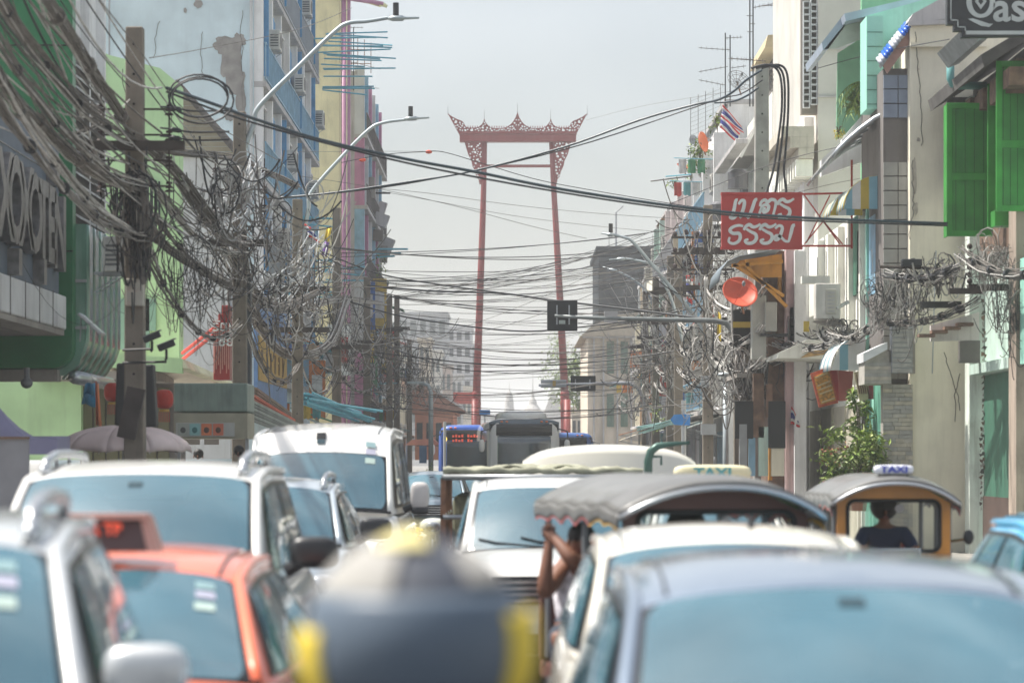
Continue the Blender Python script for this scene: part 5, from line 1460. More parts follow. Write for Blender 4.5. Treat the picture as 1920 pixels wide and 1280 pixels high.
MB().box(XX(1504, DL), XX(1534, DL), DL + .2, DL + .5, ZZ(212, DL), ZZ(-60, DL)).build('lattice_backing', mk('lattice_shade', (.24, .22, .2), rough=.9), t)
# cornice on the cream house
t = thing('cream_house', 'cream old shophouse with a rotted ornate cornice and narrow windows, beside the red sign', 'building', (9, 72, 0))
MB().box(7.0, 14, 68.3, 83, 0, 9.6).build('wall', creamp, t)
m = MB()
for i, (o_, zz_) in enumerate(((.35, 9.1), (.55, 9.35), (.75, 9.6))): MB().box(7.0 - o_, 7.01, 66, 71.5, zz_ - .25, zz_ - .003).build('cornice_step', plaster('cornice_old', (.38, .35, .30), .6, .8), t)
for k in range(9): MB().box(6.6, 6.99, 66.1 + k * .6, 66.35 + k * .6, 8.45, 8.84).build('cornice_bracket', creamp, t)
for k in range(4):
    y = 69 + k * 3.4
    window(t, 1, 7.0, y, y + .9, 4.4, 7.6, creamp)
    fin(t, 1, 7.0, y + 1.6, 0, 9.0, .25, .35, whitep)
for k in range(5): MB().box(6.94, 6.99, 68.6 + k * 2.8, 71 + k * 2.8, .1, 3.1).build('folding_door', MATS['folding_door_cream'], t)
# R5 greenish rooftop shed over cream block
t = thing('rooftop_building', 'cream block topped by a green roofed corrugated shed, behind the tall utility pole', 'building', (9, 78, 0))
MB().box(XX(1448, 83.2), 15, 83.2, 92, 0, ZZ(172, 83.2)).build('wall', creamp, t)
MB().box(XX(1478, 82.9), XX(1505, 82.9), 82.9, 83.19, 0, ZZ(170, 82.9)).build('pilaster', whitep, t)
MB().box(XX(1458, 83.3), XX(1503, 83.3), 83.4, 90, ZZ(171, 83.3), ZZ(65, 83.3)).build('shed_wall', dconc, t)
for k in range(9): MB().box(XX(1459 + k * 5, 83.3), XX(1462.6 + k * 5, 83.3), 83.3, 83.39, ZZ(170, 83.3), ZZ(66, 83.3)).build('corrugated_sheet', zinc, t)
MB().prism([pt(1450, 92, 83), pt(1452, 80, 83), pt(1468, 36, 83), pt(1508, 36, 83), pt(1508, 58, 83), pt(1478, 60, 83)], (0, 6, 0)).build('shed_roof', mk('lime_roof', (.20, .50, .20), rough=.5, streak=.3), t)
MB().prism([pt(1434, 90, 82.5), pt(1440, 66, 82.5), pt(1470, 64, 82.5), pt(1462, 90, 82.5)], (0, 5, 0)).build('side_roof', mk('sand_sheet', (.55, .45, .28), rough=.7), t)
ledge(t, 1, 6.9, 83.2, 92, ZZ(268, 83), .35, .15)
# R6 white balcony building
def rowhouse(label, D0, D1, zt, mat, W=7.0, acn=2, seed=0, shm=None, rail=None, fl=3.0, first=3.5, polesn=0, nm='shophouse'):
    rg = random.Random(seed)
    t = bld(nm, label, 1, W, D0, D1, zt, mat)
    li = 0
    z0 = first
    while z0 + 2.4 < zt:
        if rail: railing(t, 1, W, D0, D1, z0, 1.05, .8, rail, step=.22)
        else: ledge(t, 1, W, D0, D1, z0, .5, .14)
        nb = max(1, int((D1 - D0) / 4.2))
        bw = (D1 - D0) / nb
        for k in range(nb):
            y = D0 + k * bw
            fin(t, 1, W, y, z0 + .15, min(zt, z0 + fl) - .02, .45, .28, mat)
            window(t, 1, W, y + .7, y + bw - .5, z0 + .9, z0 + 2.3, sh=shm if rg.random() < .6 else None)
            if rg.random() < .45: ac(1, W, y + rg.uniform(.5, 2), z0 + rg.uniform(.3, 1.8), 'air conditioner unit on the %s' % label.split(',')[0], w=.75)
        z0 += fl
    for k in range(int((D1 - D0) / 4.2)):
        y = D0 + .3 + k * 4.2
        sbx(MB(), 1, W, y, y + 3.6, .1, 2.8, .003, .06).build('shutter_door', rg.choice((MATS['folding_door_cream'], bluel, winf, woodm)), t)
    return t
rowhouse('white balcony shophouse beyond the cream block', 92.3, 108, 13.4, whitep, 7.0, seed=1, rail=bluel)
rowhouse('faded pink and white shophouse with mint trim', 108.2, 126, 12.6, plaster('pinkish_plaster', (.52, .46, .45), .4, .6), 7.0, seed=2, rail=pipem)
rowhouse('narrow mint green shophouse far on the right', 126.2, 136, 12.9, mint2, 7.0, seed=3)
rowhouse('pale brown shophouse at the right end of the row', 136.2, 156, 11.2, beige, 7.0, seed=4)
rowhouse('low white shophouse next to the far crossing on the right', 156.2, 176, 8.8, whitep, 8.8, seed=5)
# upper dark shed with verandah roof on R6
t = thing('rooftop_shed', 'dark timber rooftop shed with a sloped zinc verandah, above the white balconies', 'shed', (XX(1390, 93), 93, 12))
MB().box(XX(1388, 93), XX(1420, 93), 93, 99, 13.5, ZZ(186, 93)).build('wall', mk('shed_green', (.06, .12, .10), rough=.8, var=.3), t)
MB().prism([pt(1372, 215, 92.5), pt(1396, 188, 92.5), pt(1424, 186, 92.5), pt(1424, 194, 92.5), pt(1398, 196, 92.5), pt(1376, 222, 92.5)], (0, 6, 0)).build('roof', zinc, t)
MB().box(XX(1416, 92.4), XX(1427, 92.4), 92.3, 92.5, 12.5, ZZ(186, 92.4)).build('post', mk('oxide_red', (.28, .07, .05), rough=.7), t)
MB().prism([pt(1388, 292, 88), pt(1420, 230, 88), pt(1428, 250, 88), pt(1428, 292, 88)], (0, 4, 0)).build('verandah_roof', mk('soffit_grey', (.28, .27, .26), rough=.9), t)
MB().prism([pt(1386, 294, 87.8), pt(1420, 228, 87.8), pt(1424, 232, 87.8), pt(1391, 296, 87.8)], (0, .1, 0)).build('verandah_edge', wht, t)
t = thing('tin_awning', 'dark rusty tin awning jutting over the street far on the right', 'awning', (XX(1250, 130), 130, 12))
MB().prism([pt(1238, 412, 128), pt(1252, 396, 128), pt(1282, 398, 128), pt(1282, 410, 128), pt(1256, 408, 128)], (0, 4, 0)).build('sheet', rustz, t)
MB().tube([pt(1280, 418, 128), pt(1240, 411, 128)], .04, 5).build('strut', rust, t)
# far blocks
t = block('dark_office_block', 'dark grey boxy building rising behind the traffic signal', 1123, 1268, 471, 205, mk('dark_cladding', (.022, .03, .038), spec=.1, rough=.9, var=.15, scale=.4), 1, 1, ybot=590, dep=16, wm=mk('dark_facade', (.028, .036, .045), spec=.1, rough=.9, var=.2, scale=.3))
for k in range(7): MB().box(XX(1136 + k * 18, 204.8), XX(1146 + k * 18, 204.8), 204.8, 204.92, ZZ(540, 204.8), ZZ(500, 204.8)).build('window', winm, t)
t = thing('old_cream_mansion', 'large cream old building with green shuttered windows, right of the gate', 'building', (XX(1170, 186), 190, 0))
DM = 186.
cm = plaster('mansion_cream', (.50, .44, .36), .2, .25, (.33, .28, .24))
MB().box(XX(1102, DM), 12, DM, DM + 20, 0, ZZ(628, DM)).build('wall', cm, t)
MB().prism([pt(1088, 630, DM - 1), pt(1108, 612, DM - 1), pt(1160, 588, DM - 1), pt(1300, 580, DM - 1), pt(1300, 628, DM - 1)], (0, 20, 0)).build('roof', mk('mansion_roof', (.42, .36, .28), rough=.9, var=.15), t)
MB().box(XX(1092, DM - .8), 12, DM - .8, DM - .01, ZZ(634, DM), ZZ(628, DM)).build('eaves', ledgec, t)
MB().box(XX(1100, DM - .4), 12, DM - .4, DM - .01, ZZ(722, DM), ZZ(716, DM)).build('string_course', ledgec, t)
for px in (1138, 1164, 1190, 1212):
    for py0, py1 in ((640, 700), (738, 800)):
        w_ = MB().box(XX(px, DM), XX(px + 13, DM), DM - .08, DM - .003, ZZ(py1, DM), ZZ(py0, DM)).build('window', mk('mansion_shutter', (.14, .22, .17), rough=.7), t)
        for k in range(3): MB().box(XX(px + 1 + k * 4, DM), XX(px + 3.6 + k * 4, DM), DM - .14, DM - .085, ZZ(py1 - 2, DM), ZZ(py0 + 2, DM)).build('shutter_leaf', MATS['mansion_shutter'], w_)
for px in (1112, 1130, 1156, 1182, 1206): MB().box(XX(px, DM), XX(px + 3, DM), DM - .3, DM - .015, 0, ZZ(628, DM)).build('pilaster', ledgec, t)
block('shophouse', 'pale low building beyond the gate base, between the bus and the mansion', 1072, 1110, 770, 240, cm, 4, 1)
# ---------------------------------------------------------------- clutter standing out from the middle and far facades
clc = [('white', (.62, .62, .6)), ('teal', (.10, .32, .34)), ('red', (.50, .06, .05)), ('blue', (.05, .14, .42)), ('yellow', (.60, .42, .06)), ('green', (.06, .26, .12)), ('orange', (.62, .20, .05)), ('tan', (.42, .34, .24))]
clm = {n: mk('clutter_' + n, c, rough=.6, var=.2, scale=5, dirt=.35, streak=.3) for n, c in clc}
def clutter(s, W, D0, D1, n, seed, where, zr=(3.2, 11)):
    rg = random.Random(seed)
    for k in range(n):
        D = lerp(D0, D1, (k + rg.random() * .8) / n)
        cn, _ = rg.choice(clc); cm_ = clm[cn]
        ty = rg.choice(('sign', 'sign', 'awning', 'awning', 'tarp', 'box', 'pipe', 'laundry'))
        z = rg.uniform(*zr)
        if ty == 'sign':
            z = rg.uniform(3.2, min(8.5, zr[1])); h = rg.uniform(.8, 2.4); w_ = rg.uniform(.5, 1.1)
            t = thing('projecting_sign', '%s projecting shop sign on %s' % (cn, where), 'sign', (s * (W - .5), D, z), 'projecting signs on the shophouses')
            MB().box(s * (W - .12), s * (W - .12 - w_), D, D + .12, z, z + h).build('board', cm_, t)
            m2 = clm['white'] if cn != 'white' else clm['red']
            q = MB().box(s * (W - .22), s * (W - .02 - w_), D - .012, D - .002, z + h * .25, z + h * .75).build('face_panel', m2, t)
            for zz in (z + .1, z + h - .1): MB().tube([(s * W, D + .06, zz), (s * (W - .14), D + .06, zz)], .02, 4).build('bracket', pipem, t)
        elif ty in ('awning', 'tarp'):
            z = rg.choice((3.1, 3.3, 5.9, 6.2, 8.9)) if ty == 'awning' else 2.9
            z = min(z, zr[1] - .5); L_ = rg.uniform(2.5, 3.8); dp_ = rg.uniform(.9, 1.7)
            t = thing('awning', '%s %s awning on %s' % (cn, 'sheet' if ty == 'awning' else 'cloth', where), 'awning', (s * (W - .5), D, z), 'small awnings on the shophouses')
            nn = 6
            for i in range(nn):
                y0, y1 = D + L_ * i / nn, D + L_ * (i + .96) / nn
                MB().add([(s * W, y0, z + .45), (s * W, y1, z + .45), (s * (W - dp_), y1, z), (s * (W - dp_), y0, z)], [(0, 1, 2, 3)]).build('awning_sheet', cm_ if i % 2 else (clm['white'] if ty == 'tarp' else cm_), t, solid=.03)
            for y in (D + .1, D + L_ - .1): MB().tube([(s * W, y, z - .3), (s * (W - dp_), y, z - .02)], .018, 4).build('strut', pipem, t)
        elif ty == 'box':
            ac(s, W, D, z, 'air conditioner among the clutter on %s' % where, w=.75)
        elif ty == 'pipe':
            MB().tube([(s * (W - .15), D, 0), (s * (W - .15), D, zr[1])], rg.uniform(.05, .09), 8).build('drainpipe', rg.choice((pipem, clm['teal'], clm['tan'], clm['white'])), None, label='vertical drainpipe on %s' % where, cat='pipe', group='drainpipes on the shophouses')
        else:
            t = thing('laundry_line', 'washing hung out over %s' % where, 'laundry', (s * (W - .6), D, z), 'washing lines on the shophouses')
            MB().tube([(s * W, D, z), (s * (W - 1.5), D, z + .05)], .015, 5).build('line_pole', tealp, t)
            for i in range(4):
                c = clm[rg.choice(clc)[0]]; x = s * (W - .25 - i * .32)
                MB().surf(lambda u, v: Vector((x + s * .13 * (u * 2 - 1), D + .04 * math.sin(u * 6 + i), z - v * rg.uniform(.42, .5))), 4, 4).build('cloth', c, t, smooth=True)
clutter(1, 7.0, 92.5, 108, 20, 1, 'the white balcony shophouse', (3.2, 12.5))
clutter(1, 7.0, 108.5, 126, 20, 2, 'the pinkish shophouse', (3.2, 12))
clutter(1, 7.0, 126.5, 156, 22, 3, 'the far right shophouses', (3.2, 11))
clutter(-1, 6.65, 120.5, 139, 16, 4, 'the decayed building', (3.2, 16))
clutter(-1, 7.6, 139.5, 178, 22, 5, 'the far left shophouses', (3.2, 9))
clutter(-1, 7.2, 84, 112, 12, 6, 'the lower floors of the blue shuttered building', (3.2, 6))
clutter(1, 8.8, 156, 176, 8, 7, 'the low white shophouse by the crossing', (3.2, 8))
# left rooftop tanks and right water tanks
for i, (px, py, D, r) in enumerate(((1384, 332, 88, .32), (1400, 348, 92, .22), (1348, 392, 84, .28))):
    MB().tube([P(px, py + 22, D), P(px, py - 8, D), P(px, py - 14, D)], [r, r, r * .5], 16).build('water_tank', mk('tank_grey', (.10, .10, .11), rough=.5, var=.2), None, label=['dark grey water tank on the ledge above the red sign', 'smaller dark water tank beside the big one above the red sign', 'dark cylinder hanging among the insulators left of the red sign'][i], cat='tank')
# ---------------------------------------------------------------- cracks, pipes and fixings on the near walls
crk = mk('crack_dark', (.10, .09, .08), rough=1)
def crack(px, py, n, step, D, sd, parent, drift=0):
    rg = random.Random(sd)
    q = []
    for k in range(n):
        q.append(P(px, py, D)); px += rg.uniform(-3, 3) + drift; py += step * rg.uniform(.5, 1.4)
    return MB().tube(q, .008, 3, cap=False).build('crack', crk, parent)
bb = [o for o in col.objects if o.name == 'beige_building'][0]
for i, (px, py, n, st_, dr) in enumerate(((1716, 60, 22, 10, 0), (1712, 300, 20, 9, 0), (1770, 660, 14, 9, 2), (1800, 700, 12, 9, -1), (1812, 820, 12, 8, 1), (1730, 480, 10, 8, 1), (1790, 180, 10, 7, -1))):
    crack(px, py, n, st_, 53.29, i, bb, dr)
MB().box(XX(1707, 53.2), XX(1850, 53.2), 53.18, 53.29, ZZ(88, 53.2), ZZ(80, 53.2)).build('band', beige, bb)
MB().box(XX(1707, 53.2), XX(1716, 53.2), 53.2, 53.29, ZZ(700, 53.2), ZZ(560, 53.2)).build('corner_strip', conc, bb)
MB().tube([P(1755, 470, 53.2), P(1752, 560, 53.2), P(1748, 700, 53.2)], .012, 5).build('conduit', pipem, bb)
ub = [o for o in col.objects if o.name == 'blue_shutter_building'][0]
for i, (px, py, n, st_, dr) in enumerate(((455, 20, 20, 12, 0), (380, 60, 12, 9, 1), (300, 40, 10, 8, -1), (462, 250, 10, 10, 0))):
    crack(px, py, n, st_, 82.98, 30 + i, ub, dr)
MB().tube([P(471, -20, 82.9), P(471, 400, 82.9)], .05, 6).build('downpipe', lgrey, ub)
gb = [o for o in col.objects if o.name == 'pale_green_building'][0]
for i, (px, py, n, st_, dr) in enumerate(((230, 130, 12, 9, 1), (320, 200, 16, 10, 0), (300, 420, 10, 9, -1))): crack(px, py, n, st_, 63.58, 60 + i, gb, dr)
for (x0, x1, y0, y1) in ((212, 250, 340, 430), (262, 300, 340, 430)):
    w_ = MB().box(XX(x0, 63.5), XX(x1, 63.5), 63.5, 63.58, ZZ(y1, 63.5), ZZ(y0, 63.5)).build('window', winm, gb)
    for k in range(5): MB().box(XX(x0 + 2 + k * 7.6, 63.4), XX(x0 + 3.5 + k * 7.6, 63.4), 63.42, 63.48, ZZ(y1, 63.4), ZZ(y0, 63.4)).build('window_bar', lgreen, w_)
mb_ = [o for o in col.objects if o.name == 'mint_shop'][0]
for i, (px, py, n, st_, dr) in enumerate(((1842, 560, 30, 11, 0), (1846, 620, 20, 14, 0), (1838, 800, 16, 10, 0))):
    q = MB(); rg = random.Random(90 + i)
    for k in range(n):
        y = py + k * st_
        q = MB().prism([P(px + rg.uniform(-3, 3), y, 52.1), P(px + rg.uniform(2, 6), y + rg.uniform(-3, 3), 52.1), P(px + rg.uniform(1, 5), y + rg.uniform(4, 9), 52.1), P(px + rg.uniform(-3, 1), y + rg.uniform(4, 9), 52.1)], (0, .01, 0)).build('peeling_flake', (woodm, conc, crk)[k % 3], mb_)
lt = [o for o in col.objects if o.name == 'lattice_building'][0]
for y in (90, 180): MB().box(XX(1534, 66.4), XX(1700, 66.4), 66.44, 66.49, ZZ(y + 2, 66.4), ZZ(y, 66.4)).build('string_line', ledgec, lt)
# ---------------------------------------------------------------- utility poles, lamps, signals
polec = mk('pole_concrete', (.21, .18, .145), rough=.9, var=.2, scale=3, streak=.5, dcol=(.08, .07, .06), bump=.2)
polecl = mk('pole_concrete_pale', (.30, .29, .27), rough=.9, var=.2, scale=3, streak=.4, dcol=(.12, .11, .1))
insm = mk('insulator_brown', (.05, .035, .035), rough=.6, spec=.2)
hole = mk('bolt_hole', (.02, .02, .02), rough=1)
timber = mk('crossarm_timber', (.06, .05, .045), rough=.9, var=.3)
LP = [40, 55.4, 70.3, 86, 104, 123, 131, 147]
LTOP = {40: 52, 55.4: 210, 70.3: 374, 86: 390, 104: 520, 123: 552, 131: 553, 147: 637}
RP = [(64.5, 125), (77, 385), (90.6, 470), (95, 480), (105, 520), (113, 545)]
def pole(D, s, ytop, label, mat, w=.24, arms=(), ins=True, X_=None):
    X0 = X_ if X_ is not None else s * 5.3
    zt = ZZ(ytop, D)
    t = thing('utility_pole', label, 'utility pole', (X0, D, 0), 'concrete utility poles along the kerb')
    m = MB()
    a, b = w * .62, w * .5
    m.add([(X0 + i * a, D + j * a, 0) for i, j in ((-1, -1), (1, -1), (1, 1), (-1, 1))] + [(X0 + i * b, D + j * b, zt) for i, j in ((-1, -1), (1, -1), (1, 1), (-1, 1))],
          [(0, 3, 2, 1), (4, 5, 6, 7), (0, 1, 5, 4), (1, 2, 6, 5), (2, 3, 7, 6), (3, 0, 4, 7)])
    m.build('shaft', mat, t, bevel=.02)
    z = zt - .25
    while z > 2 and D < 80:
        MB().tube([(X0, D - w * .62, z), (X0, D - w * .5, z)], .018, 8).build('bolt_hole', hole, t)
        z -= .42
    for (z, x0, x1) in arms:
        c = MB().box(X0 + x0, X0 + x1, D - w * .5 - .13, D - w * .5 - .02, z, z + .13).build('crossarm', timber, t)
        MB().tube([(X0 + x0 * .75, D - .2, z), (X0, D - .15, z - .75)], .03, 4).build('brace', timber, t)
    if ins:
        for sd in (-1, 1):
            n = 4
            for k in range(n):
                z = zt - 1.15 - k * .36
                x = X0 + sd * (w * .5 + .36)
                m = MB()
                for q in range(3): m.tube([(x, D, z + q * .055 - .08), (x, D, z + q * .055 - .05)], [.07 - .012 * q, .045], 10)
                m.tube([(x, D, z - .16), (x, D, z + .12)], .012, 5)
                m.build('insulator', insm, t)
                MB().box(X0 + sd * w * .5, x, D - .02, D + .02, z - .01, z + .015).build('insulator_bracket', insm, t)
            MB().box(X0 + sd * (w * .5 + .36) - .012, X0 + sd * (w * .5 + .36) + .012, D - .01, D + .01, zt - 2.35, zt - .9).build('rack', insm, t)
    return t
names = ['first weathered brown utility pole on the left, rising above the purple tent', 'second left utility pole with the long street lamp arm', 'third left utility pole before the blue and yellow signboard', 'fourth left utility pole in front of the yellow wall',
         'fifth left utility pole behind the pink pipe', 'left utility pole with a plain top over the decayed building', 'tall left utility pole over the far shophouses', 'last short left utility pole wrapped in cables']
for D, nm in zip(LP, names):
    arms = {40: [(6.19, -.78, .72)], 55.4: [(6.0, -.7, .6)], 70.3: [(6.0, -.6, .8), (5.0, -.6, .8)], 86: [(5.2, -.5, 1.0)], 104: [(6.1, -.5, .6)]}.get(D, [(ZZ(LTOP[D], D) - 1.6, -.6, .6)])
    t = pole(D, -1, LTOP[D], nm, polec, arms=arms, ins=D < 60)
    if D == 40:
        MB().obox((-5.27, 39.78, ZZ(550, 40)), (.25, .18, .38)).build('meter_box', mk('rust_stained_box', (.40, .38, .33), rough=.6, dirt=.95, dcol=(.38, .14, .05), scale=6), t, bevel=.015)
        MB().obox((-5.32, 39.75, ZZ(775, 40)), (.25, .12, .72), Matrix.Rotation(R(12), 3, 'Y')).build('wooden_splint', timber, t)
rn = ['tall pale utility pole on the right with looping black cables, above the red sign', 'right utility pole crowded with insulators behind the red sign', 'right utility pole over the blue arrow sign', 'thin right utility pole beside the pale lamp arm', 'right utility pole tangled in pale cables', 'farthest right utility pole before the mansion']
for (D, yt), nm in zip(RP, rn):
    t = pole(D, 1, yt, nm, polecl if D < 70 else polec, w=.30 if D < 70 else .24, X_=XX(1428, D) if D < 70 else None, arms=[] if D < 70 else [(ZZ(yt, D) - 1.3, -.8, .5), (ZZ(yt, D) - 2.3, -.7, .5)], ins=D == 77)
    if D == 77:
        for z in (ZZ(470, D), ZZ(440, D), ZZ(500, D)):
            for k in range(6):
                x = 5.3 - .9 + k * .3
                MB().ell((x, D - .22, z + .05 * (k % 2)), .06, .06, .08, 8, 6).build('insulator', insm, t)
            MB().box(4.3, 6.0, D - .25, D - .18, z - .12, z - .06).build('crossarm', timber, t)
        MB().box(5.1, 5.42, D - .35, D - .16, ZZ(727, D), ZZ(705, D)).build('cable_box', pipem, t)
        MB().box(5.1, 5.5, D - .35, D - .16, ZZ(815, D), ZZ(795, D)).build('cable_box', pipem, t)
t = thing('utility_pole', 'short thick dark utility column wrapped with a yellow band, beside the orange dish', 'utility pole', (5.3, 66, 0), 'concrete utility poles along the kerb')
MB().box(5.15, 5.5, 65.85, 66.15, 0, ZZ(580, 66)).build('shaft', polec, t)
MB().box(5.12, 5.53, 65.8, 65.845, ZZ(660, 66), ZZ(582, 66)).build('dark_wrap', hole, t)
MB().box(5.11, 5.54, 65.78, 65.798, ZZ(615, 66), ZZ(604, 66)).build('yellow_band', ylw, t)

lampm = mk('lamp_grey', (.40, .45, .47), rough=.4, metal=.4)
def lamp(pts, head, D, label, box=True):
    t = thing('street_lamp', label, 'street lamp', P(*pts[0], D), 'street lamps on long curved arms')
    q = [P(x, y, D) for x, y in pts]
    # smooth the arm
    sm = []
    for i in range(len(q) - 1):
        p0, p1, p2, p3 = q[max(i - 1, 0)], q[i], q[i + 1], q[min(i + 2, len(q) - 1)]
        for k in range(6):
            u = k / 6
            sm.append(.5 * ((2 * p1) + (p2 - p0) * u + (2 * p0 - 5 * p1 + 4 * p2 - p3) * u * u + (3 * p1 - p0 - 3 * p2 + p3) * u ** 3))
    sm.append(q[-1])
    MB().tube(sm, [lerp(.055, .035, i / len(sm)) for i in range(len(sm))], 8).build('arm', lampm, t, smooth=True)
    a, b = P(*head[0], D), P(*head[1], D)
    d = b - a
    m = MB()
    m.tube([a - d * .05, a + d * .12, a + d * .45, a + d * .5, b], [.05, .10, .10, .05, .035], 10, flat=.55)
    m.build('lamp_head', lampm, t, smooth=True)
    if box:
        c = a + d * .22 + Vector((0, 0, .2))
        MB().tube([c - Vector((0, 0, .14)), c + Vector((0, 0, .1))], .06, 10).build('photocell', blackp, t)
    return t
lamp([(455, 285), (476, 232), (486, 200), (560, 125), (625, 62), (652, 44), (690, 40), (732, 33)], [(730, 35), (786, 34)], 55.4, 'upper left street lamp with a long bent arm reaching over the street')
lamp([(562, 470), (578, 395), (584, 360), (640, 295), (692, 243), (720, 230), (764, 224)], [(760, 223), (805, 221)], 70.3, 'lower left street lamp with a bent arm, below the first one')
lamp([(1330, 640), (1300, 590), (1230, 505), (1188, 455), (1170, 445), (1140, 438)], [(1150, 441), (1128, 437)], 77, 'right street lamp with a bent blue grey arm crossing the dark office block', box=True)
lamp([(1280, 640), (1262, 570), (1240, 520), (1225, 497), (1180, 486), (1160, 487)], [(1172, 485), (1142, 487)], 90, 'pale street lamp arm just above the traffic signal mast', box=False)
lamp([(1240, 640), (1220, 560), (1195, 530), (1165, 512), (1150, 508)], [(1158, 509), (1130, 500)], 108, 'thin faint street lamp arm behind the pale one on the right', box=False)
t = thing('lamp_post', 'slim grey lamp post beside the far orange tent on the left', 'lamp post', (XX(808, 100), 100, 0))
MB().tube([(XX(808, 100), 100, 0), (XX(808, 100), 100, ZZ(735, 100)), (XX(803, 100), 100, ZZ(722, 100)), (XX(785, 100), 100, ZZ(718, 100))], [.10, .08, .06, .05], 10).build('post', lampm, t, smooth=True)
MB().obox(P(780, 717, 100), (.6, .2, .08)).build('lamp_head', lampm, t)
t = thing('lamp_post', 'straight pale metal post on the right pavement below the orange dish', 'lamp post', (XX(1361, 68), 68, 0))
MB().tube([(XX(1361, 68), 68, 0), (XX(1361, 68), 68, ZZ(705, 68))], [.085, .07], 12).build('post', lampm, t, smooth=True)
MB().ell(P(1358, 702, 68), .16, .12, .06).build('cap', lampm, t, smooth=True)
t = thing('lamp_post', 'thin pale post next to the blue city bus', 'lamp post', (XX(834, 105), 105, 0))
MB().tube([(XX(834, 105), 105, 0), (XX(834, 105), 105, ZZ(790, 105))], .05, 8).build('post', wht, t)

sigb = mk('signal_black', (.018, .02, .022), rough=.6)
t = thing('traffic_signal', 'large black signal board seen from behind, hung on a curved mast arm from the right', 'traffic signal', (5.3, 66, 0))
D = 66
q = [P(*a, D) for a in ((1388, 900), (1388, 720), (1386, 660), (1378, 625), (1362, 606), (1340, 601), (1250, 599), (1110, 596), (1040, 592))]
MB().tube(q, [.08, .08, .08, .075, .07, .065, .055, .045, .04], 10).build('mast_arm', mk('mast_grey', (.20, .22, .22), rough=.5, metal=.3, var=.2), t, smooth=True)
a, b = P(1026, 620, D), P(1083, 562, D)
MB().box(a.x, b.x, D + .08, D + .2, a.z, b.z).build('board', sigb, t, bevel=.02)
for px in (1043, 1066): MB().box(XX(px, D), XX(px + 2.5, D), D - .02, D + .078, ZZ(608, D), ZZ(572, D)).build('clamp', pipem, t)
MB().box(XX(1048, D), XX(1060, D), D + .03, D + .078, ZZ(607, D), ZZ(600, D)).build('plate', mk('plate_green_white', (.45, .5, .48)), t)
MB().box(XX(1133, D), XX(1158, D), D - .03, D + .1, ZZ(604, D), ZZ(583, D)).build('small_sign', ledgec, t)
t = thing('traffic_signal', 'farther black signal board with a lamp cluster at the tip of its silver mast arm', 'traffic signal', (5.3, 111, 0))
D = 111
q = [P(*a, D) for a in ((1217, 862), (1217, 790), (1210, 755), (1198, 728), (1180, 718), (1120, 719), (1010, 722))]
MB().tube(q, [.12, .11, .1, .09, .08, .06, .05], 10).build('mast_arm', silverp, t, smooth=True)
a, b = P(1070, 733, D), P(1117, 704, D)
MB().box(a.x, b.x, D + .08, D + .22, a.z, b.z).build('board', sigb, t, bevel=.02)
for px in (1078, 1105): MB().box(XX(px, D), XX(px + 2, D), D - .02, D + .078, ZZ(728, D), ZZ(711, D)).build('clamp', pipem, t)
for yy in (715, 723): MB().tube([P(1014, yy, D - .15), P(1062, yy, D - .15)], .075, 10).build('signal_case', pipem, t)
MB().box(XX(1036, D), XX(1042, D), D - .26, D - .22, ZZ(724, D), ZZ(714, D)).build('amber_lens', mk('lens_tan', (.5, .35, .12)), t)

# ---------------------------------------------------------------- cables
cab_g = mk('cable_dusty', (.145, .132, .12), rough=.75, var=.35, scale=5)
cab_l = mk('cable_pale', (.42, .405, .385), rough=.6, var=.3, scale=5)
cab_w = mk('cable_white', (.50, .52, .54), rough=.5, var=.15)
cab_b = mk('cable_black', (.018, .02, .024), rough=.5, var=.2)
cab_bl = mk('cable_blue_black', (.022, .04, .055), rough=.35, var=.2)
def sagpts(a, b, sag, n=14, wob=0, rg=None):
    a, b = Vector(a), Vector(b)
    out = []
    for i in range(n + 1):
        u = i / n
        p = a.lerp(b, u)
        p.z -= sag * 4 * u * (1 - u)
        if wob and 0 < i < n: p += Vector((rg.uniform(-wob, wob), rg.uniform(-wob, wob) * 2, rg.uniform(-wob, wob)))
        out.append(p)
    return out
CN = 0
def cable(a, b, sag, r, mat, label, group='cables strung across the street', name='overhead_cable', n=16):
    m = MB().tube(sagpts(a, b, sag, n), r, 6)
    return m.build(name, mat, None, smooth=True, label=label, cat='cable', group=group)
def cat(px, D): return [P(x, y, D0) for (x, y), D0 in zip(px, D)]
def spl(q, k=6):
    sm = []
    for i in range(len(q) - 1):
        p0, p1, p2, p3 = q[max(i - 1, 0)], q[i], q[i + 1], q[min(i + 2, len(q) - 1)]
        for j in range(k):
            u = j / k
            sm.append(.5 * ((2 * p1) + (p2 - p0) * u + (2 * p0 - 5 * p1 + 4 * p2 - p3) * u * u + (3 * p1 - p0 - 3 * p2 + p3) * u ** 3))
    sm.append(q[-1])
    return sm
def hero(pts, Ds, r, mat, label, name='overhead_cable', group=None):
    q = [P(x, y, lerp(Ds[0], Ds[1], i / (len(pts) - 1))) for i, (x, y) in enumerate(pts)]
    return MB().tube(spl(q), r, 6).build(name, mat, None, smooth=True, label=label, cat='cable', group=group)
hero([(312, 165), (400, 195), (480, 224), (600, 262), (760, 298), (890, 322), (1060, 356), (1300, 391), (1500, 408), (1776, 419)], (40, 49), .025, cab_bl, 'thick black cable sloping from the first left pole down to the green shutters')
hero([(312, 172), (480, 232), (760, 305), (1060, 362), (1300, 396), (1500, 413), (1776, 423)], (40.1, 49.1), .016, cab_b, 'thinner cable twisted alongside the thick black one')
hero([(518, 371), (620, 362), (760, 342), (890, 320), (1060, 275), (1200, 225), (1300, 197), (1345, 188), (1375, 172), (1400, 150), (1428, 132)], (64, 60), .025, cab_bl, 'thick blue black cable rising from the left poles to the tall right pole')
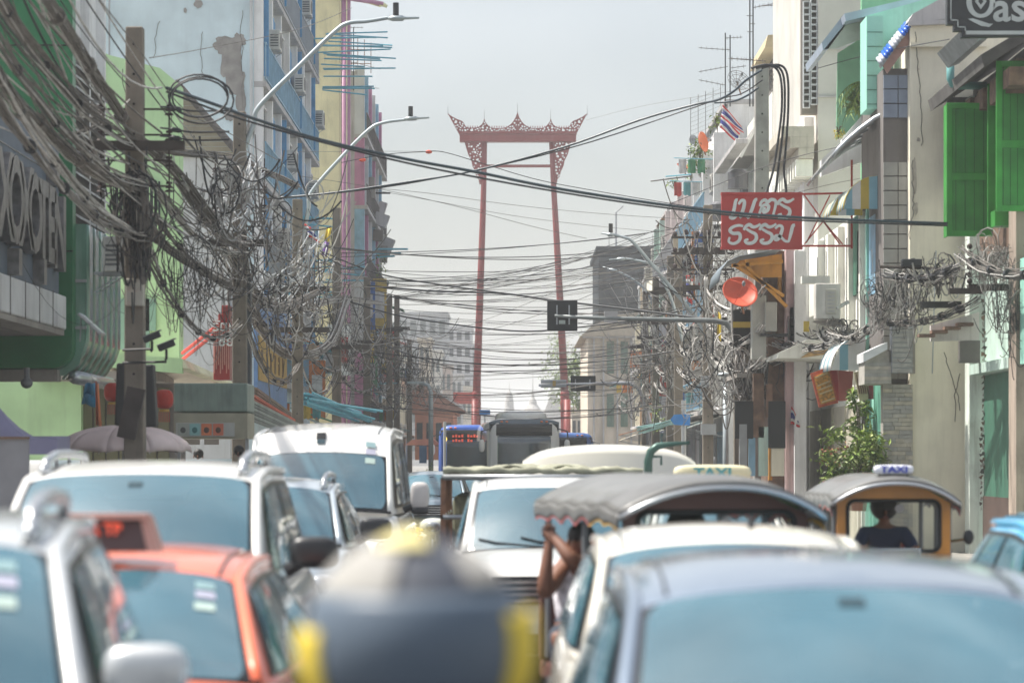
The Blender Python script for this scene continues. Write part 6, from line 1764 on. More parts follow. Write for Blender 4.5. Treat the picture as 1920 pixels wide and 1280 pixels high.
hero([(520, 373), (760, 345), (1060, 280), (1330, 192), (1390, 176), (1430, 150)], (64, 60), .014, cab_b, 'thin cable twisted around the rising blue black cable')
hero([(1340, 193), (1375, 190), (1400, 180), (1422, 165)], (61, 60), .022, cab_bl, 'short black cable tail hanging just left of the tall right pole')
for k, dx in enumerate((0, 9, 20)):
    hero([(1408 + dx, 128), (1440 + dx, 122), (1462 + dx * .7, 140), (1466 + dx * .6, 200), (1458 + dx * .8, 270), (1450 + dx, 318), (1440 + dx * 1.7, 352), (1436 + dx * 1.9, 362)], (59.8, 59.6), .028, cab_b, ('inner', 'middle', 'outer')[k] + ' black cable loop running down beside the tall right pole', group='black cable loops at the tall right pole')
for k, (r1, r2) in enumerate(((56, 40), (52, 36), (60, 44))):
    q = [P(372 + r1 * math.cos(a) + 3 * k, 180 + r2 * math.sin(a) + 4 * k, 39.6 + .1 * k) for a in [2 * PI * i / 22 for i in range(22)]]
    m = MB().tube(q + q[:1], .014, 5).build('cable_coil', cab_b, None, smooth=True, label=('smallest', 'middle', 'widest')[(1, 0, 2)[k]] + ' loop of spare black cable right of the first left pole', cat='cable', group='cable coils on the first left pole')
for i, (yy, y2) in enumerate(((200, 208), (240, 247), (255, 262))):
    hero([(300, yy), (330, yy + 3), (360, yy + 8), (430, y2)], (39.7, 39.9), .014, cab_b, ('upper', 'middle', 'lower')[i] + ' black service cable with a splice sleeve on the first left pole', group='service cables at the first left pole')
    MB().tube([P(318, yy + 2, 39.7), P(324, yy + 3, 39.7), P(336, yy + 5, 39.7), P(342, yy + 6, 39.7)], [.01, .035, .035, .01], 8).build('splice_sleeve', cab_b, None, smooth=True, label=('upper', 'middle', 'lower')[i] + ' bulging black splice sleeve on the service cables', cat='sleeve', group='splice sleeves')
# thin single lines in the open sky
hero([(186, 0), (262, 95), (345, 205), (430, 250), (520, 300)], (30, 60), .008, cab_g, 'thin wire crossing the top of the first left pole')
hero([(280, 109), (380, 92), (560, 55), (660, 15)], (40, 70), .007, cab_g, 'thin wire climbing from the first pole to the blue balconies')
hero([(560, 285), (680, 284), (830, 284)], (70, 80), .006, cab_g, 'faint thin wire level with the red marker bead')
hero([(640, 305), (720, 290), (790, 285), (830, 285), (900, 305), (1000, 335), (1100, 355), (1280, 385), (1350, 392)], (72, 78), .010, cab_b, 'thin dark cable carrying small red beads above the crossing')
for px, py in ((680, 300), (804, 285)): MB().ell(P(px, py, 74), .09, .05, .05).build('marker_bead', mk('bead_red', (.6, .08, .04)), None, label='small red plastic bead on the thin cable, %s' % ('nearer the pink pipe' if px < 700 else 'left of the gate top'), cat='bead', smooth=True)
hero([(1100, 225), (1200, 200), (1330, 178), (1500, 150), (1640, 110)], (205, 60), .010, cab_g, 'thin guy wire from the gate crest to the right roofs')
hero([(690, 352), (800, 362), (960, 384), (1120, 400), (1300, 412)], (90, 95), .008, cab_g, 'upper thin wire below the crossing of the thick cables')
hero([(690, 354), (820, 378), (960, 404), (1120, 424), (1300, 440)], (90, 95), .007, cab_g, 'lower thin wire fanning out below the thick cables')
hero([(560, 330), (700, 352), (860, 388), (1000, 425), (1100, 447)], (85, 95), .008, cab_g, 'thin wire dropping steeply across the left leg of the gate')
hero([(1440, 375), (1560, 345), (1640, 330)], (60, 62), .008, cab_g, 'thin wire over the frame of the red sign')
hero([(1250, 385), (1400, 325), (1510, 290), (1640, 262)], (60, 58), .008, cab_b, 'thin black wire rising from the red sign to the curved canopy')
hero([(1534, 128), (1640, 100), (1780, 74)], (60, 50), .008, cab_b, 'thin wire in front of the mint balcony')
# heavy middle cables
hero([(690, 535), (800, 545), (940, 550), (1030, 562), (1200, 582), (1390, 606)], (86, 70), .030, cab_b, 'heavy black cable passing just over the signal board')
hero([(600, 470), (700, 510), (800, 530), (960, 552), (1040, 565)], (75, 75), .022, cab_b, 'heavy black cable joining the bundle left of the signal board')
hero([(640, 560), (740, 590), (850, 608), (960, 620), (1040, 618), (1200, 598), (1330, 570)], (86, 77), .024, cab_b, 'dark cable drooping below the signal board')
hero([(700, 660), (800, 672), (900, 682), (1040, 684), (1200, 668), (1330, 645)], (95, 90), .024, cab_b, 'dark cable drooping above the far signal board')
hero([(700, 640), (850, 690), (960, 695), (1100, 690), (1240, 680)], (100, 95), .018, cab_b, 'dark cable sagging lowest between the gate legs')
# many thin crossings
rg = random.Random(12)
Ls = [70.3, 86, 104, 123, 131, 147]; Rs = [77, 90.6, 95, 105, 113]
for k in range(74):
    D0 = rg.choice(Ls); D1 = rg.choice([d for d in Rs if abs(d - D0) < 34] or Rs)
    y0 = rg.uniform(440, 760) if k > 16 else rg.uniform(440, 520)
    y1 = min(760, max(425, y0 + rg.uniform(-60, 40)))
    if k < 17: y1 = rg.uniform(430, 520)
    a = P(960 - 5.3 * F / D0, y0, D0); b = P(960 + 5.3 * F / D1, y1, D1)
    a.z = min(a.z, ZZ(LTOP[D0], D0) - .1)
    cable(a, b, rg.uniform(.15, .75), rg.choice((.007, .009, .011, .015)), rg.choice((cab_b, cab_b, cab_g)), 'thin dark cable in the web of cables crossing the middle of the street')

def bundle(name, label, a, b, sag, n, spread, r, mats, seed, wob=.02, wrap=True, group='heavy cable bundles'):
    rg = random.Random(seed)
    t = thing(name, label, 'cable bundle', a, group)
    for k in range(n):
        o0 = Vector((rg.gauss(0, spread), 0, rg.gauss(0, spread * 1.0)))
        o1 = Vector((rg.gauss(0, spread), 0, rg.gauss(0, spread * 1.0)))
        MB().tube(sagpts(Vector(a) + o0, Vector(b) + o1, sag * rg.uniform(.9, 1.12), 12, wob, rg), r * rg.uniform(.7, 1.35), 5).build('cable_strand', rg.choice(mats), t, smooth=True)
    if wrap:
        q = sagpts(a, b, sag, 12)
        for i in (2, 4, 6, 8, 10): MB().tube([q[i] - (q[i + 1] - q[i]).normalized() * .04, q[i] + (q[i + 1] - q[i]).normalized() * .04], spread * 1.25 + .006, 8).build('tie_wrap', cab_b, t)
    return t
Lx = -5.3
seg = [25.5] + LP
gl_ = [cab_g, cab_g, cab_l]
lev = {0: [6.95, 6.45, 5.95, 5.45], 1: [6.3, 5.7, 5.0], 2: [5.9, 5.1, 4.5], 3: [5.6, 4.8, 4.2], 4: [5.4, 4.6], 5: [5.2, 4.4], 6: [5.0, 4.2], 7: [4.8]}
words = ['highest', 'second', 'third', 'lowest']
ord_ = ['nearest, before the first pole', 'between the first and second poles', 'between the second and third poles', 'between the third and fourth poles', 'between the fourth and fifth poles', 'by the decayed building', 'by the far shophouses', 'at the last left poles']
for i in range(8):
    D0, D1 = seg[i], seg[i + 1]
    ls = lev[i]
    nx = lev.get(i + 1, ls)
    for k, z in enumerate(ls):
        z1 = nx[min(k, len(nx) - 1)]
        wd = 'lowest' if k == len(ls) - 1 else words[k]
        a = (Lx + (.1 * k - .1), D0, z + (.5 if i == 0 else 0)); b = (Lx + (.12 * (k % 2)), D1 - .2, z1)
        bundle('cable_bundle', wd + ' left cable bundle, ' + ord_[i], a, b, (.45, .3, .75, .55)[k] if i else (.5, .6, .45, .5)[k], (12, 9, 11, 10)[k] if i < 3 else 8, .042 if k != 3 else .055, .010, gl_, 100 + i * 7 + k, wob=.025)
# loose spread strands in the near left segment
rg = random.Random(31)
for k in range(34):
    za = rg.uniform(5.6, 8.6); zb2 = rg.uniform(5.6, 7.1)
    MB().tube(sagpts((Lx + rg.uniform(-.7, .3), 25.5, za + .3), (Lx + rg.choice((-.45, .4, -.05)), 39.8 if k % 3 else 55, zb2), rg.uniform(.25, 1.1), 14), rg.choice((.008, .011, .015)), 5).build('overhead_cable', rg.choice((cab_g, cab_g, cab_l, cab_b)), None, smooth=True,
        label='loose dusty cable running out of the upper corner to the first left pole', cat='cable', group='loose cables at the first left pole')
Rx = 5.3
rseg = [60, 77, 90.6, 105, 113, 140]
for i in range(5):
    for k, z in enumerate((6.4 - i * .15, 5.6 - i * .15, 4.9 - i * .1)):
        bundle('cable_bundle', words[k] + ' right cable bundle, ' + ['nearest', 'second span', 'third span', 'fourth span', 'farthest'][i], (Rx, rseg[i], z - (.9 if i == 0 else 0)), (Rx, rseg[i + 1] - .1, z), .5, 7, .05, .012, [cab_l, cab_g, cab_l], 300 + i * 5 + k)
# wall hugging bundles on the near right
for k, (a, b, sg_) in enumerate((((1560, 628, 57), (1700, 505, 51), .5), ((1660, 512, 51.5), (1800, 500, 49), .15), ((1640, 600, 54), (1835, 560, 49), .2), ((1800, 470, 49), (1990, 490, 44), .3), ((1450, 640, 62), (1600, 628, 57), .2), ((1380, 700, 66), (1500, 650, 60), .1))):
    bundle('cable_bundle', ['messy cable bundle climbing the pale awning wall', 'cable bundle on an iron crossarm over the beige wall', 'dark cable bundle sagging below the crossarm', 'frayed cable bundle at the mint shop corner', 'cable bundle lying on the cream canopy', 'cable bundle above the hanging shop clutter'][k], P(*a), P(*b), sg_, 13, .06, .009, [cab_g, cab_l, cab_b], 400 + k, wob=.035)
m = thing('cable_rack', 'iron crossarm bracket holding wires before the beige wall', 'bracket', P(1720, 500, 50.5))
MB().tube([P(1650, 500, 50.5), P(1800, 505, 50.5)], .03, 6).build('bar', timber, m); MB().box(XX(1690, 50.4), XX(1728, 50.4), 50.3, 50.5, ZZ(500, 50.4), ZZ(486, 50.4)).build('splice_box', cab_b, m, bevel=.02)
m = thing('cable_rack', 'stack of dark insulators and planks at the mint shop corner', 'bracket', P(1840, 520, 48.5))
for k in range(6): MB().ell(P(1818, 462 + k * 13, 48.6), .05, .05, .05).build('insulator', insm, m, smooth=True)
MB().box(XX(1815, 48.7), XX(1990, 48.7), 48.6, 48.8, ZZ(545, 48.7), ZZ(533, 48.7)).build('bar', timber, m)
MB().box(XX(1776, 48.7), XX(1840, 48.7), 48.5, 48.6, ZZ(552, 48.7), ZZ(541, 48.7)).build('plank', timber, m)

def tangle(c, rx, rz, n, label, seed, mats=(cab_g, cab_b, cab_l), r=(.008, .012, .018), ry=.35, ln=1.0, drop=.25):
    rg = random.Random(seed)
    c = Vector(c)
    m = MB()
    for k in range(n):
        m.cur = rg.randrange(len(mats))
        p = c + Vector((rg.gauss(0, rx * .5), rg.uniform(-ry, ry), rg.gauss(0, rz * .5)))
        typ = rg.random()
        q = []
        if typ < .2:     # coil
            R0 = rg.uniform(.12, .4) * ln; ph = rg.uniform(0, 2 * PI); tl = rg.uniform(-.8, .8)
            for i in range(13):
                a = ph + i * .52
                q.append(p + Vector((R0 * math.cos(a) * math.cos(tl), R0 * math.cos(a) * math.sin(tl), R0 * 1.25 * math.sin(a) + i * .008)))
        elif typ < 2:    # hanging loop
            b = p + Vector((rg.gauss(0, rx * .75), rg.uniform(-.3, .3), rg.gauss(0, rz * .6)))
            q = sagpts(p, b, rg.uniform(.15, .7) * ln, 10)
        else:             # dangling wander
            d = Vector((rg.uniform(-.5, .5), rg.uniform(-.2, .2), rg.uniform(-1, .3)))
            for i in range(9):
                q.append(p.copy()); d = (d + Vector((rg.gauss(0, .35), rg.gauss(0, .15), rg.gauss(0, .3)))).normalized(); p = p + d * .11 * ln
            q = spl(q, 2)
        m.tube(q, rg.choice(r), 4, cap=False)
    return m.build('wire_tangle', list(mats), None, label=label, cat='wires', kind='stuff')
tangle((-5.3, 39.8, ZZ(395, 40)), .2, .65, 46, 'dark tangle of wires wrapped round the first left pole', 1, (cab_b, cab_g, cab_b))
tangle(P(262, 430, 39.7), .11, .5, 60, 'black coiled wires hanging on the first left pole', 2, (cab_b, cab_b, cab_g))
tangle(P(430, 350, 50), .9, .6, 55, 'wire tangle between the first and second left poles', 3, (cab_g, cab_l, cab_b))
tangle(P(470, 440, 55), 1.0, 1.0, 80, 'wire tangle around the second left pole', 4, (cab_g, cab_l, cab_l, cab_b))
tangle(P(360, 500, 44), .8, .4, 70, 'thin loose wires trailing before the pale green wall', 5, (cab_b, cab_g), r=(.005, .008), ln=1.5)
tangle(P(520, 570, 60), .8, .8, 55, 'wire tangle below the second lamp arm', 6, (cab_g, cab_b, cab_l))
tangle(P(575, 520, 70), .9, 1.3, 75, 'wire tangle around the third left pole', 7, (cab_g, cab_b, cab_l))
tangle(P(640, 600, 86), 1.1, 1.4, 85, 'wire tangle around the fourth left pole', 8, (cab_g, cab_b, cab_l))
tangle(P(690, 660, 104), 1.1, 1.4, 100, 'wire tangle around the fifth left pole', 9, (cab_g, cab_b, cab_l))
tangle(P(760, 690, 130), 1.5, 1.4, 120, 'wire tangle around the last left poles', 10, (cab_b, cab_g, cab_l), r=(.012, .02), ln=1.8)
for i, (x, y, D, a, b) in enumerate(((1325, 480, 77, 1.0, .9), (1345, 640, 74, 1.0, 1.2), (1270, 640, 92, 1.2, 1.7), (1225, 660, 108, 1.2, 2.0), (1395, 690, 66, .7, .5))):
    tangle(P(x, y, D), a, b, 100, 'wire tangle %s' % ('among the insulators of the second right pole', 'around the mast arm base of the near signal', 'hanging in loops on the third right pole', 'wound round the farthest right poles', 'beside the orange dish column')[i], 20 + i, (cab_l, cab_g, cab_b, cab_l))
tangle(P(1708, 560, 51), .3, .45, 85, 'dense wire tangle on the tiled pier', 30, (cab_b, cab_g, cab_l), r=(.005, .009), ln=.6)
tangle(P(1645, 560, 53), .22, .4, 60, 'pale wire tangle above the white curved awning', 31, (cab_l, cab_g, cab_b), r=(.005, .009), ln=.6)
tangle(P(1580, 622, 57), .5, .1, 90, 'wire tangle lying over the cream canopy', 32, (cab_l, cab_g, cab_b), ln=.3)
tangle(P(1858, 490, 48.4), .34, .25, 110, 'pale frayed wire tangle at the mint shop corner', 33, (cab_l, cab_g, cab_l), r=(.005, .009), ln=.6)
tangle(P(1905, 560, 47.5), .3, .5, 90, 'dark hanging wires on the peeling column', 34, (cab_g, cab_b), r=(.005, .008))
tangle(P(1440, 700, 63), .7, .35, 130, 'wire tangle over the hanging shop clutter', 35, (cab_l, cab_g, cab_b))
tangle(P(1762, 505, 50.2), .35, .15, 50, 'short wires drooping from the iron crossarm', 36, (cab_b, cab_g, cab_l), ln=.6)
def trunk(label, pts, Ds, n, spread, r, mats, seed, name='cable_bundle', group='heavy cable bundles'):
    rg = random.Random(seed)
    q = spl([P(x, y, lerp(Ds[0], Ds[1], i / (len(pts) - 1))) for i, (x, y) in enumerate(pts)], 4)
    t = thing(name, label, 'cable bundle', q[0], group)
    for k in range(n):
        ph = rg.uniform(0, 2 * PI); tw = rg.uniform(-.25, .25); rr_ = spread * rg.uniform(.2, 1.2)
        pp = [p + Vector((math.cos(ph + tw * i) * rr_ + rg.gauss(0, .006), 0, math.sin(ph + tw * i) * rr_ + rg.gauss(0, .006))) for i, p in enumerate(q)]
        MB().tube(pp, r * rg.uniform(.7, 1.3), 5).build('cable_strand', rg.choice(mats), t, smooth=True)
    for i in range(3, len(q) - 2, 5): MB().tube([q[i], q[i + 1].lerp(q[i], .8)], spread * 1.25, 8).build('tie_wrap', cab_g, t)
    return t
gm_ = [cab_g, cab_g, cab_l]
trunk('thick braided trunk of cables running from the top corner past the first pole', [(60, -40), (120, 50), (165, 120), (215, 200), (262, 262), (330, 320), (390, 400), (440, 455), (500, 450)], (27, 57), 22, .08, .010, gm_, 501)
trunk('thick sagging trunk of cables crossing above the metal letters', [(-60, 60), (10, 170), (70, 225), (130, 285), (200, 335), (262, 358)], (27, 40), 20, .075, .010, gm_, 502)
trunk('long cable trunk sagging from the first to the third left pole', [(262, 400), (310, 460), (380, 508), (460, 548), (520, 578), (600, 545)], (40, 70), 18, .08, .013, gm_, 503)
trunk('cable trunk looping low between the second and fourth left poles', [(430, 330), (455, 470), (478, 590), (520, 655), (570, 668), (620, 640), (650, 560)], (55, 84), 18, .10, .016, gm_, 504)
trunk('light grey cable trunk running level at the second left pole', [(340, 340), (400, 430), (470, 545), (560, 575), (640, 560), (720, 570)], (46, 95), 14, .09, .016, [cab_l, cab_g], 505)
trunk('dark cable trunk wrapped tightly down the first left pole', [(258, 330), (268, 400), (255, 460), (266, 520)], (39.7, 39.7), 14, .10, .02, [cab_b, cab_b, cab_g], 506)
trunk('upper cable trunk between the first and second left poles', [(262, 262), (330, 285), (400, 292), (450, 300), (520, 330), (560, 350)], (40, 70), 9, .06, .018, gm_, 507)
for k, (pts, D_) in enumerate((([(1208, 585), (1212, 640), (1226, 700), (1256, 738), (1290, 715)], 112), ([(1222, 590), (1234, 650), (1252, 710), (1270, 735)], 104), ([(1262, 560), (1268, 640), (1262, 690), (1280, 735), (1320, 700)], 93), ([(1322, 520), (1326, 600), (1335, 690), (1338, 760)], 76.6), ([(1345, 560), (1352, 640), (1330, 690), (1290, 700)], 78), ([(1375, 560), (1380, 640), (1400, 700), (1450, 700)], 66))):
    trunk(['pale cable trunk drooping on the farthest right poles', 'pale cable trunk dropping down the mansion side pole', 'looping cable trunk at the third right pole', 'straight cable trunk down the second right pole', 'cable trunk swinging between the second and third right poles', 'cable trunk behind the red orange dish'][k], pts, (D_, D_ - .5), 9, .10 if D_ > 90 else .06, .024 if D_ > 90 else .016, [cab_l, cab_g, cab_l], 520 + k)
# white drop wires of the second and third left poles
rg = random.Random(77)
for (px, py, D, n, lb) in ((475, 300, 55, 15, 'white service wire fanning down from the second left pole'), (590, 440, 70, 12, 'white service wire hanging in a long loop from the third left pole'), (610, 470, 71, 7, 'white service wire beside the hanging flags')):
    for k in range(n):
        a = P(px + rg.uniform(-12, 22), py + rg.uniform(-10, 25), D); b = P(px - rg.uniform(20, 90), py + rg.uniform(70, 150), D - .5)
        mid = a.lerp(b, .55) + Vector((.12, 0, -.15 * rg.random()))
        MB().tube(spl([a, mid, b, b + Vector((-.15, 0, .12))], 5), rg.choice((.010, .014)), 5).build('service_wire', cab_w, None, smooth=True, label=lb, cat='cable', group='white service wires on the left poles')
# ---------------------------------------------------------------- signs, dishes, awnings, plants and other street things
redm = mk('sign_red', (.50, .05, .045), rough=.5, var=.08, dirt=.15, dcol=(.5, .2, .15))
whp = mk('sign_white_paint', (.74, .74, .72), rough=.6)
t = thing('red_sign', 'red hanging sign with two lines of white Thai letters on a red lattice bracket', 'sign', P(1428, 470, 58))
D = 58
a, b = P(1353, 465, D), P(1504, 363, D)
MB().box(a.x, b.x, D, D + .12, a.z, b.z).build('board', redm, t)
for z in (a.z, b.z): MB().box(a.x - .01, b.x + .01, D - .02, D + .14, z - .025, z + .025).build('edge_bar', redm, t)
def stroke(name, pts, D_, par, mt, r=3.3):       # brush stroke lettering, points in a 4.27x enlarged sign drawing
    q = [P(1240 + x / 4.27, 180 + y / 4.27, D_) for x, y in pts]
    q = spl(q, 4)
    n = len(q)
    rr_ = [r / F * D_ * (.62 + .38 * math.sin(PI * min(1, (i + 1.5) / n * 1.0))) for i in range(n)]
    L_, R_ = [], []
    for i, p_ in enumerate(q):
        d = (q[min(i + 1, n - 1)] - q[max(i - 1, 0)]); d.y = 0
        nn = Vector((-d.z, 0, d.x)).normalized() * rr_[i]
        L_.append(p_ + nn); R_.append(p_ - nn)
    return MB().grid([L_, R_]).build(name, mt, par, solid=.012)
RA = [[(928, 872), (945, 842), (975, 828), (1000, 846), (1030, 842), (1062, 822)], [(948, 862), (985, 885), (1022, 905), (1028, 940), (1000, 972), (955, 976), (938, 955), (965, 945)]]
ltr = [[(612, 832), (596, 838), (584, 900), (570, 950), (552, 972), (578, 980), (602, 962)],
       [(618, 868), (640, 838), (664, 842), (660, 890), (640, 950), (628, 972), (664, 946), (690, 972)], [(768, 828), (750, 836), (728, 900), (700, 968), (690, 972)],
       [(836, 900), (812, 905), (820, 930), (850, 915), (858, 880), (826, 872), (800, 900), (778, 968)], [(790, 885), (800, 850), (830, 832), (850, 850), (880, 830), (915, 842), (912, 890), (890, 970)], *RA]
for k, q_ in enumerate(ltr): stroke('thai_letter', q_, D - .012 - .001 * k, t, whp)
R2 = lambda dx, dy: [[(x + dx, y + dy) for x, y in h] for h in RA]
lt2 = [[(655, 1042), (620, 1036), (575, 1048), (548, 1075), (575, 1100), (620, 1100), (632, 1130), (615, 1165), (575, 1182), (540, 1165), (548, 1130)],
       *R2(-268, 202), *R2(-142, 202), [(912, 1062), (940, 1038), (968, 1050), (960, 1095), (940, 1140), (915, 1150), (912, 1125), (945, 1120), (990, 1160), (1022, 1165)], [(1070, 1034), (1052, 1042), (1035, 1110), (1018, 1168)]]
for k, q_ in enumerate(lt2): stroke('thai_letter', q_, D - .012 - .001 * k, t, whp)
for p0, p1 in (((1504, 364), (1600, 362)), ((1504, 461), (1596, 461)), ((1597, 300), (1597, 466))): MB().tube([P(*p0, D), P(*p1, D)], .028, 4).build('bracket_bar', redm, t)
for p0, p1 in (((1508, 366), (1575, 458)), ((1508, 458), (1556, 400)), ((1556, 366), (1512, 455)), ((1556, 400), (1590, 366)), ((1540, 410), (1580, 458))): MB().tube([P(*p0, D + .03), P(*p1, D + .03)], .018, 4).build('bracket_brace', redm, t)

# left signs
t = thing('neon_sign', 'red upright sign case with white Thai letters, left of the second pole', 'sign', P(415, 700, 60))
D = 60
for (x0, x1, y0, y1) in ((400, 431, 600, 712), (416, 431, 572, 604), (409, 420, 588, 602)):
    MB().box(XX(x0, D), XX(x1, D), D, D + .5, ZZ(y1, D), ZZ(y0, D)).build('case', mk('deep_red', (.32, .03, .025), rough=.35, var=.2), t, bevel=.02)
for k in range(8): MB().tube([P(402 + k * 3.8, 610, D - .03), P(402 + k * 3.8, 700 - (k % 3) * 8, D - .03)], .012, 5).build('neon_tube', mk('neon_off', (.55, .25, .2), rough=.2), t)
text('lettering', 'รัตน', .30, P(421, 612, D - .05), FRONT, whp, t, depth=.01, bold=.006)
text('lettering', 'ชัย', .30, P(424, 640, D - .05), FRONT, whp, t, depth=.01, bold=.006)
for yy in (0, 12): MB().tube([P(342, 662 + yy, D + 1), P(400, 616 + yy, D)], .04, 5).build('strut', redm, t)
t = thing('blue_signboard', 'blue signboard with yellow script panel facing the street, between the second and third poles', 'sign', (-6.9, 74, 3.5))
sb = lambda n, m_, y0, y1, z0, z1, o, x=-6.9: MB().box(x, x + o, y0, y1, z0, z1).build(n, m_, t)
sb('board', mk('board_blue', (.12, .24, .48), rough=.5, var=.25, streak=.4, dcol=(.35, .38, .42)), 76, 86, 3.4, 6.4, .1)
sb('yellow_panel', mk('board_yellow', (.48, .30, .05), rough=.5, var=.2), 76.2, 85.6, 4.0, 5.2, .13)
for k in range(6): text('script_letter', 'ขายของดี'[k], .9, (-6.76, 77 + k * 1.4, 4.6), ((0, 1, 0), (0, 0, 1)), mk('script_dark', (.15, .09, .03)), t, depth=.02, bold=.02)
for k in range(3): sb('board_seam', mk('seam_blue', (.05, .1, .25)), 76, 86, 5.5 + k * .28, 5.52 + k * .28, .115)
# dark boards between poles 2 and 3
t = thing('dark_signboard', 'tall dark signboard edge seen beside the second left pole', 'sign', P(455, 800, 58))
MB().box(XX(440, 58), XX(470, 58), 58, 58.3, ZZ(745, 58), ZZ(520, 58)).build('board', mk('board_slate', (.04, .05, .06), rough=.5), t)
# rusty awnings
for i, (D, y0, col_, lb) in enumerate(((58, 745, (.30, .33, .30), 'pale corrugated awning low behind the second left pole'), (62, 738, (.52, .10, .05), 'red and brown corrugated awning below the blue signboard'), (66, 726, (.22, .17, .13), 'brown tiled awning directly under the blue signboard'))):
    t = thing('awning', lb, 'awning', (-6, D, 3))
    for k in range(6):
        a = P(466 + i * 8 + 0, y0 + k * 7, D); b = P(560 - i * 6, y0 + 48 + k * 5, D + 6)
        MB().prism([a, b, b + Vector((0, 0, -.06)), a + Vector((0, 0, -.06))], (-.10, 0, .02)).build('sheet_rib', mk('awn%d_%d' % (i, k % 2), tuple(c * (1 - .35 * (k % 2)) for c in col_), rough=.7, var=.2), t)
# teal pole bundle low
rg = random.Random(9)
for k in range(12):
    a = P(rg.uniform(560, 590), rg.uniform(735, 762), 72); b = P(rg.uniform(660, 722), rg.uniform(768, 792), 78)
    MB().tube([a, b], .035, 6).build('awning_pole', tealp, None, label='teal pole in the low bundle over the white van roof', cat='pole', group='teal poles bundled above the van')
for k in range(7):
    a = P(1200 + rg.uniform(-6, 10), rg.uniform(800, 812), 90); b = P(1290 + rg.uniform(-5, 10), rg.uniform(775, 792), 95)
    MB().tube([a, b], .025, 6).build('awning_pole', mk('pale_teal_pole', (.3, .5, .5), rough=.5), None, label='pale teal pole in the fan left of the blue arrow sign', cat='pole', group='pale teal poles by the arrow sign')
for k, (x0, y0, x1, y1) in enumerate(((700, 467, 765, 467), (700, 476, 752, 474), (705, 482, 740, 480), (700, 362, 732, 362))):
    MB().tube([P(x0, y0, 131), P(x1, y1, 131)], .05, 6).build('drying_pole', tealp if k < 3 else cab_b, None, label=['topmost teal pole sticking out of the decayed building', 'middle teal pole sticking out of the decayed building', 'lowest teal pole sticking out of the decayed building', 'single black rod sticking out of the decayed building'][k], cat='pole')
for k, (x0, y0, x1, y1) in enumerate(((1220, 340, 1298, 330), (1248, 331, 1296, 327), (1385, 308, 1415, 298), (1383, 316, 1412, 305), (1365, 336, 1420, 322), (1362, 342, 1415, 328))):
    MB().tube([P(x0, y0, 92), P(x1, y1, 92)], .022, 6).build('drying_pole', (cab_g, tealp, tealp, tealp, wht, wht)[k], None, label=['long grey pole sticking out left of the small dish', 'teal pole sticking out left of the small dish', 'upper teal rod by the tall right pole', 'lower teal rod by the tall right pole', 'upper white rod by the tall right pole', 'lower white rod by the tall right pole'][k], cat='pole')

# purple tent, umbrella, lantern, speakers, cctv, flags
t = thing('market_tent', 'lilac market tent roof at the frame edge, beyond the tall white vehicle', 'tent', P(40, 862, 36))
D = 36
pur = mk('lilac_cloth', (.26, .25, .38), rough=.8, var=.08)
apex = P(-10, 755, D + 1.5)
c = [P(-140, 822, D), P(106, 822, D), P(130, 818, D + 3), P(-120, 818, D + 3)]
for i in range(4):
    a, b = c[i], c[(i + 1) % 4]
    MB().surf(lambda u, v: a.lerp(b, u).lerp(apex, v) + Vector((0, 0, -.22 * math.sin(PI * v))), 6, 6).build('roof_panel', pur, t, smooth=True, solid=.01)
    MB().prism([a, b, b + Vector((0, 0, -.2)), a + Vector((0, 0, -.2))], (0, .01, 0) if i % 2 == 0 else (.01, 0, 0)).build('valance', pur, t)
for q in c: MB().tube([q + Vector((0, 0, -.2)), (q.x, q.y, 0)], .025, 6).build('leg', steel, t)
t = thing('vendor_board', 'grey board propped under the lilac tent, cut by the frame edge', 'board', P(20, 862, 33))
MB().box(XX(-60, 33), XX(54, 33), 33, 33.05, .6, ZZ(820, 33)).build('board', mk('board_grey', (.22, .22, .24), rough=.7), t)
MB().box(XX(-60, 33), XX(56, 33), 32.97, 32.999, ZZ(823, 33), ZZ(818, 33)).build('edge', woodm, t)
t = thing('street_umbrella', 'large faded pink market umbrella behind the first utility pole', 'umbrella', P(232, 862, 43))
D = 43; c0 = P(232, 797, D); rad = 128 / F * D
um = mk('umbrella_cloth', (.66, .54, .53), rough=.8, var=.12, dirt=.2, dcol=(.3, .25, .25))
um2 = mk('umbrella_pink', (.58, .22, .19), rough=.8)
zr = ZZ(848, D)
for k in range(10):
    a0, a1 = 2 * PI * k / 10 + .2, 2 * PI * (k + 1) / 10 + .2
    def us(u, v):
        a = lerp(a0, a1, u); r = rad * math.sin(v * PI / 2) * (1 - .05 * math.sin(PI * u) * v)
        return Vector((c0.x + r * math.cos(a), c0.y + r * math.sin(a), lerp(c0.z, zr, (1 - math.cos(v * PI / 2))) + .03 * math.sin(PI * u) * v))
    MB().surf(us, 6, 8).build('canopy_panel', um2 if k in (4,) else um, t, smooth=True, solid=.008)
    MB().tube([us(0, v / 6) + Vector((0, 0, -.02)) for v in range(7)], .008, 4).build('rib', steel, t)
MB().tube([(c0.x, D, 0), (c0.x, D, c0.z + .08)], .025, 8).build('pole', steel, t)
lan = mk('lantern_red', (.50, .035, .02), rough=.6, var=.2)
for i, (px, py, D) in enumerate(((308, 748, 50), (212, 735, 51))):
    t = thing('paper_lantern', ['red paper lantern with tassels under the pale green canopy', 'dim red lantern hanging beside the blue flag'][i], 'lantern', P(px, py + 24, D))
    c0 = P(px, py, D)
    MB().ell(c0, .16, .16, .17, 16, 10, .7).build('shade', lan, t, smooth=True)
    MB().tube([c0 + Vector((0, 0, -.22)), c0 + Vector((0, 0, -.18))], .09, 12).build('ring', mk('lantern_gold', (.55, .3, .05)), t)
    for k in range(7): MB().tube([c0 + Vector((-.09 + .03 * k, 0, -.22)), c0 + Vector((-.09 + .03 * k, 0, -.40))], .008, 4).build('tassel', lan, t)
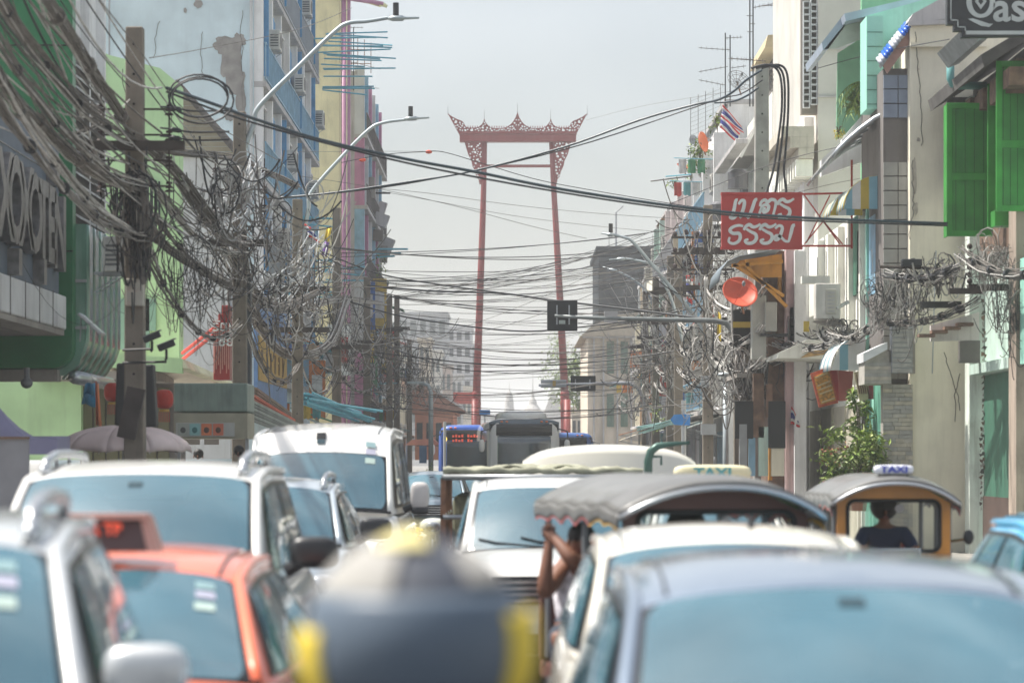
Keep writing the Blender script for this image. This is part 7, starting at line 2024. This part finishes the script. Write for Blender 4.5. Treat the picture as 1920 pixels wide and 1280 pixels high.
t = thing('loudspeaker', 'tall black loudspeaker cabinets stacked behind the first utility pole', 'loudspeaker', P(250, 800, 42))
MB().obox(P(238, 740, 42), (.30, .3, .92), Matrix.Rotation(R(2), 3, 'Y')).build('cabinet', sigb, t, bevel=.03)
MB().obox(P(276, 742, 42.1), (.26, .3, .92), Matrix.Rotation(R(-3), 3, 'Y')).build('cabinet', sigb, t, bevel=.03)
for i, (px, py) in enumerate(((285, 632), (312, 648))):
    t = thing('security_camera', ['upper', 'lower'][i] + ' dark security camera pointing along the street right of the first pole', 'camera', P(px, py, 39.5), 'security cameras on the first pole')
    c0 = P(px, py, 39.5)
    MB().obox(c0, (.24, .12, .08), Matrix.Rotation(R(-22), 3, 'Y')).build('housing', sigb, t, bevel=.01)
    MB().obox(c0 + Vector((0, 0, .05)), (.27, .14, .012), Matrix.Rotation(R(-22), 3, 'Y')).build('sun_shield', greyp, t)
    MB().tube([c0 + Vector((0, 0, -.05)), c0 + Vector((0, 0, -.18)), (c0.x - .02, 39.5, c0.z - .2)], .02, 6).build('bracket', sigb, t)
    MB().tube([P(230, py + 24 + 8 * i, 39.7), P(px, py + 22 + 8 * i, 39.6)], .018, 5).build('arm', sigb, t)
t = thing('security_camera', 'grey dome security camera under the green cladding', 'camera', P(50, 705, 46))
c0 = P(50, 712, 46)
MB().tube([c0 + Vector((0, 0, .2)), c0], .05, 8).build('mount', greyp, t); MB().ell(c0 + Vector((0, 0, -.05)), .10, .1, .09).build('dome', greyp, t, smooth=True)
t = thing('floodlight', 'tilted white framed floodlight before the green glass front', 'floodlight', P(172, 612, 47))
MB().obox(P(172, 608, 47), (.05, .5, .5), Matrix.Rotation(R(-48), 3, 'Y')).build('head', silverp, t, bevel=.01)
MB().tube([P(150, 640, 47), P(152, 590, 47)], .012, 5).build('arm', pipem, t)
def flag(name, label, pts, D, cols, polepts=None, cat='flag', group=None):
    t = thing(name, label, cat, P(*pts[0], D), group)
    n = len(cols)
    a, b, c, d = [P(*p_, D) for p_ in pts]      # a-b top edge along the fly, d-c bottom edge
    for k in range(n):
        MB().surf(lambda u, v: a.lerp(b, u).lerp(d.lerp(c, u), (k + v) / n) + Vector((0, .05 * math.sin(u * 7 + k), .02 * math.sin(u * 6))), 8, 2).build('stripe', cols[k], t, smooth=True, solid=.006)
    if polepts: MB().tube([P(*polepts[0], D), P(*polepts[1], D)], .015, 6).build('pole', wht, t)
    return t
fr, fw_, fb = mk('flag_red', (.55, .04, .04), rough=.8), mk('flag_white', (.65, .65, .65), rough=.8), mk('flag_blue', (.03, .04, .22), rough=.8)
th = [fr, fw_, fb, fb, fw_, fr]
flag('flag', 'upper faded Thai flag flying from the right roofs', ((1355, 196), (1390, 236), (1395, 250), (1352, 222)), 88, th, ((1350, 190), (1362, 236)))
flag('flag', 'lower Thai flag drooping over the white balconies', ((1352, 215), (1388, 250), (1380, 266), (1350, 240)), 86, th)
flag('flag', 'small Thai flag hanging behind the wires of the second right pole', ((1286, 515), (1300, 518), (1298, 570), (1288, 565)), 92, th[::1])
flag('flag', 'small Thai flag hanging beside the cream pilaster on the right', ((1484, 762), (1492, 775), (1500, 800), (1482, 795)), 62, th)
flag('flag', 'blue flag with a pale disc and orange fringed edge, below the green glass front', ((160, 720), (178, 716), (182, 762), (152, 758)), 48, [mk('flag_skyblue', (.05, .26, .45), rough=.8)] * 2)
flag('pennant', 'long orange scalloped pennant beside the blue flag', ((179, 716), (184, 718), (190, 798), (180, 798)), 47.9, [mk('flag_orange', (.62, .18, .08), rough=.8)])
flag('flag', 'yellow royal flag hanging by the signal mast', ((1347, 585), (1352, 590), (1352, 640), (1344, 630)), 70, [mk('flag_yellow', (.65, .48, .04), rough=.8)])
flag('flag', 'red white and blue flag among wires of the third left pole', ((570, 420), (582, 425), (600, 455), (580, 445)), 70, th)
flag('flag', 'yellow and purple pennant leaning before the yellow wall', ((612, 430), (622, 425), (612, 480), (602, 478)), 80, [mk('flag_yellow', (.65, .48, .04)), mk('flag_purple', (.15, .06, .30))])

def dish(label, px, py, r, D, mat, tilt=(-60, 20), mesh=False):
    t = thing('satellite_dish', label, 'satellite dish', P(px, py, D))
    c0 = P(px, py, D); rr_ = r / F * D
    rot = Matrix.Rotation(R(tilt[1]), 3, 'Z') @ Matrix.Rotation(R(tilt[0]), 3, 'X')
    def ds(u, v): return c0 + rot @ Vector((rr_ * v * math.cos(u), rr_ * v * math.sin(u), -.35 * rr_ * (1 - v * v)))
    if mesh:
        for k in range(12): MB().tube([ds(2 * PI * k / 12, v / 5) for v in range(6)], .008, 4).build('dish_rib', cab_g, t)
        for v in (.35, .7, 1): MB().tube([ds(2 * PI * k / 20, v) for k in range(21)], .008, 4).build('dish_ring', cab_g, t)
    else:
        MB().surf(lambda u, v: ds(u, v), 28, 8, 0, 2 * PI, .01, 1).build('reflector', mat, t, smooth=True, solid=.012)
        MB().tube([ds(2 * PI * k / 28, 1) for k in range(29)], .012, 5).build('rim', mat, t)
    f = c0 + rot @ Vector((0, 0, rr_ * .8))
    for a in (0, 2.1, 4.2): MB().tube([ds(a, 1), f], .008, 4).build('feed_arm', mat if mat else cab_g, t)
    MB().ell(f, .04, .04, .06).build('feed_horn', greyp, t)
    MB().tube([c0 + rot @ Vector((0, 0, -.35 * rr_)), c0 + Vector((.1, .3, -rr_ * 1.2))], .025, 6).build('mount', rust, t)
    return t
ored = mk('dish_orange_red', (.60, .10, .05), rough=.5, var=.12)
oor = mk('dish_orange', (.70, .17, .05), rough=.5, var=.1)
dish('big red orange satellite dish tilted upwards, below the curved tin awning', 1388, 547, 33, 60.5, ored, (58, 12))
dish('orange satellite dish above the white balconies', 1319, 266, 19, 96, oor, (80, 60))
dish('small brown orange satellite dish seen edge on', 1282, 311, 13, 105, mk('dish_brown', (.42, .10, .05), rough=.6), (25, 35))
dish('wire mesh satellite dish beside the top of the tall right pole', 1458, 148, 26, 78, None, (75, -20), mesh=True)
dish('wire mesh satellite dish on the right roofs left of the tall pole', 1385, 150, 22, 90, None, (60, 20), mesh=True)
dish('small grey satellite dish left of the orange one', 1300, 262, 9, 100, pipem, (80, 30))
def antenna(label, px, py0, py1, D, arms):
    t = thing('roof_antenna', label, 'antenna', P(px, py0, D))
    MB().tube([P(px, py0, D), P(px, py1, D)], .02, 5).build('mast', cab_b, t)
    for (y, x0, x1, dy, n) in arms:
        a, b = P(px + x0, y, D), P(px + x1, y + dy, D)
        MB().tube([a, b], .012, 4).build('boom', cab_g, t)
        for k in range(n):
            c0 = a.lerp(b, (k + .5) / n)
            MB().tube([c0 + Vector((0, -.25, -.03)), c0 + Vector((0, .25, .06))], .006, 4).build('element', cab_g, t)
            MB().tube([c0 + Vector((0, 0, -.06)), c0 + Vector((0, 0, .06))], .006, 4).build('element', cab_g, t)
antenna('lattice radio mast with guy struts beside the tall right pole', 1406, 200, -40, 80, [(30, -6, 6, 0, 1), (60, -5, 5, 0, 1), (110, -40, 30, 5, 6)])
antenna('second thin radio mast of the lattice pair', 1412, 200, -20, 80, [(15, 0, 50, -10, 6), (45, -5, 4, 0, 1)])
antenna('television antenna with three booms on the right roofs', 1360, 200, 62, 90, [(90, -50, 10, 4, 6), (72, 0, 32, -2, 5), (135, -50, 5, -10, 6), (150, -50, 0, 10, 5)])
antenna('leaning thin antenna mast on the right roofs', 1369, 200, 66, 90, [(110, 0, 60, 3, 7), (128, 0, 30, -4, 3)])
antenna('television antenna on a thin mast over the pink pipe', 663, 170, 52, 118, [(52, -8, 18, 0, 4), (118, -10, 8, 0, 3), (118, 2, 50, 12, 2), (160, -18, 48, 6, 3)])
antenna('television antenna over the lime green roof', 1472, 40, -10, 83, [(12, -50, 30, -4, 5)])
antenna('small antenna on the dark office block', 1142, 472, 425, 204, [(438, -16, 12, 0, 4)])
antenna('aerial pole on the dark office block', 1224, 472, 440, 204, [(448, -25, 8, 2, 5)])
MB().tube([P(1155, 470, 210), P(1155, 398, 210), P(1168, 386, 210)], .08, 6).build('far_lamp_post', pipem, None, label='tall slim light mast far behind the dark office block', cat='lamp post')
t = thing('wire_fence', 'vertical wire screen standing on the right roofs left of the flags', 'fence', P(1310, 300, 98))
for k in range(5): MB().tube([P(1295 + k * 14, 300 - k * 14, 98), P(1295 + k * 14, 183 - k * 6, 98)], .012, 4).build('wire_post', cab_g, t)
for k in range(11): MB().tube([P(1295, 190 + k * 8, 98), P(1352, 166 + k * 8, 98)], .005, 4).build('strand', cab_g, t)

# awning with orange brackets + wall units
t = thing('tin_canopy', 'curved grey tin canopy on ochre brackets, above the red orange dish', 'canopy', P(1420, 520, 61))
D = 61
arc = [(1348, 528), (1352, 506), (1364, 490), (1386, 480), (1420, 474), (1466, 466)]
m = MB(); m.grid([[P(x, y, D) + Vector((0, k * .5, 0)) for x, y in arc] for k in range(7)]); m.build('sheet', mk('tin_bluegrey', (.20, .24, .27), rough=.5, metal=.3), t, smooth=True, solid=.02)
och = mk('ochre_paint', (.50, .23, .03), rough=.6, var=.2, streak=.3)
for (p0, p1) in (((1375, 496), (1470, 555)), ((1400, 500), (1475, 575)), ((1372, 498), (1468, 490)), ((1400, 486), (1402, 500))): MB().tube([P(*p0, D - .05), P(*p1, D - .05)], .05, 4).build('bracket', och, t)
m = MB(); m.prism([P(1376, 500, D + .1), P(1388, 488, D + .1), P(1466, 476, D + .1), P(1466, 520, D + .1), P(1420, 520, D + .1)], (0, .05, 0)); m.build('end_panel', och, t)
t = thing('clutter_house', 'narrow dark timber shopfront with ochre posts and stained pink wall strip, under the red sign', 'building', P(1450, 862, 62))
MB().box(XX(1440, 62.6), XX(1475, 62.6), 62.6, 68, 0, ZZ(470, 62.6)).build('wall', woodm, t)
MB().box(XX(1474, 62.2), XX(1490, 62.2), 62.2, 68, 0, ZZ(468, 62.2)).build('pink_wall', plaster('pink_stained', (.42, .30, .30), .6, .8), t)
MB().box(XX(1490, 62.0), XX(1512, 62), 62, 68, 0, ZZ(470, 62)).build('pilaster', whitep, t)
for (x, y0, y1) in ((1444, 760, 900), (1462, 480, 560)): MB().tube([P(x, y1, 62.4), P(x, y0, 62.4)], .05, 5).build('ochre_post', och, t)
MB().box(XX(1380, 63), XX(1476, 63), 62.8, 66, ZZ(708, 63), ZZ(700, 63)).build('ledge', conc, t)
for (x0, x1, y0, y1, c_) in ((1378, 1412, 752, 792, sigb), (1440, 1472, 752, 810, sigb), (1404, 1416, 790, 862, bluel), (1422, 1440, 800, 862, mint2), (1386, 1400, 795, 862, winf), (1446, 1470, 812, 862, beige), (1436, 1448, 720, 752, rustz), (1412, 1432, 700, 790, woodm)):
    MB().box(XX(x0, 62), XX(x1, 62), 61.9 + .02 * (x0 % 5), 62.05 + .02 * (x0 % 5), max(0, ZZ(y1 + 30, 62)), ZZ(y0, 62)).build('hanging_panel', c_, t)
ac(1, 6.55, 62.2, ZZ(668, 62), 'large old grey air conditioner cabinet below the tin canopy', w=.6, h=1.1)
t = thing('air_conditioner', 'pale grey tall wall unit left of the timber shopfront', 'air conditioner', P(1425, 676, 61.4))
MB().box(XX(1410, 61.4), XX(1437, 61.4), 61.4, 61.8, ZZ(674, 61.4), ZZ(553, 61.4)).build('casing', mk('unit_grey', (.42, .42, .38), rough=.5, streak=.3, dirt=.3), t, bevel=.02)
MB().box(XX(1434, 61.3), XX(1457, 61.3), 61.3, 61.7, ZZ(622, 61.3), ZZ(566, 61.3)).build('condenser', mk('unit_grey2', (.38, .38, .35), rough=.5, streak=.3), t, bevel=.02)
MB().box(XX(1426, 61.2), XX(1478, 61.2), 61.2, 61.8, ZZ(630, 61.2), ZZ(625, 61.2)).build('shelf', frit, t)
t = thing('air_conditioner', 'cream outdoor unit with round fan on a rusty shelf, beside the mint windows', 'air conditioner', P(1555, 600, 57.2))
D = 57.2
MB().box(XX(1529, D), XX(1576, D), D, D + .38, ZZ(598, D), ZZ(531, D)).build('casing', acm, t, bevel=.02)
MB().box(XX(1548, D), XX(1568, D), D - .02, D - .003, ZZ(588, D), ZZ(542, D)).build('side_panel', mk('ac_side', (.5, .48, .42)), t, bevel=.01)
for k in range(6): MB().box(XX(1551, D), XX(1565, D), D - .03, D - .021, ZZ(585 - k * 7, D), ZZ(582 - k * 7, D)).build('louvre', ledgec, t)
MB().prism([P(1528, 601, D), P(1580, 599, D), P(1590, 614, D + .1), P(1545, 607, D + .1)], (0, .5, 0)).build('shelf', conc, t)
MB().tube([P(1568, 578, D), P(1590, 566, D + .2)], .04, 8).build('pipe', wht, t)
MB().box(XX(1504, 58), XX(1556, 58), 58, 58.3, ZZ(531, 58), ZZ(517, 58)).build('wall_ledge', creamp, None, label='short cream ledge on the wall left of the outdoor unit', cat='ledge')
MB().obox(P(1512, 612, 59), (.12, .02, .22)).build('paper_notice', ylw, None, label='yellow paper notice on the cream wall over the ledge canopy', cat='notice')

# hanging shop signs right
gold = mk('sign_gold', (.60, .28, .04), rough=.5, var=.5, scale=18)
t = thing('gold_sign', 'ornate gold and orange hanging sign tilted below the cream canopy', 'sign', P(1545, 762, 57))
D = 57
q = [(1520, 700), (1556, 686), (1572, 755), (1536, 764)]
MB().prism([P(*p_, D) for p_ in q], (0, .08, 0)).build('board', mk('sign_red_orange', (.55, .10, .04), rough=.5, var=.3, scale=15), t)
qi = [(1526, 706), (1554, 694), (1567, 750), (1539, 758)]
MB().prism([P(*p_, D - .012) for p_ in qi], (0, .01, 0)).build('gold_panel', gold, t)
for k in range(7):
    a = P(lerp(1529, 1541, k / 6), lerp(708, 754, k / 6), D - .03); b = P(lerp(1552, 1565, k / 6), lerp(698, 746, k / 6), D - .03)
    MB().tube([a, b], .02, 4).build('gilt_line', mk('pale_gilt', (.70, .50, .25), rough=.4), t) if k not in (1, 5) else None
t2 = MB().prism([P(1553, 688, 57.2), P(1571, 690, 57.2), P(1573, 752, 57.2), P(1569, 748, 57.2)], (0, .05, 0)).build('side_panel', redm, t)
MB().prism([P(1572, 694, 57.6), P(1600, 696, 57.6), P(1596, 750, 57.6), P(1573, 752, 57.6)], (0, .05, 0)).build('red_cloth', mk('faded_red', (.50, .16, .13), rough=.8, streak=.3), None, label='faded red cloth panel right of the gold sign', cat='cloth')
t = thing('menu_sign', 'small cream sign with brown vertical lettering beside the pale stone canopy', 'sign', P(1617, 750, 54.3))
D = 54.3
MB().prism([P(1601, 698, D), P(1624, 692, D), P(1632, 748, D), P(1612, 752, D)], (0, .05, 0)).build('board', mk('sign_olive', (.45, .40, .25), rough=.6, var=.2, scale=10), t)
for k in range(5): MB().tube([P(1606 + k * 4, 702, D - .02), P(1612 + k * 4, 738, D - .02)], .012, 4).build('letter_stroke', mk('brown_print', (.12, .06, .03)), t)
MB().box(XX(1628, D), XX(1638, D), D, D + .05, ZZ(748, D), ZZ(718, D)).build('red_edge', mk('maroon', (.22, .03, .03)), t)
t = thing('arrow_sign', 'blue pointed direction sign on a grey post, right pavement', 'sign', P(1275, 862, 85))
D = 85
MB().prism([P(*p_, D) for p_ in ((1257, 786), (1264, 777), (1282, 776), (1282, 797), (1264, 796))], (0, .04, 0)).build('plate', MATS['sign_blue'], t)
MB().prism([P(*p_, D) for p_ in ((1283, 776), (1294, 777), (1294, 797), (1283, 797))], (0, .04, 0)).build('second_plate', MATS['sign_blue'], t)
MB().tube([(XX(1282.5, D), D + .1, 0), (XX(1282.5, D), D + .1, ZZ(750, D))], .07, 8).build('post', pipem, t)
t = thing('round_sign', 'small blue round sign plate next to the orange tent on the left', 'sign', P(793, 862, 100))
MB().box(XX(786, 100), XX(800, 100), 100, 100.05, ZZ(868, 100), ZZ(835, 100)).build('plate', mk('sign_slate_blue', (.08, .17, .30)), t)
t = thing('orange_tent', 'small orange vendor canopy far down the left pavement', 'tent', P(790, 862, 110))
MB().prism([P(760, 834, 110), P(772, 824, 110), P(812, 822, 110), P(826, 834, 110)], (0, 2, 0)).build('canopy', mk('tent_orange', (.65, .25, .15), rough=.8), t)
for px in (762, 824): MB().tube([P(px, 834, 110), (XX(px, 110), 110, 0)], .04, 6).build('leg', pipem, t)

# ---------------------------------------------------------------- plants
leafs = [mk('leaf_%d' % i, c_, rough=.5, var=.25, scale=6) for i, c_ in enumerate(((.14, .22, .035), (.22, .30, .05), (.08, .14, .03), (.38, .42, .18)))]
bark = mk('bark', (.12, .09, .06), rough=.9)
def plant(name, label, c, rx, ry, rz, n, ls, seed, cat='plant', pot=True, mats=None, stemn=7, group=None):
    rg = random.Random(seed)
    c = Vector(c)
    mats = mats or leafs
    t = thing(name, label, cat, (c.x, c.y, c.z - rz - (.5 if pot else 0)), group)
    for k in range(stemn):
        a = rg.uniform(0, 2 * PI); r = rg.uniform(.1, .8)
        e = c + Vector((rx * r * math.cos(a), ry * r * math.sin(a), rz * rg.uniform(-.2, .9)))
        b = c + Vector((0, 0, -rz))
        MB().tube(spl([b, b.lerp(e, .5) + Vector((0, 0, .1)), e], 4), .012, 4).build('stem', bark, t)
    m = MB()
    cl = [(rg.uniform(0, 2 * PI), rg.random() ** .6, rg.uniform(-.9, 1)) for _ in range(14)]
    for k in range(n):
        a, r, z = rg.choice(cl)
        p = c + Vector((rx * r * math.cos(a) + rg.gauss(0, rx * .2), ry * r * math.sin(a) + rg.gauss(0, ry * .2), rz * z * .85 + rg.gauss(0, rz * .16)))
        d = Vector((rg.gauss(0, 1), rg.gauss(0, 1), rg.gauss(-.1, .7))).normalized()
        s_ = d.cross(Vector((rg.gauss(0, .3), rg.gauss(0, .3), 1))).normalized()
        L_ = ls * rg.uniform(.6, 1.3)
        m.cur = rg.choices(range(len(mats)), [3, 3, 2, 1][:len(mats)])[0]
        up = s_.cross(d) * L_ * .12
        m.add([p, p + d * L_ * .45 + s_ * L_ * .2 + up, p + d * L_, p + d * L_ * .45 - s_ * L_ * .2 + up], [(0, 1, 2), (0, 2, 3)])
    m.build('foliage', mats, t)
    if pot:
        lathe(MB(), c.x, c.y, [(.0, c.z - rz - .5), (.16, c.z - rz - .5), (.22, c.z - rz - .02), (.24, c.z - rz), (.2, c.z - rz)], 16).build('pot', mk('clay_pot', (.32, .14, .08), rough=.8), t)
    return t
plant('potted_shrub', 'bushy potted shrub with pale green leaves before the folding doors', P(1608, 852, 53.2), .56, .45, .55, 1300, .16, 1)
plant('potted_shrub', 'taller thin potted plant climbing beside the mint door', P(1612, 800, 54.8), .18, .25, .75, 420, .15, 2)
plant('potted_shrub', 'leafy low potted plant between the climbing plant and the pier', P(1640, 850, 52.6), .22, .3, .35, 380, .15, 7)
plant('potted_shrub', 'reddish leaved potted plant left of the bushy green one', P(1563, 866, 55), .26, .3, .30, 260, .10, 3, mats=[mk('leaf_red', (.28, .07, .04), rough=.5), leafs[1], mk('leaf_rust', (.35, .15, .06))])
plant('balcony_plant', 'green plant with long leaves on the mint balcony', P(1608, 190, 58.5), .12, .3, .25, 120, .28, 4, pot=False)
plant('balcony_plant', 'yellow flowering plant at the foot of the mint balcony', P(1572, 248, 59), .12, .2, .14, 120, .07, 5, pot=False, mats=[mk('flower_yellow', (.65, .5, .05)), leafs[1]])
plant('rooftop_plant', 'green vine around the orange dish on the right roofs', P(1313, 300, 97), .45, .3, .6, 260, .16, 6, pot=False)
plant('rooftop_plant', 'small green plant below the brown dish', P(1296, 325, 103), .25, .3, .3, 90, .16, 8, pot=False)
plant('rooftop_plant', 'tiny green sprig hanging on a pole beyond the small dish', P(1265, 344, 108), .25, .2, .2, 50, .16, 9, pot=False)
plant('rooftop_plant', 'green plant before the flags on the right roofs', P(1345, 228, 90), .3, .3, .35, 90, .16, 10, pot=False)
plant('wall_creeper', 'dark green creeper on the edge of the decayed building', P(705, 530, 128), .35, .5, 1.1, 380, .2, 11, pot=False, cat='creeper')
plant('roadside_shrub', 'dark green shrub beside the right poles below the arrow sign', P(1246, 775, 100), .4, .4, .6, 220, .15, 12, pot=False)
plant('roadside_shrub', 'green potted bush on the far left pavement before the bus', P(797, 905, 84), .4, .4, .45, 260, .14, 13)
# palm on the mint balcony
t = thing('balcony_palm', 'drooping palm in the recess of the mint balcony', 'palm', P(1612, 200, 58))
rg = random.Random(14)
c0 = P(1625, 160, 57.5)
MB().tube([c0 + Vector((0, 0, -.9)), c0], .04, 8).build('trunk', bark, t)
for k in range(9):
    a = rg.uniform(2.2, 4.2); L_ = rg.uniform(.5, .8); el = rg.uniform(-.2, .9)
    q = [c0 + Vector((math.cos(a) * L_ * u, math.sin(a) * L_ * u * .5, L_ * (el * u - 1.1 * u * u))) for u in [i / 8 for i in range(9)]]
    m = MB(); m.tube(q, .008, 4)
    for i in range(1, 9):
        for s in (-1, 1):
            d = (q[i] - q[i - 1]).normalized(); sd = d.cross(Vector((0, 0, 1))).normalized() * s
            e = q[i] + d * .10 + sd * .16 + Vector((0, 0, -.1))
            m.add([q[i], q[i] + d * .03, e], [(0, 1, 2)])
    m.build('frond', leafs[k % 3], t)
# distant street trees right of the gate
for i, (px, py, D, r) in enumerate(((1088, 720, 215, 1.6), (1062, 700, 300, 2.6), (1060, 680, 420, 4.0))):
    plant('street_tree', ['dark slender tree before the cream mansion', 'hazy grey tree behind the far signal board', 'faint far tree above the bus lane'][i], P(px, py, D), r * .8, r, r * 1.4, 700, .5, 60 + i, cat='tree', pot=False, stemn=9, mats=leafs[:3])
# pedestrians and vendors under the umbrella
def small_person(label, px, D, top, shirt, seed):
    p_ = thing('person', label, 'person', (XX(px, D), D, .14))
    x = XX(px, D); h = ZZ(top, D) - .14; k = h / 1.68; z = lambda v: .14 + v * k
    body(p_, (x, D, z(.92)), (x, D, z(1.25)), (x, D, z(1.42)), (x, D - .02, z(1.56)), ((x + .19, D, z(1.36)), (x + .26, D - .02, z(1.1)), (x + .24, D - .15, z(.95))), ((x - .19, D, z(1.36)), (x - .26, D - .02, z(1.1)), (x - .24, D - .15, z(.95))),
         ((x + .1, D, z(.86)), (x + .11, D - .02, z(.48)), (x + .11, D + .03, z(.08)), (x + .12, D - .1, z(.03))), ((x - .1, D, z(.86)), (x - .11, D - .02, z(.48)), (x - .11, D + .03, z(.08)), (x - .12, D - .1, z(.03))))
    garment('shirt', [(x, D, z(.9), .16, .12), (x, D, z(1.25), .165, .12), (x, D, z(1.36), .12, .1), (x + .2, D, z(1.35), .07), (x + .26, D, z(1.12), .06), (x - .2, D, z(1.35), .07), (x - .26, D, z(1.12), .06)], [(0, 1), (1, 2), (2, 3), (3, 4), (2, 5), (5, 6)], shirt, p_)
    garment('trousers', [(x, D, z(.9), .15, .12), (x + .1, D, z(.82), .09), (x + .11, D, z(.48), .07), (x + .11, D, z(.15), .055), (x - .1, D, z(.82), .09), (x - .11, D, z(.48), .07), (x - .11, D, z(.15), .055)], [(0, 1), (1, 2), (2, 3), (0, 4), (4, 5), (5, 6)], denim, p_)
    hair((x, D - .02, z(1.57)), p_)
small_person('vendor in blue shirt standing at the kiosk counter', 448, 51, 835, mk('shirt_blue', (.04, .18, .42), rough=.8), 1)
small_person('pedestrian in ochre shirt beyond the pink umbrella', 372, 54, 842, mk('shirt_ochre', (.35, .2, .05), rough=.8), 2)
